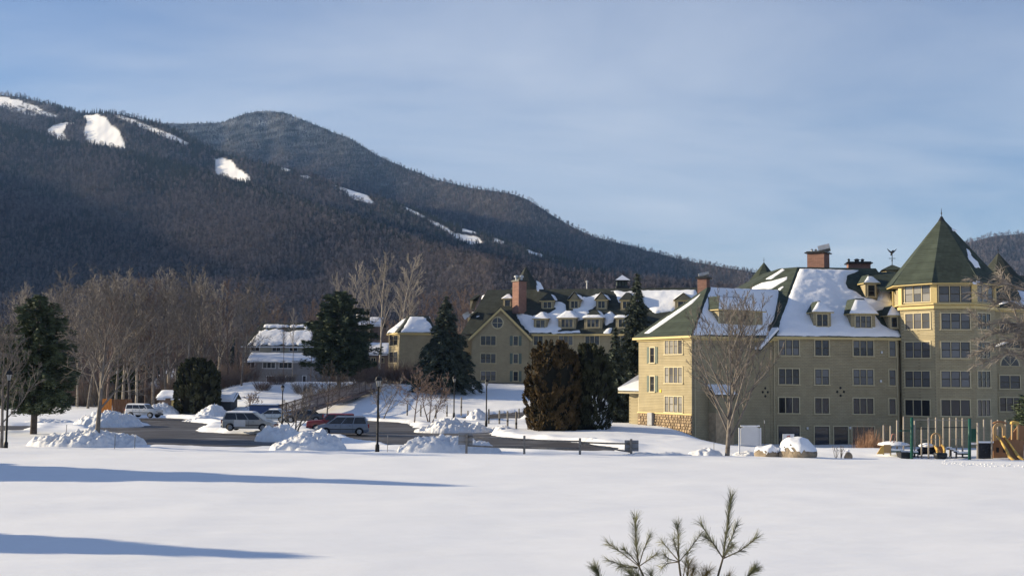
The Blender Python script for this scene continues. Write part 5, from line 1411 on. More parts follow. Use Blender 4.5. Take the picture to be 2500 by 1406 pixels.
# ---- evergreens
def needle_tree(seed, h, R, prof, whorls=26, per=8, droop=.25, clump=(.42, .16), dens=10, rise=0.0, trunk_r=.22, irregular=.25, top=.02):
    g = np.random.default_rng(seed); V = []; 
    T = MB(); T.tube([(0, 0, -.5), (0, 0, h * .5), (0, 0, h * .97)], [trunk_r, trunk_r * .6, .03], 7)
    quads = []
    for i in range(whorls):
        t = top_t = (i + .5) / whorls
        z = h * (prof[0] + (1 - prof[0]) * t)
        Rl = R * np.interp(t, prof[1], prof[2])
        nper = max(4, int(per * (0.6 + .6 * Rl / R)))
        for b in range(nper):
            a = i * 2.1 + 6.283 * b / nper + g.uniform(-.3, .3)
            L = Rl * (1 + irregular * g.uniform(-1, .55))
            d = np.array([math.cos(a), math.sin(a), 0])
            m = max(3, int(dens * L / 1.6))
            s = np.sqrt(g.uniform(.03, 1, m * 2))
            c = d[None] * (s * L)[:, None]
            c[:, 2] = z + rise * s * L - droop * L * s ** 2 + g.normal(0, .09, len(s)) * (1 + L * .3)
            side = np.array([-d[1], d[0], 0])
            c += side[None] * (g.normal(0, .16, len(s)) * L * .42 * (1.15 - s))[:, None]
            ax = d[None] * g.uniform(.25, 1, (len(s), 1)) + side[None] * g.uniform(-.9, .9, (len(s), 1)) + np.array([0, 0, 1.])[None] * (rise * .8 - droop * .8 + g.uniform(-.25, .25, (len(s), 1)))
            ax /= np.linalg.norm(ax, axis=1, keepdims=True)
            w = np.cross(ax, g.normal(0, 1, (len(s), 3))); w /= np.linalg.norm(w, axis=1, keepdims=True)
            l = clump[0] * g.uniform(.6, 1.3, (len(s), 1)); ww = clump[1] * g.uniform(.6, 1.3, (len(s), 1))
            quads.append(np.stack([c - ax * l * .5 - w * ww * .5, c - ax * l * .5 + w * ww * .5, c + ax * l * .5 + w * ww * .15, c + ax * l * .5 - w * ww * .15], 1))
            if L > .8: T.tube([(0, 0, z), d * L * .5 + [0, 0, z + rise * .5 * L - droop * L * .25], d * L * .92 + [0, 0, z + rise * L * .9 - droop * L * .85]], [max(.015, trunk_r * .16), .016, .006], 3)
    Q = np.concatenate(quads).reshape(-1, 3)
    F_ = np.arange(len(Q), dtype=np.int32).reshape(-1, 4)
    return T, Q, F_
def plant_con(name, args, m, mt, loc, label, cat='tree', rz=0.0):
    T, Q, F_ = needle_tree(**args)
    return put_tree(name, (T.mesh('trunk', mt, True), np_mesh('crown', Q, F_, m, smooth=False)), loc, label, cat, rz=rz, names=('trunk', 'crown'))
SPR = [0, .08, .3, .6, .85, 1], [.72, .98, .86, .50, .20, .03]
PIN = [0, .1, .3, .55, .8, .93, 1], [.55, .90, 1.0, .85, .60, .38, .10]
loc = ground_at(84, 97); h_ = h_for(88, 722, 97, loc[2])
plant_con('pine_tree', dict(seed=1, h=h_, R=3.4, prof=(.14, *PIN), whorls=26, per=10, droop=.10, rise=.16, clump=(.36, .10), dens=40, irregular=.5, trunk_r=.30), M_NEEDLE, M_BARKD, loc, 'dark green pine with a stout trunk at the left, behind the lamp post')
loc = ground_at(826, 182); h_ = h_for(822, 712, 182, loc[2])
plant_con('pine_tree', dict(seed=2, h=h_, R=5.4, prof=(.12, *PIN), whorls=24, per=9, droop=.06, rise=.14, clump=(.70, .20), dens=22, irregular=.55, trunk_r=.35), M_NEEDLE, M_BARKD, loc, 'broad dark pine between the grey house and the hotel annex')
loc = ground_at(1086, 178); h_ = h_for(1083, 722, 178, loc[2])
plant_con('spruce_tree', dict(seed=3, h=h_, R=5.3, prof=(.06, *SPR), whorls=28, per=9, droop=.30, clump=(.70, .18), dens=20, irregular=.42, trunk_r=.3), M_SPRUCE, M_BARKD, loc, 'drooping spruce on the slope in front of the gabled hotel wing')
loc = np.array([*P(1556, 1000, 148)[:2], 0]); loc[2] = gz(loc[0], 148); h_ = h_for(1566, 666, 148, loc[2])
plant_con('spruce_tree', dict(seed=4, h=h_, R=4.3, prof=(.02, *SPR), whorls=36, per=9, droop=.34, clump=(.58, .16), dens=24, irregular=.4, trunk_r=.3), M_SPRUCE, M_BARKD, loc, 'tallest dark spruce, rising left of the sunlit end of the hotel')
loc = ground_at(1502, 140); h_ = h_for(1502, 800, 140, loc[2])
plant_con('spruce_tree', dict(seed=14, h=h_, R=2.6, prof=(.02, *SPR), whorls=24, per=9, droop=.34, clump=(.60, .22), dens=17, irregular=.3, trunk_r=.2), M_SPRUCE, M_BARKD, loc, 'smaller dark spruce between the round cedars and the tallest spruce')
loc = ground_at(304, 196); h_ = h_for(305, 722, 196, loc[2])
plant_con('spruce_tree', dict(seed=5, h=h_, R=2.6, prof=(.05, *SPR), whorls=26, per=8, droop=.25, clump=(.7, .26), dens=12, irregular=.4), M_NEEDLE, M_BARKD, loc, 'narrow evergreen hidden among the bare trees of the left grove')
loc = ground_at(2516, 92); h_ = h_for(2510, 960, 92, loc[2])
plant_con('pine_tree', dict(seed=6, h=h_, R=1.7, prof=(.1, *PIN), whorls=12, per=8, droop=.05, rise=.25, clump=(.4, .12), dens=14, irregular=.3, trunk_r=.08), M_NEEDLE, M_BARK, loc, 'young pine at the right edge behind the playground')
for k, (px, py, H_, R_) in enumerate(((-430, 1170, 12.5, 7.6), (-880, 1343, 8.3, 4.3))):
    w = GT(max(px, -900), py, .42); tipY = {0: 53.4, 1: 31.6}[k]; X = {0: -2.3, 1: -6.3}[k] - H_ / math.tan(SUN_EL)
    Yb = tipY + (H_ / math.tan(SUN_EL)) * math.tan(rad(SUN_BACK))
    plant_con('spruce_tree', dict(seed=7 + k, h=H_, R=R_, prof=(.02, *SPR), whorls=28, per=12, droop=.2, clump=(1.0, .5), dens=30, irregular=.3), M_SPRUCE, M_BARKD, (X, Yb, .4), ['evergreen beyond the left edge that throws the upper long shadow on the field', 'evergreen beyond the left edge that throws the lower long shadow on the field'][k])

def cedar(seed, h, R, m, snowy=False, n=9000, leaf=(.30, .11)):
    g = np.random.default_rng(seed)
    nc = int(h * R * 13)
    uc = g.uniform(0, 1, nc); ac = g.uniform(0, 6.283, nc); lc = g.uniform(.92, 1.05, nc)
    prof = lambda t: np.interp(t, [0, .06, .25, .5, .72, .86, .95, 1], [.84, .94, 1.0, 1.0, .94, .78, .52, .16])
    ci = g.integers(0, nc, n); f = g.uniform(0, 1, n) ** .7                       # f: from the root to the tip of its bough
    zc = h * uc[ci] ** .92; a = ac[ci] + g.normal(0, .085, n) * (1.1 - .6 * f) * 2.6 / R
    z = np.clip(zc + (f - .45) * .75 + g.normal(0, .10, n), .02, h * 1.02); t = np.clip(zc / h, 0, 1)
    lump = 1 + .10 * fbm(a * 2.2, z / 1.6, seed, 3)
    r = R * prof(t) * lump * lc[ci] * (.84 + .15 * f) + g.normal(0, .05, n) - .10 * (f > .8)
    c = np.stack([r * np.cos(a), r * np.sin(a), z], -1)
    o = np.stack([np.cos(a), np.sin(a), np.zeros(n)], -1); sd_ = np.stack([-np.sin(a), np.cos(a), np.zeros(n)], -1)
    ax = o * g.uniform(.1, .8, (n, 1)) + sd_ * g.uniform(-.5, .5, (n, 1)) + np.array([0, 0, 1.])[None] * g.uniform(.3, 1, (n, 1)); ax /= np.linalg.norm(ax, axis=1, keepdims=True)
    w = np.cross(ax, o * .6 + g.normal(0, .7, (n, 3))); w /= np.linalg.norm(w, axis=1, keepdims=True)
    l = leaf[0] * g.uniform(.6, 1.3, (n, 1)); ww = leaf[1] * g.uniform(.6, 1.3, (n, 1))
    Q = np.stack([c - ax * l * .5 - w * ww * .3, c - ax * l * .5 + w * ww * .3, c + ax * l * .5 + w * ww * .5, c + ax * l * .5 - w * ww * .5], 1).reshape(-1, 3)
    F_ = np.arange(len(Q), dtype=np.int32).reshape(-1, 4)
    me = np_mesh('foliage', Q, F_, [m, M_ROOFSNOW], smooth=False)
    if snowy:
        mi = ((g.uniform(0, 1, n) < .10) & (o[:, 0] > .05) & (o[:, 1] < -.3) & (z < h * .42)).astype(np.int32)
        me.polygons.foreach_set('material_index', mi)
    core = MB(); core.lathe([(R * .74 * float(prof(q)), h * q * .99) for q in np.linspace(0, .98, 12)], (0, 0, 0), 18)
    return core, me
def plant_cedar(px, Y, ytop, R, m, seed, label, snowy=False, n=9000, yb=None, leaf=(.30, .11)):
    loc = ground_at(px, Y)
    if yb: loc = P(px, yb, Y)
    h_ = h_for(px, ytop, Y, loc[2]); core, me = cedar(seed, h_ + .3, R, m, snowy, n, leaf)
    t = thing('cedar_bush', label, 'bush', loc - np.array([0, 0, .25]))
    core.build('shade_core', mat('inner_shade', (.014, .013, .008), rough=.95, var=.3), t, True); inst('foliage', me, t)  # added dark core: the shade between the boughs is put into its colour
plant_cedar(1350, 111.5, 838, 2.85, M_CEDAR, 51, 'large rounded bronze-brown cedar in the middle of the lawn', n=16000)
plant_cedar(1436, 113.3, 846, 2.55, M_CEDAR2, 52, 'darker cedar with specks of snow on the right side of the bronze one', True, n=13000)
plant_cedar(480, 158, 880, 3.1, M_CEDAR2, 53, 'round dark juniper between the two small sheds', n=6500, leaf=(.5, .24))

# ---- leaning limbs of a tree beyond the right edge
def limb(mb, pts, r0, r1, seed, ntw=26, tl=.9, Y=62.0, hang=.0):
    g = random.Random(seed); path = [P(x, y, Y + .25 * k) for k, (x, y) in enumerate(pts)]
    n = len(path); rr = [r0 + (r1 - r0) * k / (n - 1) for k in range(n)]
    mb.tube(path, rr, 5)
    for q in range(ntw):
        t = (q + g.random()) / ntw * (n - 1); k = min(int(t), n - 2); f = t - k
        p = path[k] * (1 - f) + path[k + 1] * f; d = unit(path[k + 1] - path[k])
        dd = unit(d + np.array([g.gauss(0, .35), g.gauss(0, .5), g.gauss(.12, .40)])); l = tl * g.uniform(.5, 1.4) * (1.1 - .5 * t / (n - 1))
        m1 = p + dd * l * .5; e = m1 + unit(dd + np.array([-.2, 0, -.25 - hang])) * l * .5
        mb.tube([p, m1, e], [.018, .015, .006], 3)
        for s in range(3):
            qq = p + (m1 - p) * g.uniform(.3, 1); d3 = unit(dd + np.array([g.gauss(0, .5), g.gauss(0, .5), g.gauss(-.1, .5)]))
            mb.tube([qq, qq + d3 * l * .4, qq + d3 * l * .4 + unit(d3 + np.array([-.2, 0, -.3])) * l * .3], [.013, .010, .005], 3)
T = MB(); T.tube([P(2556, 1122, 62), P(2550, 1000, 62), P(2542, 880, 62.2), P(2530, 770, 62.4), P(2520, 640, 62.4)], [.24, .2, .16, .11, .05], 8)
B = MB()
limb(B, [(2546, 960), (2512, 880), (2498, 850), (2488, 795), (2472, 742), (2450, 690), (2438, 655)], .085, .018, 1, 60, .95)
limb(B, [(2540, 872), (2500, 828), (2460, 834), (2420, 846), (2384, 866)], .09, .018, 2, 64, 1.0, hang=.2)
limb(B, [(2546, 900), (2500, 872), (2464, 862), (2430, 878), (2384, 890)], .08, .018, 3, 54, .9, hang=.2)
limb(B, [(2535, 800), (2500, 792), (2450, 786), (2400, 793), (2372, 768)], .07, .016, 4, 56, 1.0)
limb(B, [(2530, 760), (2498, 752), (2462, 737), (2430, 742), (2378, 712)], .07, .016, 5, 56, 1.0, hang=.15)
limb(B, [(2524, 720), (2488, 700), (2452, 690), (2410, 700), (2372, 684)], .055, .014, 6, 48, .9, hang=.3)
limb(B, [(2538, 842), (2500, 812), (2460, 808), (2420, 815), (2390, 832)], .07, .016, 7, 54, .9)
rt_loc = P(2556, 1122, 62)
t = thing('bare_tree', 'bare tree at the right edge whose long drooping limbs cross the tower wall', 'tree', rt_loc)
for nm, mb in (('trunk', T), ('branches', B)): mb.build(nm, M_BARKP if nm == 'x' else bark('mid_grey_bark', (.17, .15, .13), (.25, .22, .19)), t, False, Matrix.Translation(-Vector(tuple(rt_loc))))  # one mid-grey bark colour for trunk and limbs alike
sn = MB()
for a_, b_ in (((2464, 737), (2500, 750)), ((2440, 745), (2462, 740)), ((2430, 848), (2462, 838))):
    sn.tube([P(*a_, 62.6) + [0, 0, .05], (P(*a_, 62.6) + P(*b_, 62.4)) / 2 + [0, 0, .10], P(*b_, 62.4) + [0, 0, .06]], [.03, .07, .03], 6, True)
sn.build('branch_snow', M_ROOFSNOW, t, True, Matrix.Translation(-Vector(tuple(rt_loc))))

# ---- brush, shrubs and dead grass
def shrub_mesh(seed, h, r, n, m, twig=.012):
    g = random.Random(seed); mb = MB()
    for k in range(n):
        a = g.uniform(0, 6.283); q = r * math.sqrt(g.random()) * .5; d = unit(np.array([math.cos(a) * g.uniform(.1, .9), math.sin(a) * g.uniform(.1, .9), 1]))
        p = np.array([q * math.cos(a), q * math.sin(a), -.2]); l = h * g.uniform(.6, 1.1); m1 = p + d * l * .55; e = m1 + unit(d + np.array([g.gauss(0, .25), g.gauss(0, .25), 0])) * l * .5
        mb.tube([p, m1, e], [twig * 1.5, twig, twig * .5], 3)
        for s in range(5):
            f = g.uniform(.3, 1); c = p + (m1 - p) * f; d2 = unit(d + np.array([g.gauss(0, .6), g.gauss(0, .6), .1])); mb.tube([c, c + d2 * l * .35], [twig * .8, twig * .4], 3)
    return mb.mesh('stems', m)
SH = [shrub_mesh(61, 3.4, 3.0, 130, M_BARKR, .018), shrub_mesh(62, 2.6, 2.6, 120, M_BARK, .018)]
for k, (px, Y, s, kk, lab) in enumerate(((640, 178, .6, 0, 'low reddish shrub in front of the grey house, leftmost'), (675, 186, .7, 0, 'reddish shrub right below the grey house windows'), (740, 176, .9, 1, 'bare shrub at the foot of the ramp'), (778, 168, 1.15, 1, 'tall bare shrub left under the pine'), (812, 170, 1.2, 1, 'tall bare shrub in the middle under the pine'), (850, 172, 1.2, 1, 'tall bare shrub right under the pine'), (895, 184, 1.2, 0, 'reddish shrub at the top of the ramp'), (935, 190, 1.3, 0, 'reddish shrub below the brown cottage'), (968, 190, 1.25, 0, 'reddish shrub below the annex corner'), (1000, 192, 1.2, 0, 'reddish shrub below the annex front'), (1030, 190, 1.1, 0, 'reddish shrub between the annex and the spruce'), (560, 190, 1.0, 0, 'reddish shrub behind the bin shed'), (700, 196, .8, 1, 'bare shrub beside the lower windows of the grey house'))):
    loc = ground_at(px, Y); put_tree('bare_shrub', (SH[kk],), loc, lab, 'shrub', group='bare shrubs below the houses', rz=k * .9, s=s, names=('stems',))
M_STRAW = mat('dead_grass', (.20, .11, .065), rough=.9, var=.25, scale=2.0, col2=(.30, .18, .11))
g = random.Random(8); mb = MB()
for k in range(900):
    u = g.gauss(2122, 17); Yg = g.uniform(100, 108); p = P(u, 1000, Yg); p = np.array([p[0], Yg, gz(p[0], Yg) - .1])
    l = g.uniform(.8, 2.1) * (1.15 - abs(u - 2122) / 60); e = p + np.array([g.gauss(0, .28), g.gauss(0, .28), l]); m_ = (p + e) / 2 + np.array([g.gauss(0, .05), 0, .1])
    mb.tube([p, m_, e], [.014, .011, .004], 3)
for k in range(110):
    u = g.uniform(2080, 2175); Yg = g.uniform(102, 110); p = P(u, 1000, Yg); p = np.array([p[0], Yg, gz(p[0], Yg) - .1]); mb.tube([p, p + np.array([g.gauss(0, .2), 0, g.uniform(1.5, 3.0)])], [.012, .004], 3)
tag(mb.build('dead_grass', M_STRAW), 'clump of tall reddish dead grass before the hotel', kind='stuff')

# brush under and behind the grove
PROTO['brush'] = [proto_obj('brush', shrub_mesh(71, 3.6, 2.6, 70, M_BARK, .022)), proto_obj('brush', shrub_mesh(72, 4.6, 2.4, 70, M_BARKR, .022)), proto_obj('brush', shrub_mesh(73, 2.6, 2.4, 70, M_BARK, .020))]
bu, bv = np.meshgrid(np.linspace(-.47, -.015, 90), np.linspace(186, 262, 40)); BX = bu * bv
bz = snow_z(BX, bv); me = np_mesh('brush_ground', np.stack([BX.ravel(), bv.ravel(), bz.ravel() - .05], -1), grid_faces(40, 90), M_SNOW)
dn = np.where(bu < -.225, sm((bv - 188) / 8), sm((bv - 226) / 6)) * (vnoise(BX / 6, bv / 6, 4) * .8 + .45)
set_attr(me, 'bare', dn.ravel())
scatter('brush', me, [(PROTO['brush'], 'bare', .085, .6, 1.25)], 'tangled brown brush under the left grove')

# the wood behind everything in the valley
vx = np.linspace(-420, 420, 60); vy = np.linspace(258, 620, 40)
VX, VY = np.meshgrid(vx, vy); VZ = H(VX, VY)
me = np_mesh('valley_wood', np.stack([VX.ravel(), VY.ravel(), VZ.ravel()], -1), grid_faces(40, 60), M_SNOW)
set_attr(me, 'bare', np.ones(VX.size)); set_attr(me, 'con', (fbm(VX / 60, VY / 50, 5, 3).ravel() > .12).astype(float))
PROTO['wood'] = []
for sd_, m in ((131, M_BARKR), (132, M_BARK), (133, M_BARKR)):
    T, B = bare_tree(sd_, 13.0, .16, clear=.2, nb=12, ang=38, up=.3, kids=(6, 4), levels=2, lenf=.44, wob=.1, twig=.04)
    T.v += [] ; b0 = len(T.v); T.v.extend(B.v); T.f.extend([tuple(i + b0 for i in f) for f in B.f]); T.mi.extend(B.mi)
    PROTO['wood'].append(proto_obj('bare_crown', T.mesh('bare_crown', m)))
scatter('woods', me, [(PROTO['wood'], 'bare', .022, .7, 1.25), (PROTO['con'], 'con', .004, .7, 1.1)], 'brown winter wood filling the valley behind the houses')
# ------------------------------------------------------------------ ploughed snow piles
def snow_pile(label, x0, x1, ytop, ybase, Y, depth, seed, peak=.5, lump=1.0, z0=None):
    a = P(x0, ybase, Y); b = P(x1, ybase, Y); w = b[0] - a[0]; cx = (a[0] + b[0]) / 2
    zb = gz(cx, Y) if z0 is None else z0
    h = (P((x0 + x1) / 2, ytop, Y)[2] - zb) * .86
    nx = int(np.clip(w / .085, 24, 120)); ny = int(np.clip(depth / .085, 20, 70))
    U, Vv = np.meshgrid(np.linspace(-1, 1, nx), np.linspace(-1, 1, ny))
    pk = (peak - .5) * 2
    uu = np.where(U < pk, (U - pk) / (1 + pk), (U - pk) / (1 - pk))
    r = np.clip(1 - np.abs(uu) ** 1.7 - np.abs(Vv) ** 2.2, 0, 1)
    X = U * w / 2; Yl = Vv * depth / 2
    n1_ = fbm(X / 1.3 + seed, Yl / 1.0, seed, 4); n2_ = 1 - 2.6 * np.abs(fbm(X / .62, Yl / .5 + seed, seed + 5, 3)); n3_ = vnoise(X / .30, Yl / .26, seed + 9) - .5; n4_ = vnoise(X / .15, Yl / .14, seed + 19) - .5
    Z = h * .92 * r ** .62 * (1 + .55 * n1_ * lump) + lump * (.24 * n2_ * r ** .5 + .34 * n3_ * r ** .35 + .14 * n4_ * r ** .3) * min(1, h) - .10
    Z = Z - .30 * (1 - np.clip(r / .12, 0, 1))
    gzv = snow_z(X + cx, Yl + Y) - zb
    base = np.where(np.isfinite(gzv), np.minimum(gzv, .5), 0)
    me = np_mesh('snow_pile', np.stack([X.ravel(), Yl.ravel(), (Z + base).ravel()], -1), grid_faces(ny, nx), M_PILE, smooth=False)
    o = inst('snow_pile', me); o.location = (cx, Y, zb)
    tag(o, label, 'snow pile', 'ploughed snow piles round the parking lot')
    return o
PILES = [
    ('widest snow pile at the near left, with a bare tree rising from it', 62, 362, 1046, 1097, 83.5, 5.0, 1, .5),
    ('snow pile in front of the white off-road vehicle', 178, 352, 1001, 1041, 122, 6.5, 2, .55),
    ('snow pile at the field edge in front of the red vehicle', 655, 850, 1050, 1098, 82.0, 4.6, 3, .55),
    ('snow ridge beside the small multi-stemmed tree, left behind that pile', 620, 735, 1038, 1072, 97, 4.5, 4, .45),
    ('snow pile at the field edge behind the left sign of the rail fence', 962, 1232, 1060, 1105, 80.0, 4.4, 5, .4),
    ('long snow pile between the two arms of the drive', 1006, 1215, 1022, 1051, 116, 6.0, 6, .45),
    ('low snow ridge under the right sign of the rail fence', 1490, 1700, 1098, 1123, 77.5, 2.4, 7, .5),
    ('chunky snow heap just left of the big bare tree trunk', 1676, 1766, 1092, 1120, 78.5, 2.4, 8, .55),
    ('snow heap between the big bare tree and the boulders', 1786, 1848, 1097, 1121, 79.5, 2.2, 9, .5),
    ('snow mound in front of the dark bin shed', 478, 556, 990, 1019, 150, 6.0, 10, .6),
    ('snow bank behind the white off-road vehicle bonnet', 362, 440, 985, 1017, 156, 5.0, 11, .3),
    ('low snow bank at the far edge of the left lot', 440, 545, 1010, 1030, 139, 5.0, 12, .4),
    ('small snow heap at the corner of the drive beside the posts', 1186, 1250, 1036, 1056, 112, 4.0, 13, .6),
    ('snow bank along the far side of the upper drive', 1136, 1196, 997, 1016, 150, 5.0, 14, .5),
    ('snow bank at the far left behind the pine trunk', 60, 180, 1020, 1040, 128, 5.0, 15, .5),
    ('small snow heap by the entrance path in front of the hotel lawn', 1418, 1468, 1064, 1077, 98, 3.0, 16, .5),
]
for k, q in enumerate(PILES): snow_pile(*q)

# ------------------------------------------------------------------ vehicles
M_TYRE = mat('tyre_rubber', (.012, .012, .013), rough=.8); M_RIM = mat('alloy_rim', (.35, .36, .38), rough=.35, metal=.8)
M_CGLASS = mat('car_glass', (.012, .014, .018), rough=.05, spec=.6, var=.05); M_PLAST = mat('dark_plastic', (.02, .02, .022), rough=.6)
M_RED = mat('tail_lamp', (.35, .02, .015), rough=.2); M_LAMP = mat('head_lamp', (.55, .55, .54), rough=.1)
def paint(name, c): return mat(name, c, rough=.32, var=.05, spec=.5, coat=.5)
def car(label, cat, col, L, W, Hh, prof, glasshouse, px, yb, Y, rz, z=None, snow=0.0, pillars=(), name='parked_car', two=None, wheel_r=.33, wx=None, clad=False):
    """prof: lower body outline stations (x fraction, z_low, z_belt); glasshouse: (x0 bottom, x0 top, x1 top, x1 bottom) fractions; front is +x"""
    w_ = P(px, yb, Y); loc = np.array([w_[0], Y, w_[2] if z is None else z])
    t = thing(name, label, cat, loc, rz)
    m = paint(*col)
    st = [(x * L - L / 2, zl, zb, hw) for x, zl, zb, hw in prof]
    mb = MB(); rings = []
    for x, zl, zb, hw in st:
        h2 = W / 2 * hw
        rings.append(mb.pts([(x, -h2 * .94, zl), (x, -h2, zl + (zb - zl) * .35), (x, -h2 * .99, zl + (zb - zl) * .75), (x, -h2 * .93, zb), (x, -h2 * .5, zb + .03), (x, h2 * .5, zb + .03), (x, h2 * .93, zb), (x, h2 * .99, zl + (zb - zl) * .75), (x, h2, zl + (zb - zl) * .35), (x, h2 * .94, zl)]))
    for k in range(len(rings) - 1):
        for i in range(10):
            j = (i + 1) % 10; mb.face((rings[k] + i, rings[k + 1] + i, rings[k + 1] + j, rings[k] + j))
    mb.face([rings[0] + i for i in range(10)]); mb.face([rings[-1] + i for i in reversed(range(10))])
    body = mb.build('body', m, t)
    # cabin
    xb0, xt0, xt1, xb1 = [q * L - L / 2 for q in glasshouse]
    zb = float(np.interp(.5, [p[0] for p in prof], [p[2] for p in prof])) + .0
    hb = W / 2 * .93; ht = W / 2 * .76
    zb0 = float(np.interp(glasshouse[0], [p[0] for p in prof], [p[2] for p in prof])); zb1 = float(np.interp(glasshouse[3], [p[0] for p in prof], [p[2] for p in prof]))
    cb = MB()
    low = [(xb0, -hb, zb0 - .02), (xb1, -hb, zb1 - .02), (xb1, hb, zb1 - .02), (xb0, hb, zb0 - .02)]
    top = [(xt0, -ht, Hh - .06), (xt1, -ht, Hh - .06), (xt1, ht, Hh - .06), (xt0, ht, Hh - .06)]
    cen = [(xt0 + .18, -ht * .72, Hh), (xt1 - .18, -ht * .72, Hh), (xt1 - .18, ht * .72, Hh), (xt0 + .18, ht * .72, Hh)]
    i0, i1, i2 = cb.pts(low), cb.pts(top), cb.pts(cen)
    for i in range(4):
        j = (i + 1) % 4; cb.face((i0 + i, i0 + j, i1 + j, i1 + i)); cb.face((i1 + i, i1 + j, i2 + j, i2 + i))
    cb.face([i2, i2 + 1, i2 + 2, i2 + 3])
    cb.build('cabin', m, t)
    def quad_on(a, b, c, d, u0, u1, v0, v1, nm, mm, outv=.012):
        a, b, c, d = [np.array(q) for q in (a, b, c, d)]
        f = lambda u, v: (a * (1 - u) + b * u) * (1 - v) + (d * (1 - u) + c * u) * v
        n = np.cross(b - a, d - a); n /= np.linalg.norm(n); q = MB()
        q.extrude([f(u0, v0) + n * outv, f(u1, v0) + n * outv, f(u1, v1) + n * outv, f(u0, v1) + n * outv], -n * .02)
        return q.build(nm, mm, t)
    for s_, (A_, B_, C_, D_) in ((0, (low[0], low[1], top[1], top[0])), (1, (low[2], low[3], top[3], top[2]))):
        cuts = [.03] + list(pillars) + [.97]
        for k in range(len(cuts) - 1):
            u0, u1 = cuts[k] + .012, cuts[k + 1] - .012
            if s_: u0, u1 = 1 - u1, 1 - u0
            quad_on(A_, B_, C_, D_, u0, u1, .10, .90, 'side_window', M_CGLASS)
    quad_on(low[1], low[2], top[2], top[1], .06, .94, .08, .95, 'windscreen', M_CGLASS)
    quad_on(low[3], low[0], top[0], top[3], .08, .92, .12, .9, 'rear_window', M_CGLASS)
    zl = prof[len(prof) // 2][1]
    wx = wx or (.18, .80)
    for fx in wx:
        for sg in (-1, 1):
            c = (fx * L - L / 2, sg * (W / 2 - .10), wheel_r)
            ar = MB(); n = 16
            ar.extrude([(c[0] + (wheel_r + .075) * math.cos(6.283 * i / n), sg * (W / 2 + .001) * 1.0, max(.16, c[2] + (wheel_r + .075) * math.sin(6.283 * i / n))) for i in range(n)], (0, -sg * .06, 0)); ar.build('wheel_arch', M_PLAST, t)
            wt = MB(); wt.tube([(c[0], c[1] - .1, c[2]), (c[0], c[1] + .115 * sg + (.0 if sg > 0 else 0), c[2])] if sg > 0 else [(c[0], c[1] + .1, c[2]), (c[0], c[1] - .115, c[2])], wheel_r, 18, True)
            wo = wt.build('wheel', M_TYRE, t, True)
            rm = MB(); rm.tube([(c[0], c[1] + sg * .10, c[2]), (c[0], c[1] + sg * .125, c[2])], wheel_r * .64, 14, True); inst('rim', rm.mesh('rim', M_RIM), wo)
            hb_ = MB()
            for q in range(5):
                an = 6.283 * q / 5; hb_.box((c[0] + .36 * wheel_r * math.cos(an), c[1] + sg * .127, c[2] + .36 * wheel_r * math.sin(an)), (.05, .008, .05))
            inst('rim_hole', hb_.mesh('rim_hole', M_TYRE), wo)
    zb_f, zb_r = prof[-1][2], prof[0][2]
    for sg in (-1, 1):
        q = MB(); q.box((L / 2 - .10, sg * W * .36, zb_f - .10), (.20, W * .17, .15)); q.build('headlight', M_LAMP, t)
        q = MB(); q.box((-L / 2 + .05, sg * W * .41, zb_r - .12), (.14, W * .10, .34)); q.build('tail_light', M_RED, t)
        q = MB(); q.box((xb1 - .35, sg * (W / 2 + .07), zb1 + .08), (.12, .16, .13)); q.build('mirror', m, t)
        q = MB()
        for xx in (.36, .62): q.box((xx * L - L / 2, sg * (W / 2 + .003), zl + (zb - zl) * .80), (.16, .02, .035))
        q.build('door_handle', M_PLAST, t)
        q = MB(); q.box((0, sg * (W / 2 + .004), zl + (zb - zl) * .42), (L * .5, .025, .06)); q.build('side_moulding', M_PLAST, t)
        for xx in pillars:
            q = MB(); xd = (xb0 + (xb1 - xb0) * xx); q.box((xd, sg * (W / 2 - .004), zl + (zb - zl) * .55), (.012, .02, (zb - zl) * .8)); q.build('door_seam', M_PLAST, t)
    for sx in (-1, 1):
        q = MB(); q.box((sx * (L / 2 - .05), 0, .42), (.16, W * .90, .20)); q.build('bumper', M_PLAST if clad else m, t)
    q = MB(); q.box((L / 2 - .02, 0, .62), (.05, W * .5, .12)); q.build('grille', M_PLAST, t)
    if two:
        q = MB(); q.box((two[0] * L - L / 2, -W / 2 - .004, .72), (two[1] * L, .03, .62)); q.build('sliding_door', paint('white_door_paint', (.62, .63, .64)), t)['label'] = 'whiter sliding door'
    if snow:
        q = MB(); c0 = q.pts([(xt0 - .02, -ht * .98, Hh - .04), (xt1 + .02, -ht * .98, Hh - .04), (xt1 + .02, ht * .98, Hh - .04), (xt0 - .02, ht * .98, Hh - .04)]); c1 = q.pts([(xt0 + .15, -ht * .8, Hh + snow), (xt1 - .2, -ht * .8, Hh + snow), (xt1 - .2, ht * .8, Hh + snow), (xt0 + .15, ht * .8, Hh + snow)])
        for i in range(4):
            j = (i + 1) % 4; q.face((c0 + i, c0 + j, c1 + j, c1 + i))
        q.face([c1, c1 + 1, c1 + 2, c1 + 3]); q.build('roof_snow', M_ROOFSNOW, t)
    return t
VAN = [(0, .40, .98, .88), (.03, .26, 1.04, .97), (.2, .22, 1.06, 1), (.7, .22, 1.04, 1), (.82, .22, 1.0, .99), (.95, .26, .84, .92), (1, .34, .66, .76)]
VANG = (.015, .07, .60, .82)
SUV = [(0, .46, 1.04, .9), (.03, .36, 1.10, .98), (.3, .34, 1.12, 1), (.7, .34, 1.10, 1), (.90, .36, 1.06, .97), (.98, .40, 1.0, .93), (1, .46, .92, .88)]
SUVG = (.012, .03, .56, .70)
SED = [(0, .40, .92, .84), (.04, .26, 1.0, .95), (.25, .22, .96, 1), (.7, .22, .92, 1), (.92, .26, .80, .93), (1, .34, .66, .76)]
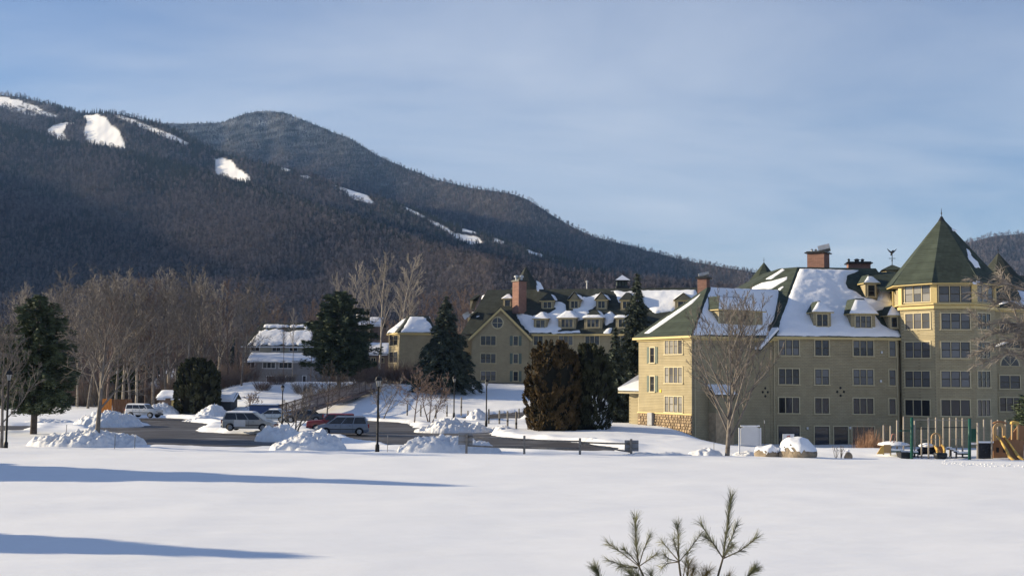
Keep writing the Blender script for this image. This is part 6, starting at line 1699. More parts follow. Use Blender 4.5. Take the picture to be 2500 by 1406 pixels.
SEDG = (.14, .28, .54, .74)
car('silver minivan with a whiter sliding door and a snowy roof', 'minivan', ('silver_paint', (.36, .355, .33)), 4.95, 1.95, 1.75, VAN, VANG, 610, 1051, 108, rad(-4), snow=.07, pillars=(.36, .64), two=(.36, .22))
car('blue-grey minivan parked nose to the snow pile, in front of the red vehicle', 'minivan', ('blue_grey_paint', (.20, .225, .27)), 4.95, 1.95, 1.76, VAN, VANG, 834, 1061, 108, rad(180 + 10), pillars=(.36, .64))
car('dark red sport utility vehicle hidden behind the blue-grey minivan', 'car', ('red_paint', (.26, .02, .022)), 4.7, 1.85, 1.78, SUV, SUVG, 808, 1053, 113.5, rad(180 + 6), pillars=(.34, .66), clad=True)
car('boxy white off-road vehicle parked at the far left end of the lot', 'car', ('white_paint', (.52, .53, .54)), 4.35, 1.78, 1.66, SUV, (.012, .03, .60, .72), 351, 1019, 143, rad(-14), snow=.06, pillars=(.34, .66), clad=True, wx=(.2, .82))
car('pale blue-grey car half hidden behind the silver minivan', 'car', ('pale_blue_paint', (.25, .31, .38)), 4.6, 1.8, 1.5, SED, SEDG, 664, 1030, 134, rad(170), snow=.08, pillars=(.5,))
car('dark grey car behind the small multi-stemmed tree', 'car', ('charcoal_paint', (.05, .052, .058)), 4.6, 1.82, 1.5, SED, SEDG, 742, 1031, 132, rad(183), pillars=(.5,))
car('pale grey-green car showing its tail beside the hotel porch', 'car', ('grey_green_paint', (.34, .36, .33)), 4.6, 1.78, 1.46, SED, SEDG, 1536, 1023, 150, rad(12), snow=.05, pillars=(.5,))
# blue waste container behind the pale blue car
w_ = P(648, 1008, 147); t = thing('waste_container', 'dark blue waste container with a white plate behind the pale blue car', 'container', (w_[0], 147, gz(w_[0], 147) - .1))
M_BLUE = mat('dark_blue_steel', (.02, .045, .13), rough=.5)
b = MB(); b.box((0, 0, .85), (3.6, 1.8, 1.6), None, 1.04); b.build('body', M_BLUE, t)
b = MB(); b.box((0, 0, 1.70), (3.8, 2.0, .10)); b.build('lid', M_PLAST, t)
b = MB(); b.box((.9, -.95, 1.1), (.55, .03, .45)); b.build('plate', M_WHITE, t)
b = MB(); b.box((0, 0, 1.84), (3.5, 1.8, .16), None, .85); b.build('lid_snow', M_ROOFSNOW, t)

# ------------------------------------------------------------------ lamp posts
def lamp(px, yb, yt, Y, label, s=1.0):
    bt = P(px, yb, Y); tp = P(px, yt, Y); h = tp[2] - bt[2]
    t = thing('lamp_post', label, 'lamp post', bt, group='black lamp posts')
    b = MB(); b.lathe([(.14 * s, -.3), (.13 * s, .35), (.075 * s, .45), (.06 * s, h * .86), (.10 * s, h * .865), (.10 * s, h * .88)], (0, 0, 0), 10); b.build('pole', M_BLACK, t, True)
    z = h * .88; k = s
    b = MB(); b.lathe([(.10 * k, z), (.19 * k, z + .36 * k)], (0, 0, 0), 6); b.build('lamp_glass', mat('lamp_glass', (.30, .30, .29), rough=.15), t)
    b = MB()
    for q in range(6):
        an = 6.283 * q / 6; b.tube([(.105 * k * math.cos(an), .105 * k * math.sin(an), z), (.20 * k * math.cos(an), .20 * k * math.sin(an), z + .37 * k)], .014 * k, 4)
    b.build('cage', M_BLACK, t)
    b = MB(); b.lathe([(.27 * k, z + .36 * k), (.22 * k, z + .42 * k), (.16 * k, z + .58 * k), (.05 * k, z + .62 * k), (.04 * k, z + .72 * k), (.01, z + .78 * k)], (0, 0, 0), 6); b.build('cap', M_BLACK, t)
lamp(14, 1093, 906, 78.5, 'black lantern lamp post at the left edge', 1.1)
lamp(921, 1099, 922, 78.5, 'tall black lantern lamp post in the middle of the field edge', 1.1)
lamp(1108, 1016, 921, 128, 'black lamp post in front of the spruce', 1.0)
lamp(1187, 1034, 927, 118, 'black lamp post in front of the gabled wing, left of the drive posts', .95)
lamp(688, 1036, 942, 120, 'thin black lamp post behind the small multi-stemmed tree', .9)

# ------------------------------------------------------------------ drive posts, rail fence, signs, stakes
M_POST = mat('weathered_post', (.20, .185, .165), rough=.85, var=.3, scale=6); M_SNOWP = M_ROOFSNOW
for k, (x, yt, yb, lab) in enumerate(((994, 985, 1014, 'left of the small reddish tree'), (1027, 987, 1015, 'just right of the small reddish tree'), (1064, 990, 1021, 'below the multi-stemmed reddish tree'), (1091, 988, 1018, 'left of the lamp post before the spruce'), (1126, 969, 1007, 'up the slope right of the spruce lamp post'), (1142, 1002, 1021, 'short, at the snow bank of the upper drive'), (1193, 998, 1034, 'against the right lamp post'), (1219, 1001, 1036, 'second right of the right lamp post'), (1239, 1003, 1041, 'third right of the right lamp post'), (1260, 1004, 1050, 'nearest the bronze cedar on this side of the drive'), (1267, 997, 1015, 'beyond the drive beside the bronze cedar'))):
    Yp = float(GT(x, yb, .24)[1]) if yb > 1010 else 150.0
    bt = P(x, yb, Yp); h = P(x, yt, Yp)[2] - bt[2]
    t = thing('wooden_post', f'weathered wooden post {lab}', 'post', bt, group='wooden posts along the drive')
    b = MB(); b.lathe([(.11, -.4), (.105, h * .9), (.08, h)], (0, 0, 0), 7); b.build('post', M_POST, t)
    b = MB(); b.lathe([(.112, h * .30), (.112, h * .42)], (0, 0, 0), 7); b.build('band', M_BLACK, t)
YF = 77.2
fence = thing('rail_fence', 'weathered two-rail wooden fence along the edge of the field', 'fence', P(1300, 1108, YF))
fo = off(fence)
for x, yt, yb in ((1139, 1059, 1106), (1280, 1063, 1109), (1416, 1069, 1115), (1541, 1071, 1119)):
    b = MB(); a_, c_ = P(x, yb + 6, YF), P(x, yt, YF); b.box(tuple((a_ + c_) / 2), (.15, .13, c_[2] - a_[2])); b.build('post', M_POST, fence, mtx=fo)
for q in (((1139, 1066), (1280, 1073)), ((1280, 1073), (1416, 1077)), ((1416, 1079), (1541, 1083)), ((1139, 1087), (1280, 1093)), ((1280, 1093), (1416, 1095)), ((1416, 1081), (1541, 1103))):
    b = MB(); p0, p1 = P(*q[0], YF + .06), P(*q[1], YF + .06); b.tube([p0, (p0 + p1) / 2 + [0, 0, -.02], p1], [.055, .065, .055], 6, True); b.build('rail', M_POST, fence, True, fo)
M_SIGNB = mat('grey_sign_back', (.24, .245, .26), rough=.6, var=.08)
for x0, x1, y0, y1, lab in ((1119, 1154, 1056, 1085, 'grey plywood sign seen from behind on the left fence post'), (1525, 1559, 1074, 1101, 'grey plywood sign seen from behind on the right fence post')):
    c = P((x0 + x1) / 2, (y0 + y1) / 2, YF + .15); t = thing('sign', lab, 'sign', c)
    w = P(x1, 1080, YF)[0] - P(x0, 1080, YF)[0]; h = P(1200, y0, YF)[2] - P(1200, y1, YF)[2]
    b = MB(); b.box((0, 0, 0), (w, .03, h)); b.build('board', M_SIGNB, t)
    b = MB(); b.box((0, -.03, h * .25), (w * .96, .03, .06)); b.box((0, -.03, -h * .25), (w * .96, .03, .06)); b.build('batten', M_POST, t)
# white board on two legs
t = thing('notice_board', 'blank white board on tall white legs beside the big bare tree', 'sign', P(1831, 1120, 79.5)); fo = off(t)
b = MB(); p0, p1 = P(1808, 1086, 79.5), P(1855, 1042, 79.6); q = [P(1808, 1086, 79.5), P(1855, 1088, 79.5), P(1855, 1046, 79.5), P(1846, 1041, 79.5), P(1816, 1041, 79.5), P(1808, 1046, 79.5)]
M_BOARD = mat('white_board', (.66, .67, .69), rough=.5, var=.03)
b.extrude(q, (0, .06, 0)); b.build('panel', M_BOARD, t, mtx=fo)
for x in (1805, 1857):
    b = MB(); a_, c_ = P(x, 1124, 79.45), P(x, 1044, 79.45); b.box(tuple((a_ + c_) / 2), (.09, .09, c_[2] - a_[2])); b.build('leg', M_BOARD, t, mtx=fo)
b = MB(); b.tube([P(1808, 1041, 79.45) + [0, 0, .04], P(1855, 1041, 79.45) + [0, 0, .04]], .05, 6, True); b.build('board_snow', M_ROOFSNOW, t, mtx=fo)
t = thing('sign', 'white square sign with small red strokes before the dark basement windows', 'sign', P(1925, 1092, 100)); fo = off(t)
b = MB(); b.extrude([P(1911, 1089, 100), P(1939, 1089, 100), P(1939, 1059, 100), P(1911, 1059, 100)], (0, .05, 0)); b.build('panel', M_BOARD, t, mtx=fo)
M_RSTROKE = mat('red_lettering', (.45, .10, .09), rough=.6)
for x, y0, y1, w in ((1922, 1064, 1084, 1.6), (1928, 1062, 1086, 1.6), (1925, 1063, 1066, 5), (1925, 1074, 1076, 5)):
    b = MB(); b.extrude([P(x - w / 2, y1, 99.97), P(x + w / 2, y1, 99.97), P(x + w / 2, y0, 99.97), P(x - w / 2, y0, 99.97)], (0, .02, 0)); b.build('red_stroke', M_RSTROKE, t, mtx=fo)
for sx in (1913, 1937):
    b = MB(); b.extrude([P(sx - 1, 1100, 100.03), P(sx + 1, 1100, 100.03), P(sx + 1, 1086, 100.03), P(sx - 1, 1086, 100.03)], (0, .06, 0)); b.build('leg', M_POST, t, mtx=fo)
STK = [(280, 1060, 1096, 79, 'right foot of the widest near snow pile'), (329, 1062, 1090, 81, 'right end of the widest near snow pile'), (162, 1036, 1060, 95, 'behind the widest near snow pile'), (832, 1068, 1084, 88, 'right side of the pile before the red vehicle'), (946, 1062, 1098, 80, 'just right of the tall middle lamp post'), (1743, 1080, 1104, 84, 'left of the big bare tree'), (1867, 1024, 1092, 86, 'between the white board and the square sign')]
for x, yt, yb, Y, lab in STK:
    bt = P(x, yb, Y); h = P(x, yt, Y)[2] - bt[2]; t = thing('snow_stake', f'thin marker stake {lab}', 'stake', bt, group='marker stakes in the snow')
    b = MB(); b.tube([(0, 0, -.3), (0, 0, h)], .022, 5, True); b.build('rod', M_POST if x > 900 and x < 1800 else M_BLACK, t)
    b = MB(); b.lathe([(.03, h * .86), (.03, h * .98)], (0, 0, 0), 6); b.build('reflector', M_SIGNB, t)

# ------------------------------------------------------------------ boulders
def boulder(label, x0, x1, yt, yb, Y, seed, snow):
    c = P((x0 + x1) / 2, yb, Y); w = P(x1, yb, Y)[0] - P(x0, yb, Y)[0]; h = P(x0, yt, Y)[2] - c[2]
    t = thing('boulder', label, 'boulder', c)
    import bmesh
    bm = bmesh.new(); bmesh.ops.create_icosphere(bm, subdivisions=4, radius=1)
    g = random.Random(seed); planes = [unit(np.array([g.gauss(0, 1), g.gauss(0, 1), g.gauss(0, .7)])) for _ in range(11)]; lim = [g.uniform(.72, .92) for _ in planes]
    for v in bm.verts:
        p = np.array(v.co)
        for n, l in zip(planes, lim):
            e = p @ n
            if e > l: p = p - n * (e - l) * .92
        p = p * (1 + .04 * float(fbm(np.array([p[0] * 3.1 + p[2] * 2]), np.array([p[1] * 3.1 - p[2]]), seed, 4)[0]))
        v.co = Vector((p[0] * w * .58, p[1] * w * .48, (p[2] + .62) * h * .64))
    me = bpy.data.meshes.new('rock'); bm.to_mesh(me); me.materials.append(mat('tan_boulder', (.27, .215, .15), rough=.9, var=.35, scale=2.2, bump=.06, bscale=5)); me.polygons.foreach_set('use_smooth', [True] * len(me.polygons)); inst('rock', me, t)
    # snow resting on the upper faces
    bm2 = bm.copy(); bm2.normal_update(); mz = max(v.co.z for v in bm2.verts)
    kill = [f for f in bm2.faces if f.normal.z < snow or f.calc_center_median().z < mz * .45]
    bmesh.ops.delete(bm2, geom=kill, context='FACES'); bm2.normal_update()
    for v in bm2.verts:
        edge = any(e.is_boundary for e in v.link_edges); v.co += Vector((0, 0, .02 if edge else .16 + .05 * math.sin(v.co.x * 5)))
        if edge: v.co += v.normal * .03
    m2 = bpy.data.meshes.new('snow_cap'); bm2.to_mesh(m2); m2.materials.append(M_ROOFSNOW); m2.polygons.foreach_set('use_smooth', [True] * len(m2.polygons)); inst('snow_cap', m2, t)
boulder('smaller tan boulder left of the snow-capped one', 1845, 1901, 1089, 1127, 76.3, 5, .42)
boulder('largest boulder, thickly capped with snow, in front of the hotel', 1903, 1988, 1071, 1127, 76.0, 8, .18)
boulder('low grey stump-like rock beside little twigs right of the boulders', 2062, 2080, 1103, 1122, 77.5, 11, .9)
for k, (x, y) in enumerate(((2040, 1121), (2053, 1119))):
    g = random.Random(k); mb = MB(); o0 = P(x, y, 77.5)
    for q in range(12):
        d = np.array([g.gauss(0, .12), g.gauss(0, .1), g.uniform(.45, .85)]); mb.tube([(0, 0, -.1), d * .6 + [g.gauss(0, .04), 0, 0], d], [.012, .009, .006], 4); mb.lathe([(.012, 0), (.035, .03), (.012, .06)], tuple(d), 5)
    t = thing('dry_weed', ['little dry weed with seed heads left of the stump-like rock', 'little dry weed touching the stump-like rock'][k], 'weed', o0); mb.build('stems', M_BARK, t)

# ------------------------------------------------------------------ fence panels on the left
M_ORANGE = mat('new_orange_boards', (.50, .185, .035), rough=.7, var=.2, scale=3, stretch=(4, 4, .5)); M_BRFENCE = mat('brown_boards', (.145, .075, .04), rough=.8, var=.2, scale=3, stretch=(4, 4, .5))
for x0, x1, yt, yb, n, m, lab in ((243, 273, 973, 1004, 5, M_ORANGE, 'bright orange new board fence among the bare trunks'), (274, 322, 974, 1004, 9, M_BRFENCE, 'brown board fence beside the bright orange one')):
    Y = 158; t = thing('board_fence', lab, 'fence', P(x0, yb, Y)); fo = off(t)
    for k in range(n):
        u0 = x0 + (x1 - x0) * k / n + .25; u1 = x0 + (x1 - x0) * (k + 1) / n - .25
        b = MB(); b.extrude([P(u0, yb + 8, Y), P(u1, yb + 8, Y), P(u1, yt + (k % 2) * .3, Y), P(u0, yt + (k % 2) * .3, Y)], (0, .06 + .03 * (k % 2), 0)); b.build('board', m, t, mtx=fo)
    b = MB()
    for yy in (yt + 6, yb - 4): b.tube([P(x0, yy, Y + .14), P(x1, yy, Y + .14)], .05, 4)
    b.build('back_rail', m, t, mtx=fo)

# ------------------------------------------------------------------ ramp with railings up the slope
M_RAMP = mat('weathered_ramp_wood', (.17, .125, .105), rough=.85, var=.25, scale=3); M_BAL = mat('pale_baluster', (.33, .28, .25), rough=.8, var=.2)
ra0 = P(696, 1012, 146); ra1 = P(906, 948, 178)
ramp = thing('ramp', 'long wooden ramp with balustrades climbing the snowy slope to the hotel wing', 'ramp', ra0); fo = off(ramp)
dv = ra1 - ra0; sd2 = unit(np.array([dv[1], -dv[0], 0])) * 1.0; up = np.array([0, 0, 1.])
b = MB(); b.extrude([ra0 + sd2, ra1 + sd2, ra1 - sd2, ra0 - sd2], (0, 0, -.25)); b.build('deck', M_RAMP, ramp, mtx=fo)
b = MB(); b.extrude([ra0 + sd2 * 1.02, ra1 + sd2 * 1.02, ra1 + sd2 * 1.02 - up * .4, ra0 + sd2 * 1.02 - up * .4], sd2 * .05); b.build('skirt', M_RAMP, ramp, mtx=fo)
for sg in (-1, 1):
    s_ = sd2 * sg
    for hgt, r in ((1.15, .07), (.22, .05)):
        b = MB(); b.tube([ra0 + s_ + up * hgt, ra1 + s_ + up * hgt], r, 5, True); b.build('handrail', M_RAMP, ramp, mtx=fo)
    for k in range(13):
        b = MB(); q = ra0 + dv * k / 12 + s_; b.box(tuple(q + up * .5), (.14, .14, 1.5)); b.build('post', M_RAMP, ramp, mtx=fo)
    b = MB()
    for k in range(130):
        q = ra0 + dv * (k + .5) / 130 + s_; b.box(tuple(q + up * .68), (.06, .06, .92))
    b.build('balusters', M_BAL, ramp, mtx=fo)['kind'] = 'stuff'

# ------------------------------------------------------------------ playground
M_PTAN = mat('tan_steel_post', (.33, .29, .24), rough=.55, var=.06); M_PGREEN = mat('green_steel', (.012, .075, .055), rough=.4, var=.06)
M_PYEL = mat('yellow_plastic', (.58, .37, .10), rough=.45, var=.05); M_PBRN = mat('brown_plastic', (.30, .155, .075), rough=.6, var=.08); M_PDARK = mat('black_plastic', (.018, .020, .026), rough=.5)
M_PSAND = mat('sand_plastic', (.44, .29, .14), rough=.5, var=.05)
YP = 78.0
def pp_(x, y, d=0.0): return P(x, y, YP + d)
pg = thing('playground', 'playground climbing frame of tan and green posts with a small yellow slide, before the tower', 'playground', pp_(2270, 1122)); fo = off(pg)
def pbuild(mb, nm, m, root, smooth=False): return mb.build(nm, m, root, smooth, off(root))
def ppost(root, x, yt, yb, d, r, m):
    b = MB(); a_, c_ = pp_(x, yb + 4, d), pp_(x, yt, d); b.tube([a_, c_, c_ + [0, 0, .02]], [r, r, r * .6], 8, True); return pbuild(b, 'post', m, root, True)
for x, yt, yb, d, r, m in ((2157, 1038, 1113, 3.2, .055, M_PTAN), (2174, 1040, 1115, 2.6, .055, M_PTAN), (2190, 1026, 1116, 2.2, .055, M_PTAN), (2206, 1017, 1108, 4.8, .055, M_PTAN), (2226, 1019, 1123, 0, .10, M_PGREEN), (2233, 1027, 1118, 2.0, .055, M_PTAN), (2250, 1043, 1121, .8, .055, M_PTAN), (2267, 1020, 1123, 0.2, .06, M_PTAN), (2285, 1019, 1112, 3.5, .06, M_PTAN), (2303, 1020, 1108, 4.6, .05, M_PTAN), (2319, 1020, 1115, 2.6, .06, M_PTAN), (2335, 1020, 1116, 2.4, .055, M_PTAN), (2350, 1021, 1118, 1.8, .06, M_PTAN), (2367, 1022, 1126, -.4, .10, M_PGREEN)):
    ppost(pg, x, yt, yb, d, r, m)
for q, r, m in ((((2195, 1051), (2224, 1051)), .045, M_PGREEN), (((2236, 1046), (2284, 1046)), .035, M_PDARK), (((2303, 1043), (2366, 1043)), .03, M_PDARK), (((2226, 1024), (2367, 1026)), .02, M_PTAN), (((2250, 1072), (2303, 1072)), .02, M_PTAN), (((2319, 1072), (2350, 1072)), .02, M_PTAN)):
    b = MB(); b.tube([pp_(*q[0], .6), pp_(*q[1], .6)], r, 6, True); pbuild(b, 'crossbar', m, pg)
for x0, x1, yt, yb, d in ((2176, 2206, 1094, 1104, 1.6), (2200, 2242, 1096, 1108, 1.2), (2349, 2366, 1100, 1110, 1.2)):
    b = MB(); q = [pp_(x0, yb, d), pp_(x1, yb, d), pp_(x1, yb, d + 1.6), pp_(x0, yb, d + 1.6)]; b.extrude(q, (0, 0, .10)); dk = pbuild(b, 'deck', M_PGREEN, pg)
    b = MB(); b.extrude([p + np.array([0, 0, .102]) for p in q], (0, .04, .13)); inst('deck_snow', b.mesh('deck_snow', M_ROOFSNOW), dk)
# left little slide
b = MB(); q = [pp_(2141, 1108, 1.6), pp_(2158, 1108, 1.6), pp_(2158, 1087, 1.6), pp_(2152, 1090, 1.6)]; b.extrude(q, (0, .08, 0)); pbuild(b, 'slide_side', M_PYEL, pg)
b = MB(); b.extrude([pp_(2158, 1106, 1.7), pp_(2176, 1106, 1.7), pp_(2176, 1085, 1.7), pp_(2158, 1085, 1.7)], (0, .07, 0)); pbuild(b, 'side_panel', M_PSAND, pg)
b = MB(); b.lathe([(1.1, 0), (1.0, .12), (.5, .24), (.02, .28)], tuple(pp_(2182, 1086, 2.6)), 14); pbuild(b, 'deck_snow', M_ROOFSNOW, pg, True)
b = MB(); b.tube([pp_(2174, 1078, 2), pp_(2178, 1060, 2), pp_(2184, 1058, 2), pp_(2186, 1066, 2), pp_(2181, 1082, 2)], .035, 6); pbuild(b, 'grab_loop', mat('salmon_rail', (.42, .20, .15), rough=.5), pg, True)
# tunnel, tyre planter
b = MB(); b.tube([pp_(2241, 1104, 2.2), pp_(2252, 1100, 2.2), pp_(2266, 1097, 2.2), pp_(2284, 1099, 2.2)], [.20, .26, .33, .30], 12, True); pbuild(b, 'crawl_tube', M_PDARK, pg, True)
b = MB(); b.lathe([(.45, 0), (.55, .1), (.3, .25), (.02, .30)], tuple(pp_(2262, 1091, 2.2)), 12); pbuild(b, 'tube_snow', M_ROOFSNOW, pg, True)
c = pp_(2296, 1120, .1); b = MB(); b.lathe([(.30, 0), (.42, .08), (.46, .36), (.40, .42), (.30, .40)], tuple(c), 14); pbuild(b, 'tyre_planter', M_PDARK, pg, True)
c = pp_(2214, 1119, .3); b = MB(); b.box(tuple(c + np.array([0, .4, .15])), (.75, .8, .5)); pbuild(b, 'step_block', M_PDARK, pg)
def arch(root, x0, x1, yt, yb, d, m, inner, m2=None, th=.12):
    b = MB(); n = 12; cx = (x0 + x1) / 2; rx = (x1 - x0) / 2
    ring_o = [(x0, yb)] + [(cx - rx * math.cos(math.pi * i / n), yt + rx * .95 - rx * .95 * math.sin(math.pi * i / n)) for i in range(n + 1)] + [(x1, yb)]
    k = inner
    ring_i = [(cx - rx * k, yb)] + [(cx - rx * k * math.cos(math.pi * i / n), yt + rx * .95 - rx * k * .95 * math.sin(math.pi * i / n)) for i in range(n + 1)] + [(cx + rx * k, yb)]
    for i in range(len(ring_o) - 1):
        b.extrude([pp_(*ring_i[i], d), pp_(*ring_o[i], d), pp_(*ring_o[i + 1], d), pp_(*ring_i[i + 1], d)], (0, th, 0))
    return pbuild(b, 'arch', m, root)
arch(pg, 2274, 2299, 1056, 1089, 2.4, M_PSAND, .66)
for x0, x1, x2 in ((2278, 2283, 2289), (2299, 2303, 2306)):
    b = MB(); path = [pp_(x0, 1086, 2.3), pp_(x1, 1090, 1.7), pp_(x2, 1098, .9), pp_(x2 - .5, 1107, .3)]; b.tube(path, [.07, .09, .10, .08], 6, True); pbuild(b, 'slide_side', M_PYEL, pg, True)
b = MB(); b.extrude([pp_(2280, 1089, 2.2), pp_(2301, 1089, 2.2), pp_(2305, 1108, .5), pp_(2288, 1108, .5)], (0, 0, -.05)); pbuild(b, 'slide_bed', M_PBRN, pg)
# snowy steps right of the slide
for k in range(4):
    x0 = 2311 + k * 8.5; y = 1093 + k * 4.2; b = MB(); q = [pp_(x0, y, 1.4 - k * .1), pp_(x0 + 13, y + 1, 1.4 - k * .1), pp_(x0 + 13, y + 1, 2.2 - k * .1), pp_(x0, y, 2.2 - k * .1)]
    b.extrude(q, (0, 0, -.09)); st_ = pbuild(b, 'step', M_PDARK, pg); b = MB(); b.extrude([p + [0, 0, .004] for p in q], (0, 0, .09)); inst('step_snow', b.mesh('step_snow', M_ROOFSNOW), st_)
for x, yt, yb in ((2322, 1098, 1116), (2334, 1102, 1118), (2241, 1108, 1120), (2209, 1106, 1118), (2232, 1106, 1121)):
    b = MB(); b.tube([pp_(x, yb + 2, 1), pp_(x, yt, 1)], .045, 6, True); pbuild(b, 'short_leg', M_PDARK, pg)
# right-hand tower with the long slide
pt = thing('playground_tower', 'brown playground tower with sand-coloured arches and a long yellow slide, at the right edge', 'playground', pp_(2455, 1124))
for x, yt, yb, d, r in ((2387, 1032, 1123, .4, .075), (2402, 1024, 1100, 2.2, .055), (2421, 1024, 1125, .2, .06), (2436, 1025, 1090, 2.0, .055), (2455, 1025, 1090, 1.8, .055)): ppost(pt, x, yt, yb, d, r, M_PTAN)
b = MB(); b.extrude([pp_(2370, 1078, .8), pp_(2383, 1078, .8), pp_(2383, 1046, .8), pp_(2370, 1046, .8)], (0, .05, 0)); pbuild(b, 'green_panel', M_PGREEN, pt)
b = MB(); b.extrude([pp_(2391, 1121, .3), pp_(2424, 1121, .3), pp_(2424, 1081, .3), pp_(2391, 1081, .3)], (0, .08, 0)); pd = pbuild(b, 'climbing_panel', M_PDARK, pt)
b = MB()
for k in range(5): b.box(tuple(pp_(2398 + 5 * k, 1092 + 6 * (k % 3), .25)), (.16, .08, .10))
inst('hand_hold', b.mesh('hand_hold', M_PDARK), pd)
b = MB(); q = [pp_(2389, 1081, .2), pp_(2426, 1081, .2), pp_(2426, 1081, 1.8), pp_(2389, 1081, 1.8)]; b.extrude(q, (0, 0, .12)); pbuild(b, 'deck_snow', M_ROOFSNOW, pt)
b = MB(); q = [pp_(2370, 1085, .6), pp_(2389, 1085, .6), pp_(2389, 1085, 2), pp_(2370, 1085, 2)]; b.extrude(q, (0, 0, .14)); pbuild(b, 'deck_snow', M_ROOFSNOW, pt)
b = MB(); b.extrude([pp_(2425, 1125, .6), pp_(2500, 1127, .6), pp_(2500, 1075, .6), pp_(2425, 1073, .6)], (0, .10, 0)); b.extrude([pp_(2460, 1074, 1.2), pp_(2520, 1074, 1.2), pp_(2508, 1042, 1.2), pp_(2488, 1036, 1.2), pp_(2470, 1060, 1.2)], (0, .10, 0)); pbuild(b, 'brown_wall', M_PBRN, pt)
b = MB()
for x in (2433, 2450): b.extrude([pp_(x, 1104, .55), pp_(x + 6, 1104, .55), pp_(x + 6, 1092, .55), pp_(x, 1092, .55)], (0, .04, 0))
pbuild(b, 'wall_cutout', M_PDARK, pt)
arch(pt, 2425, 2456, 1032, 1076, .5, M_PSAND, .50); arch(pt, 2470, 2488, 1031, 1073, .9, M_PSAND, .62)
b = MB(); b.tube([pp_(2424, 1033, .45), pp_(2432, 1030, .45), pp_(2441, 1028.5, .45), pp_(2450, 1030, .45), pp_(2457, 1034, .45)], .07, 6, True); pbuild(b, 'arch_hood', M_PBRN, pt, True)
b = MB(); b.extrude([pp_(2469, 1035, .8), pp_(2489, 1035, .8), pp_(2487, 1029, .8), pp_(2478, 1027, .8), pp_(2471, 1029, .8)], (0, .25, 0)); pbuild(b, 'hood_snow', M_PYEL, pt)
for pts in (((2434, 1064, .3), (2446, 1080, .0), (2458, 1100, -.7), (2464, 1115, -1.2), (2480, 1126, -1.7)), ((2451, 1064, .3), (2464, 1082, .0), (2478, 1102, -.7), (2486, 1114, -1.2), (2500, 1123, -1.7))):
    b = MB(); b.tube([pp_(*p) for p in pts], [.07, .085, .095, .11, .08], 7, True); pbuild(b, 'slide_side', M_PYEL, pt, True)
b = MB(); L_ = [(2435, 1067, .3), (2447, 1084, .0), (2460, 1104, -.7), (2467, 1119, -1.2), (2482, 1127, -1.7)]; R_ = [(2451, 1067, .3), (2464, 1085, .0), (2477, 1105, -.7), (2485, 1118, -1.2), (2499, 1126, -1.7)]
for k in range(4): b.extrude([pp_(*L_[k]), pp_(*R_[k]), pp_(*R_[k + 1]), pp_(*L_[k + 1])], (0, .02, -.05))
pbuild(b, 'slide_bed', M_PBRN, pt)
# snowed-over ground toys
for x0, x1, yt, yb, d, sd_, lab in ((2150, 2205, 1114, 1123, .6, 3, 'flat snow hump over a buried play mat left of the green post'), (2298, 2368, 1114, 1127, -.9, 4, 'smooth snow-covered hump at the foot of the right green post'), (2272, 2290, 1117, 1126, -.6, 5, 'small bright snow lump by the tyre planter'), (2442, 2500, 1122, 1136, -3.0, 6, 'snow hump at the foot of the long yellow slide')):
    snow_pile(lab, x0, x1, yt, yb, YP + d, 1.6, sd_, .55, .25)

# trodden line of snow clods beside the playground
g = random.Random(12); mb = MB()
for k in range(70):
    u = g.uniform(2300, 2520); v = 1128 + (u - 2300) * .045 + g.gauss(0, 2.2); c = GT(u, v, .45); s_ = g.uniform(.03, .085)
    mb.lathe([(s_, -.05), (s_ * .8, s_ * .5), (s_ * .2, s_ * .75)], (c[0], c[1], gz(c[0], c[1])), 5)
tag(mb.build('snow_clods', M_PILE), 'line of kicked-up snow clods in front of the playground', kind='stuff')

# ------------------------------------------------------------------ young pine in front of the camera
M_STEM = mat('pine_stem', (.075, .062, .042), rough=.8, var=.2, scale=20); M_NDL = mat('long_needles', (.070, .088, .048), rough=.6, var=.3, scale=9, col2=(.145, .145, .072)); M_NDLB = mat('bronze_needles', (.12, .095, .035), rough=.6, var=.3, scale=9, col2=(.20, .155, .06))
YS = 8.0
def ps(x, y, d=0.0): return P(x, y, YS + d)
trunk_b = ps(1660, 1420); trunk_b[2] = gz(trunk_b[0], YS) - .1
sap = thing('pine_sapling', 'top shoots of a young long-needled pine close to the camera', 'pine sapling', trunk_b); fo = off(sap)
stems = MB(); ndl = MB(); ndb = MB(); g = random.Random(4)
def needles(mb, path, dens, ln, spread, start=.25, tipn=14):
    n = len(path); L = sum(np.linalg.norm(path[k + 1] - path[k]) for k in range(n - 1))
    cnt = int(dens * .36 * L)
    for q in range(cnt + tipn):
        t = start + (1 - start) * (g.random() ** .75) if q < cnt else g.uniform(.93, 1.0)
        f = t * (n - 1); k = min(int(f), n - 2); p = path[k] + (path[k + 1] - path[k]) * (f - k); d = unit(path[k + 1] - path[k])
        r = unit(np.cross(d, np.array([g.gauss(0, 1), g.gauss(0, 1), g.gauss(0, 1)])))
        a = rad(g.uniform(12, spread * 1.25) if q < cnt else g.uniform(4, 45)); dd = unit(d * math.cos(a) + r * math.sin(a)); l = ln * g.uniform(.7, 1.15)
        m_ = p + dd * l * .55; e = m_ + unit(dd + np.array([0, 0, -.10]) + r * .12) * l * .45
        mb.tube([p, m_, e], [.0010, .0009, .0004], 3)
def shoot(pts, r0, r1, dens=620, ln=.085, spread=32, start=.3, bronze=False, ds=None):
    pa = [ps(x, y, (ds or [0] * len(pts))[k]) for k, (x, y) in enumerate(pts)]
    stems.tube(pa, [r0 + (r1 - r0) * k / (len(pa) - 1) for k in range(len(pa))], 6)
    if dens: needles(ndb if bronze else ndl, pa, dens, ln, spread, start)
    return pa
T0 = (1662, 1640); tr_ = [trunk_b, ps(1660, 1800), ps(*T0)]
stems.tube(tr_, [.034, .026, .020], 8)
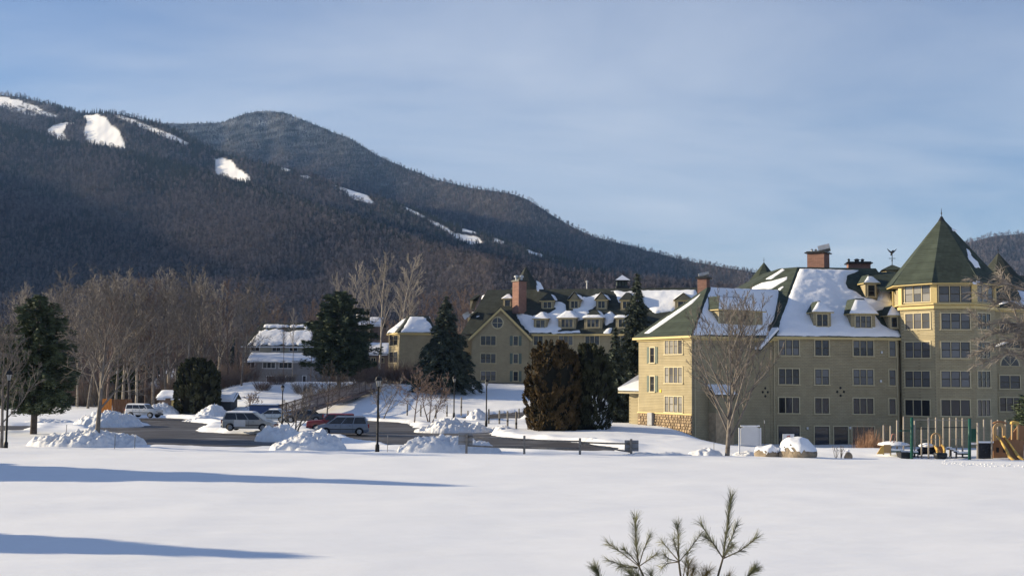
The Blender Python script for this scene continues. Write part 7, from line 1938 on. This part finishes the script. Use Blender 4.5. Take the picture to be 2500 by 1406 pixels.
shoot([T0, (1618, 1500), (1572, 1408), (1559.5, 1381), (1553, 1330), (1551.5, 1268)], .010, .0035, 520, .085, 34, .62)
for q, d in (([(1559, 1381), (1520, 1350), (1487, 1327)], .1), ([(1557, 1376), (1540, 1356), (1524, 1341)], -.15), ([(1560, 1380), (1570, 1345), (1586, 1309)], .1), ([(1561, 1381), (1580, 1368), (1603, 1352)], -.1), ([(1557, 1384), (1520, 1378), (1486, 1367)], .05), ([(1556, 1386), (1532, 1384), (1512, 1381)], -.2)):
    shoot(q, .004, .0028, 640, .075, 36, .25, ds=[0, d, 2 * d])
shoot([T0, (1668, 1500), (1662, 1408), (1657, 1369), (1656, 1320), (1654, 1283)], .010, .0035, 380, .075, 46, .58)
for q, d in (([(1657, 1369), (1634, 1342), (1618, 1323)], .1), ([(1656, 1360), (1650, 1335), (1644, 1316)], -.12), ([(1658, 1370), (1684, 1340), (1708, 1306)], .12), ([(1655, 1370), (1634, 1364), (1622, 1354)], -.1), ([(1655, 1371), (1630, 1374), (1616, 1384)], .1), ([(1666, 1420), (1672, 1385), (1679, 1350)], -.1)):
    shoot(q, .004, .0028, 600, .075, 40, .3, ds=[0, d, 2 * d])
shoot([T0, (1712, 1520), (1752, 1408), (1765, 1362), (1775, 1290), (1785, 1214)], .011, .0036, 640, .085, 24, .58)
for q, d in (([(1765, 1362), (1736, 1318), (1713, 1280)], .08), ([(1764, 1360), (1742, 1326), (1722, 1310)], -.12), ([(1766, 1360), (1784, 1318), (1798, 1282)], .15), ([(1767, 1362), (1806, 1344), (1845, 1314)], -.1), ([(1766, 1362), (1778, 1342), (1790, 1330)], -.25)):
    shoot(q, .0045, .003, 760, .082, 28, .12, ds=[0, d, 2 * d])
shoot([T0, (1740, 1560), (1806, 1432), (1828, 1405), (1841, 1391)], .007, .003, 600, .08, 34, .6)
shoot([T0, (1560, 1560), (1478, 1440), (1463, 1408), (1454, 1389)], .007, .003, 520, .08, 36, .6)
for q in ([(1664, 1500), (1684, 1430), (1692, 1392)], [(1668, 1500), (1710, 1430), (1728, 1398)], [(1660, 1480), (1676, 1420), (1681, 1380)], [(1650, 1520), (1600, 1440), (1590, 1404)], [(1664, 1490), (1700, 1428), (1716, 1408)], [(1700, 1520), (1760, 1430), (1778, 1412)], [(1620, 1500), (1552, 1420), (1540, 1398)], [(1640, 1500), (1570, 1430), (1556, 1404)]):
    shoot(q, .006, .003, 900, .085, 50, .3, bronze=q[0][0] > 1655)
stems.build('stems', M_STEM, sap, True, fo)
ndl.build('needles', M_NDL, sap, False, fo)
ndb.build('bronze_needles', M_NDLB, sap, False, fo)['label'] = 'bronze-tinged needles low on the sapling'
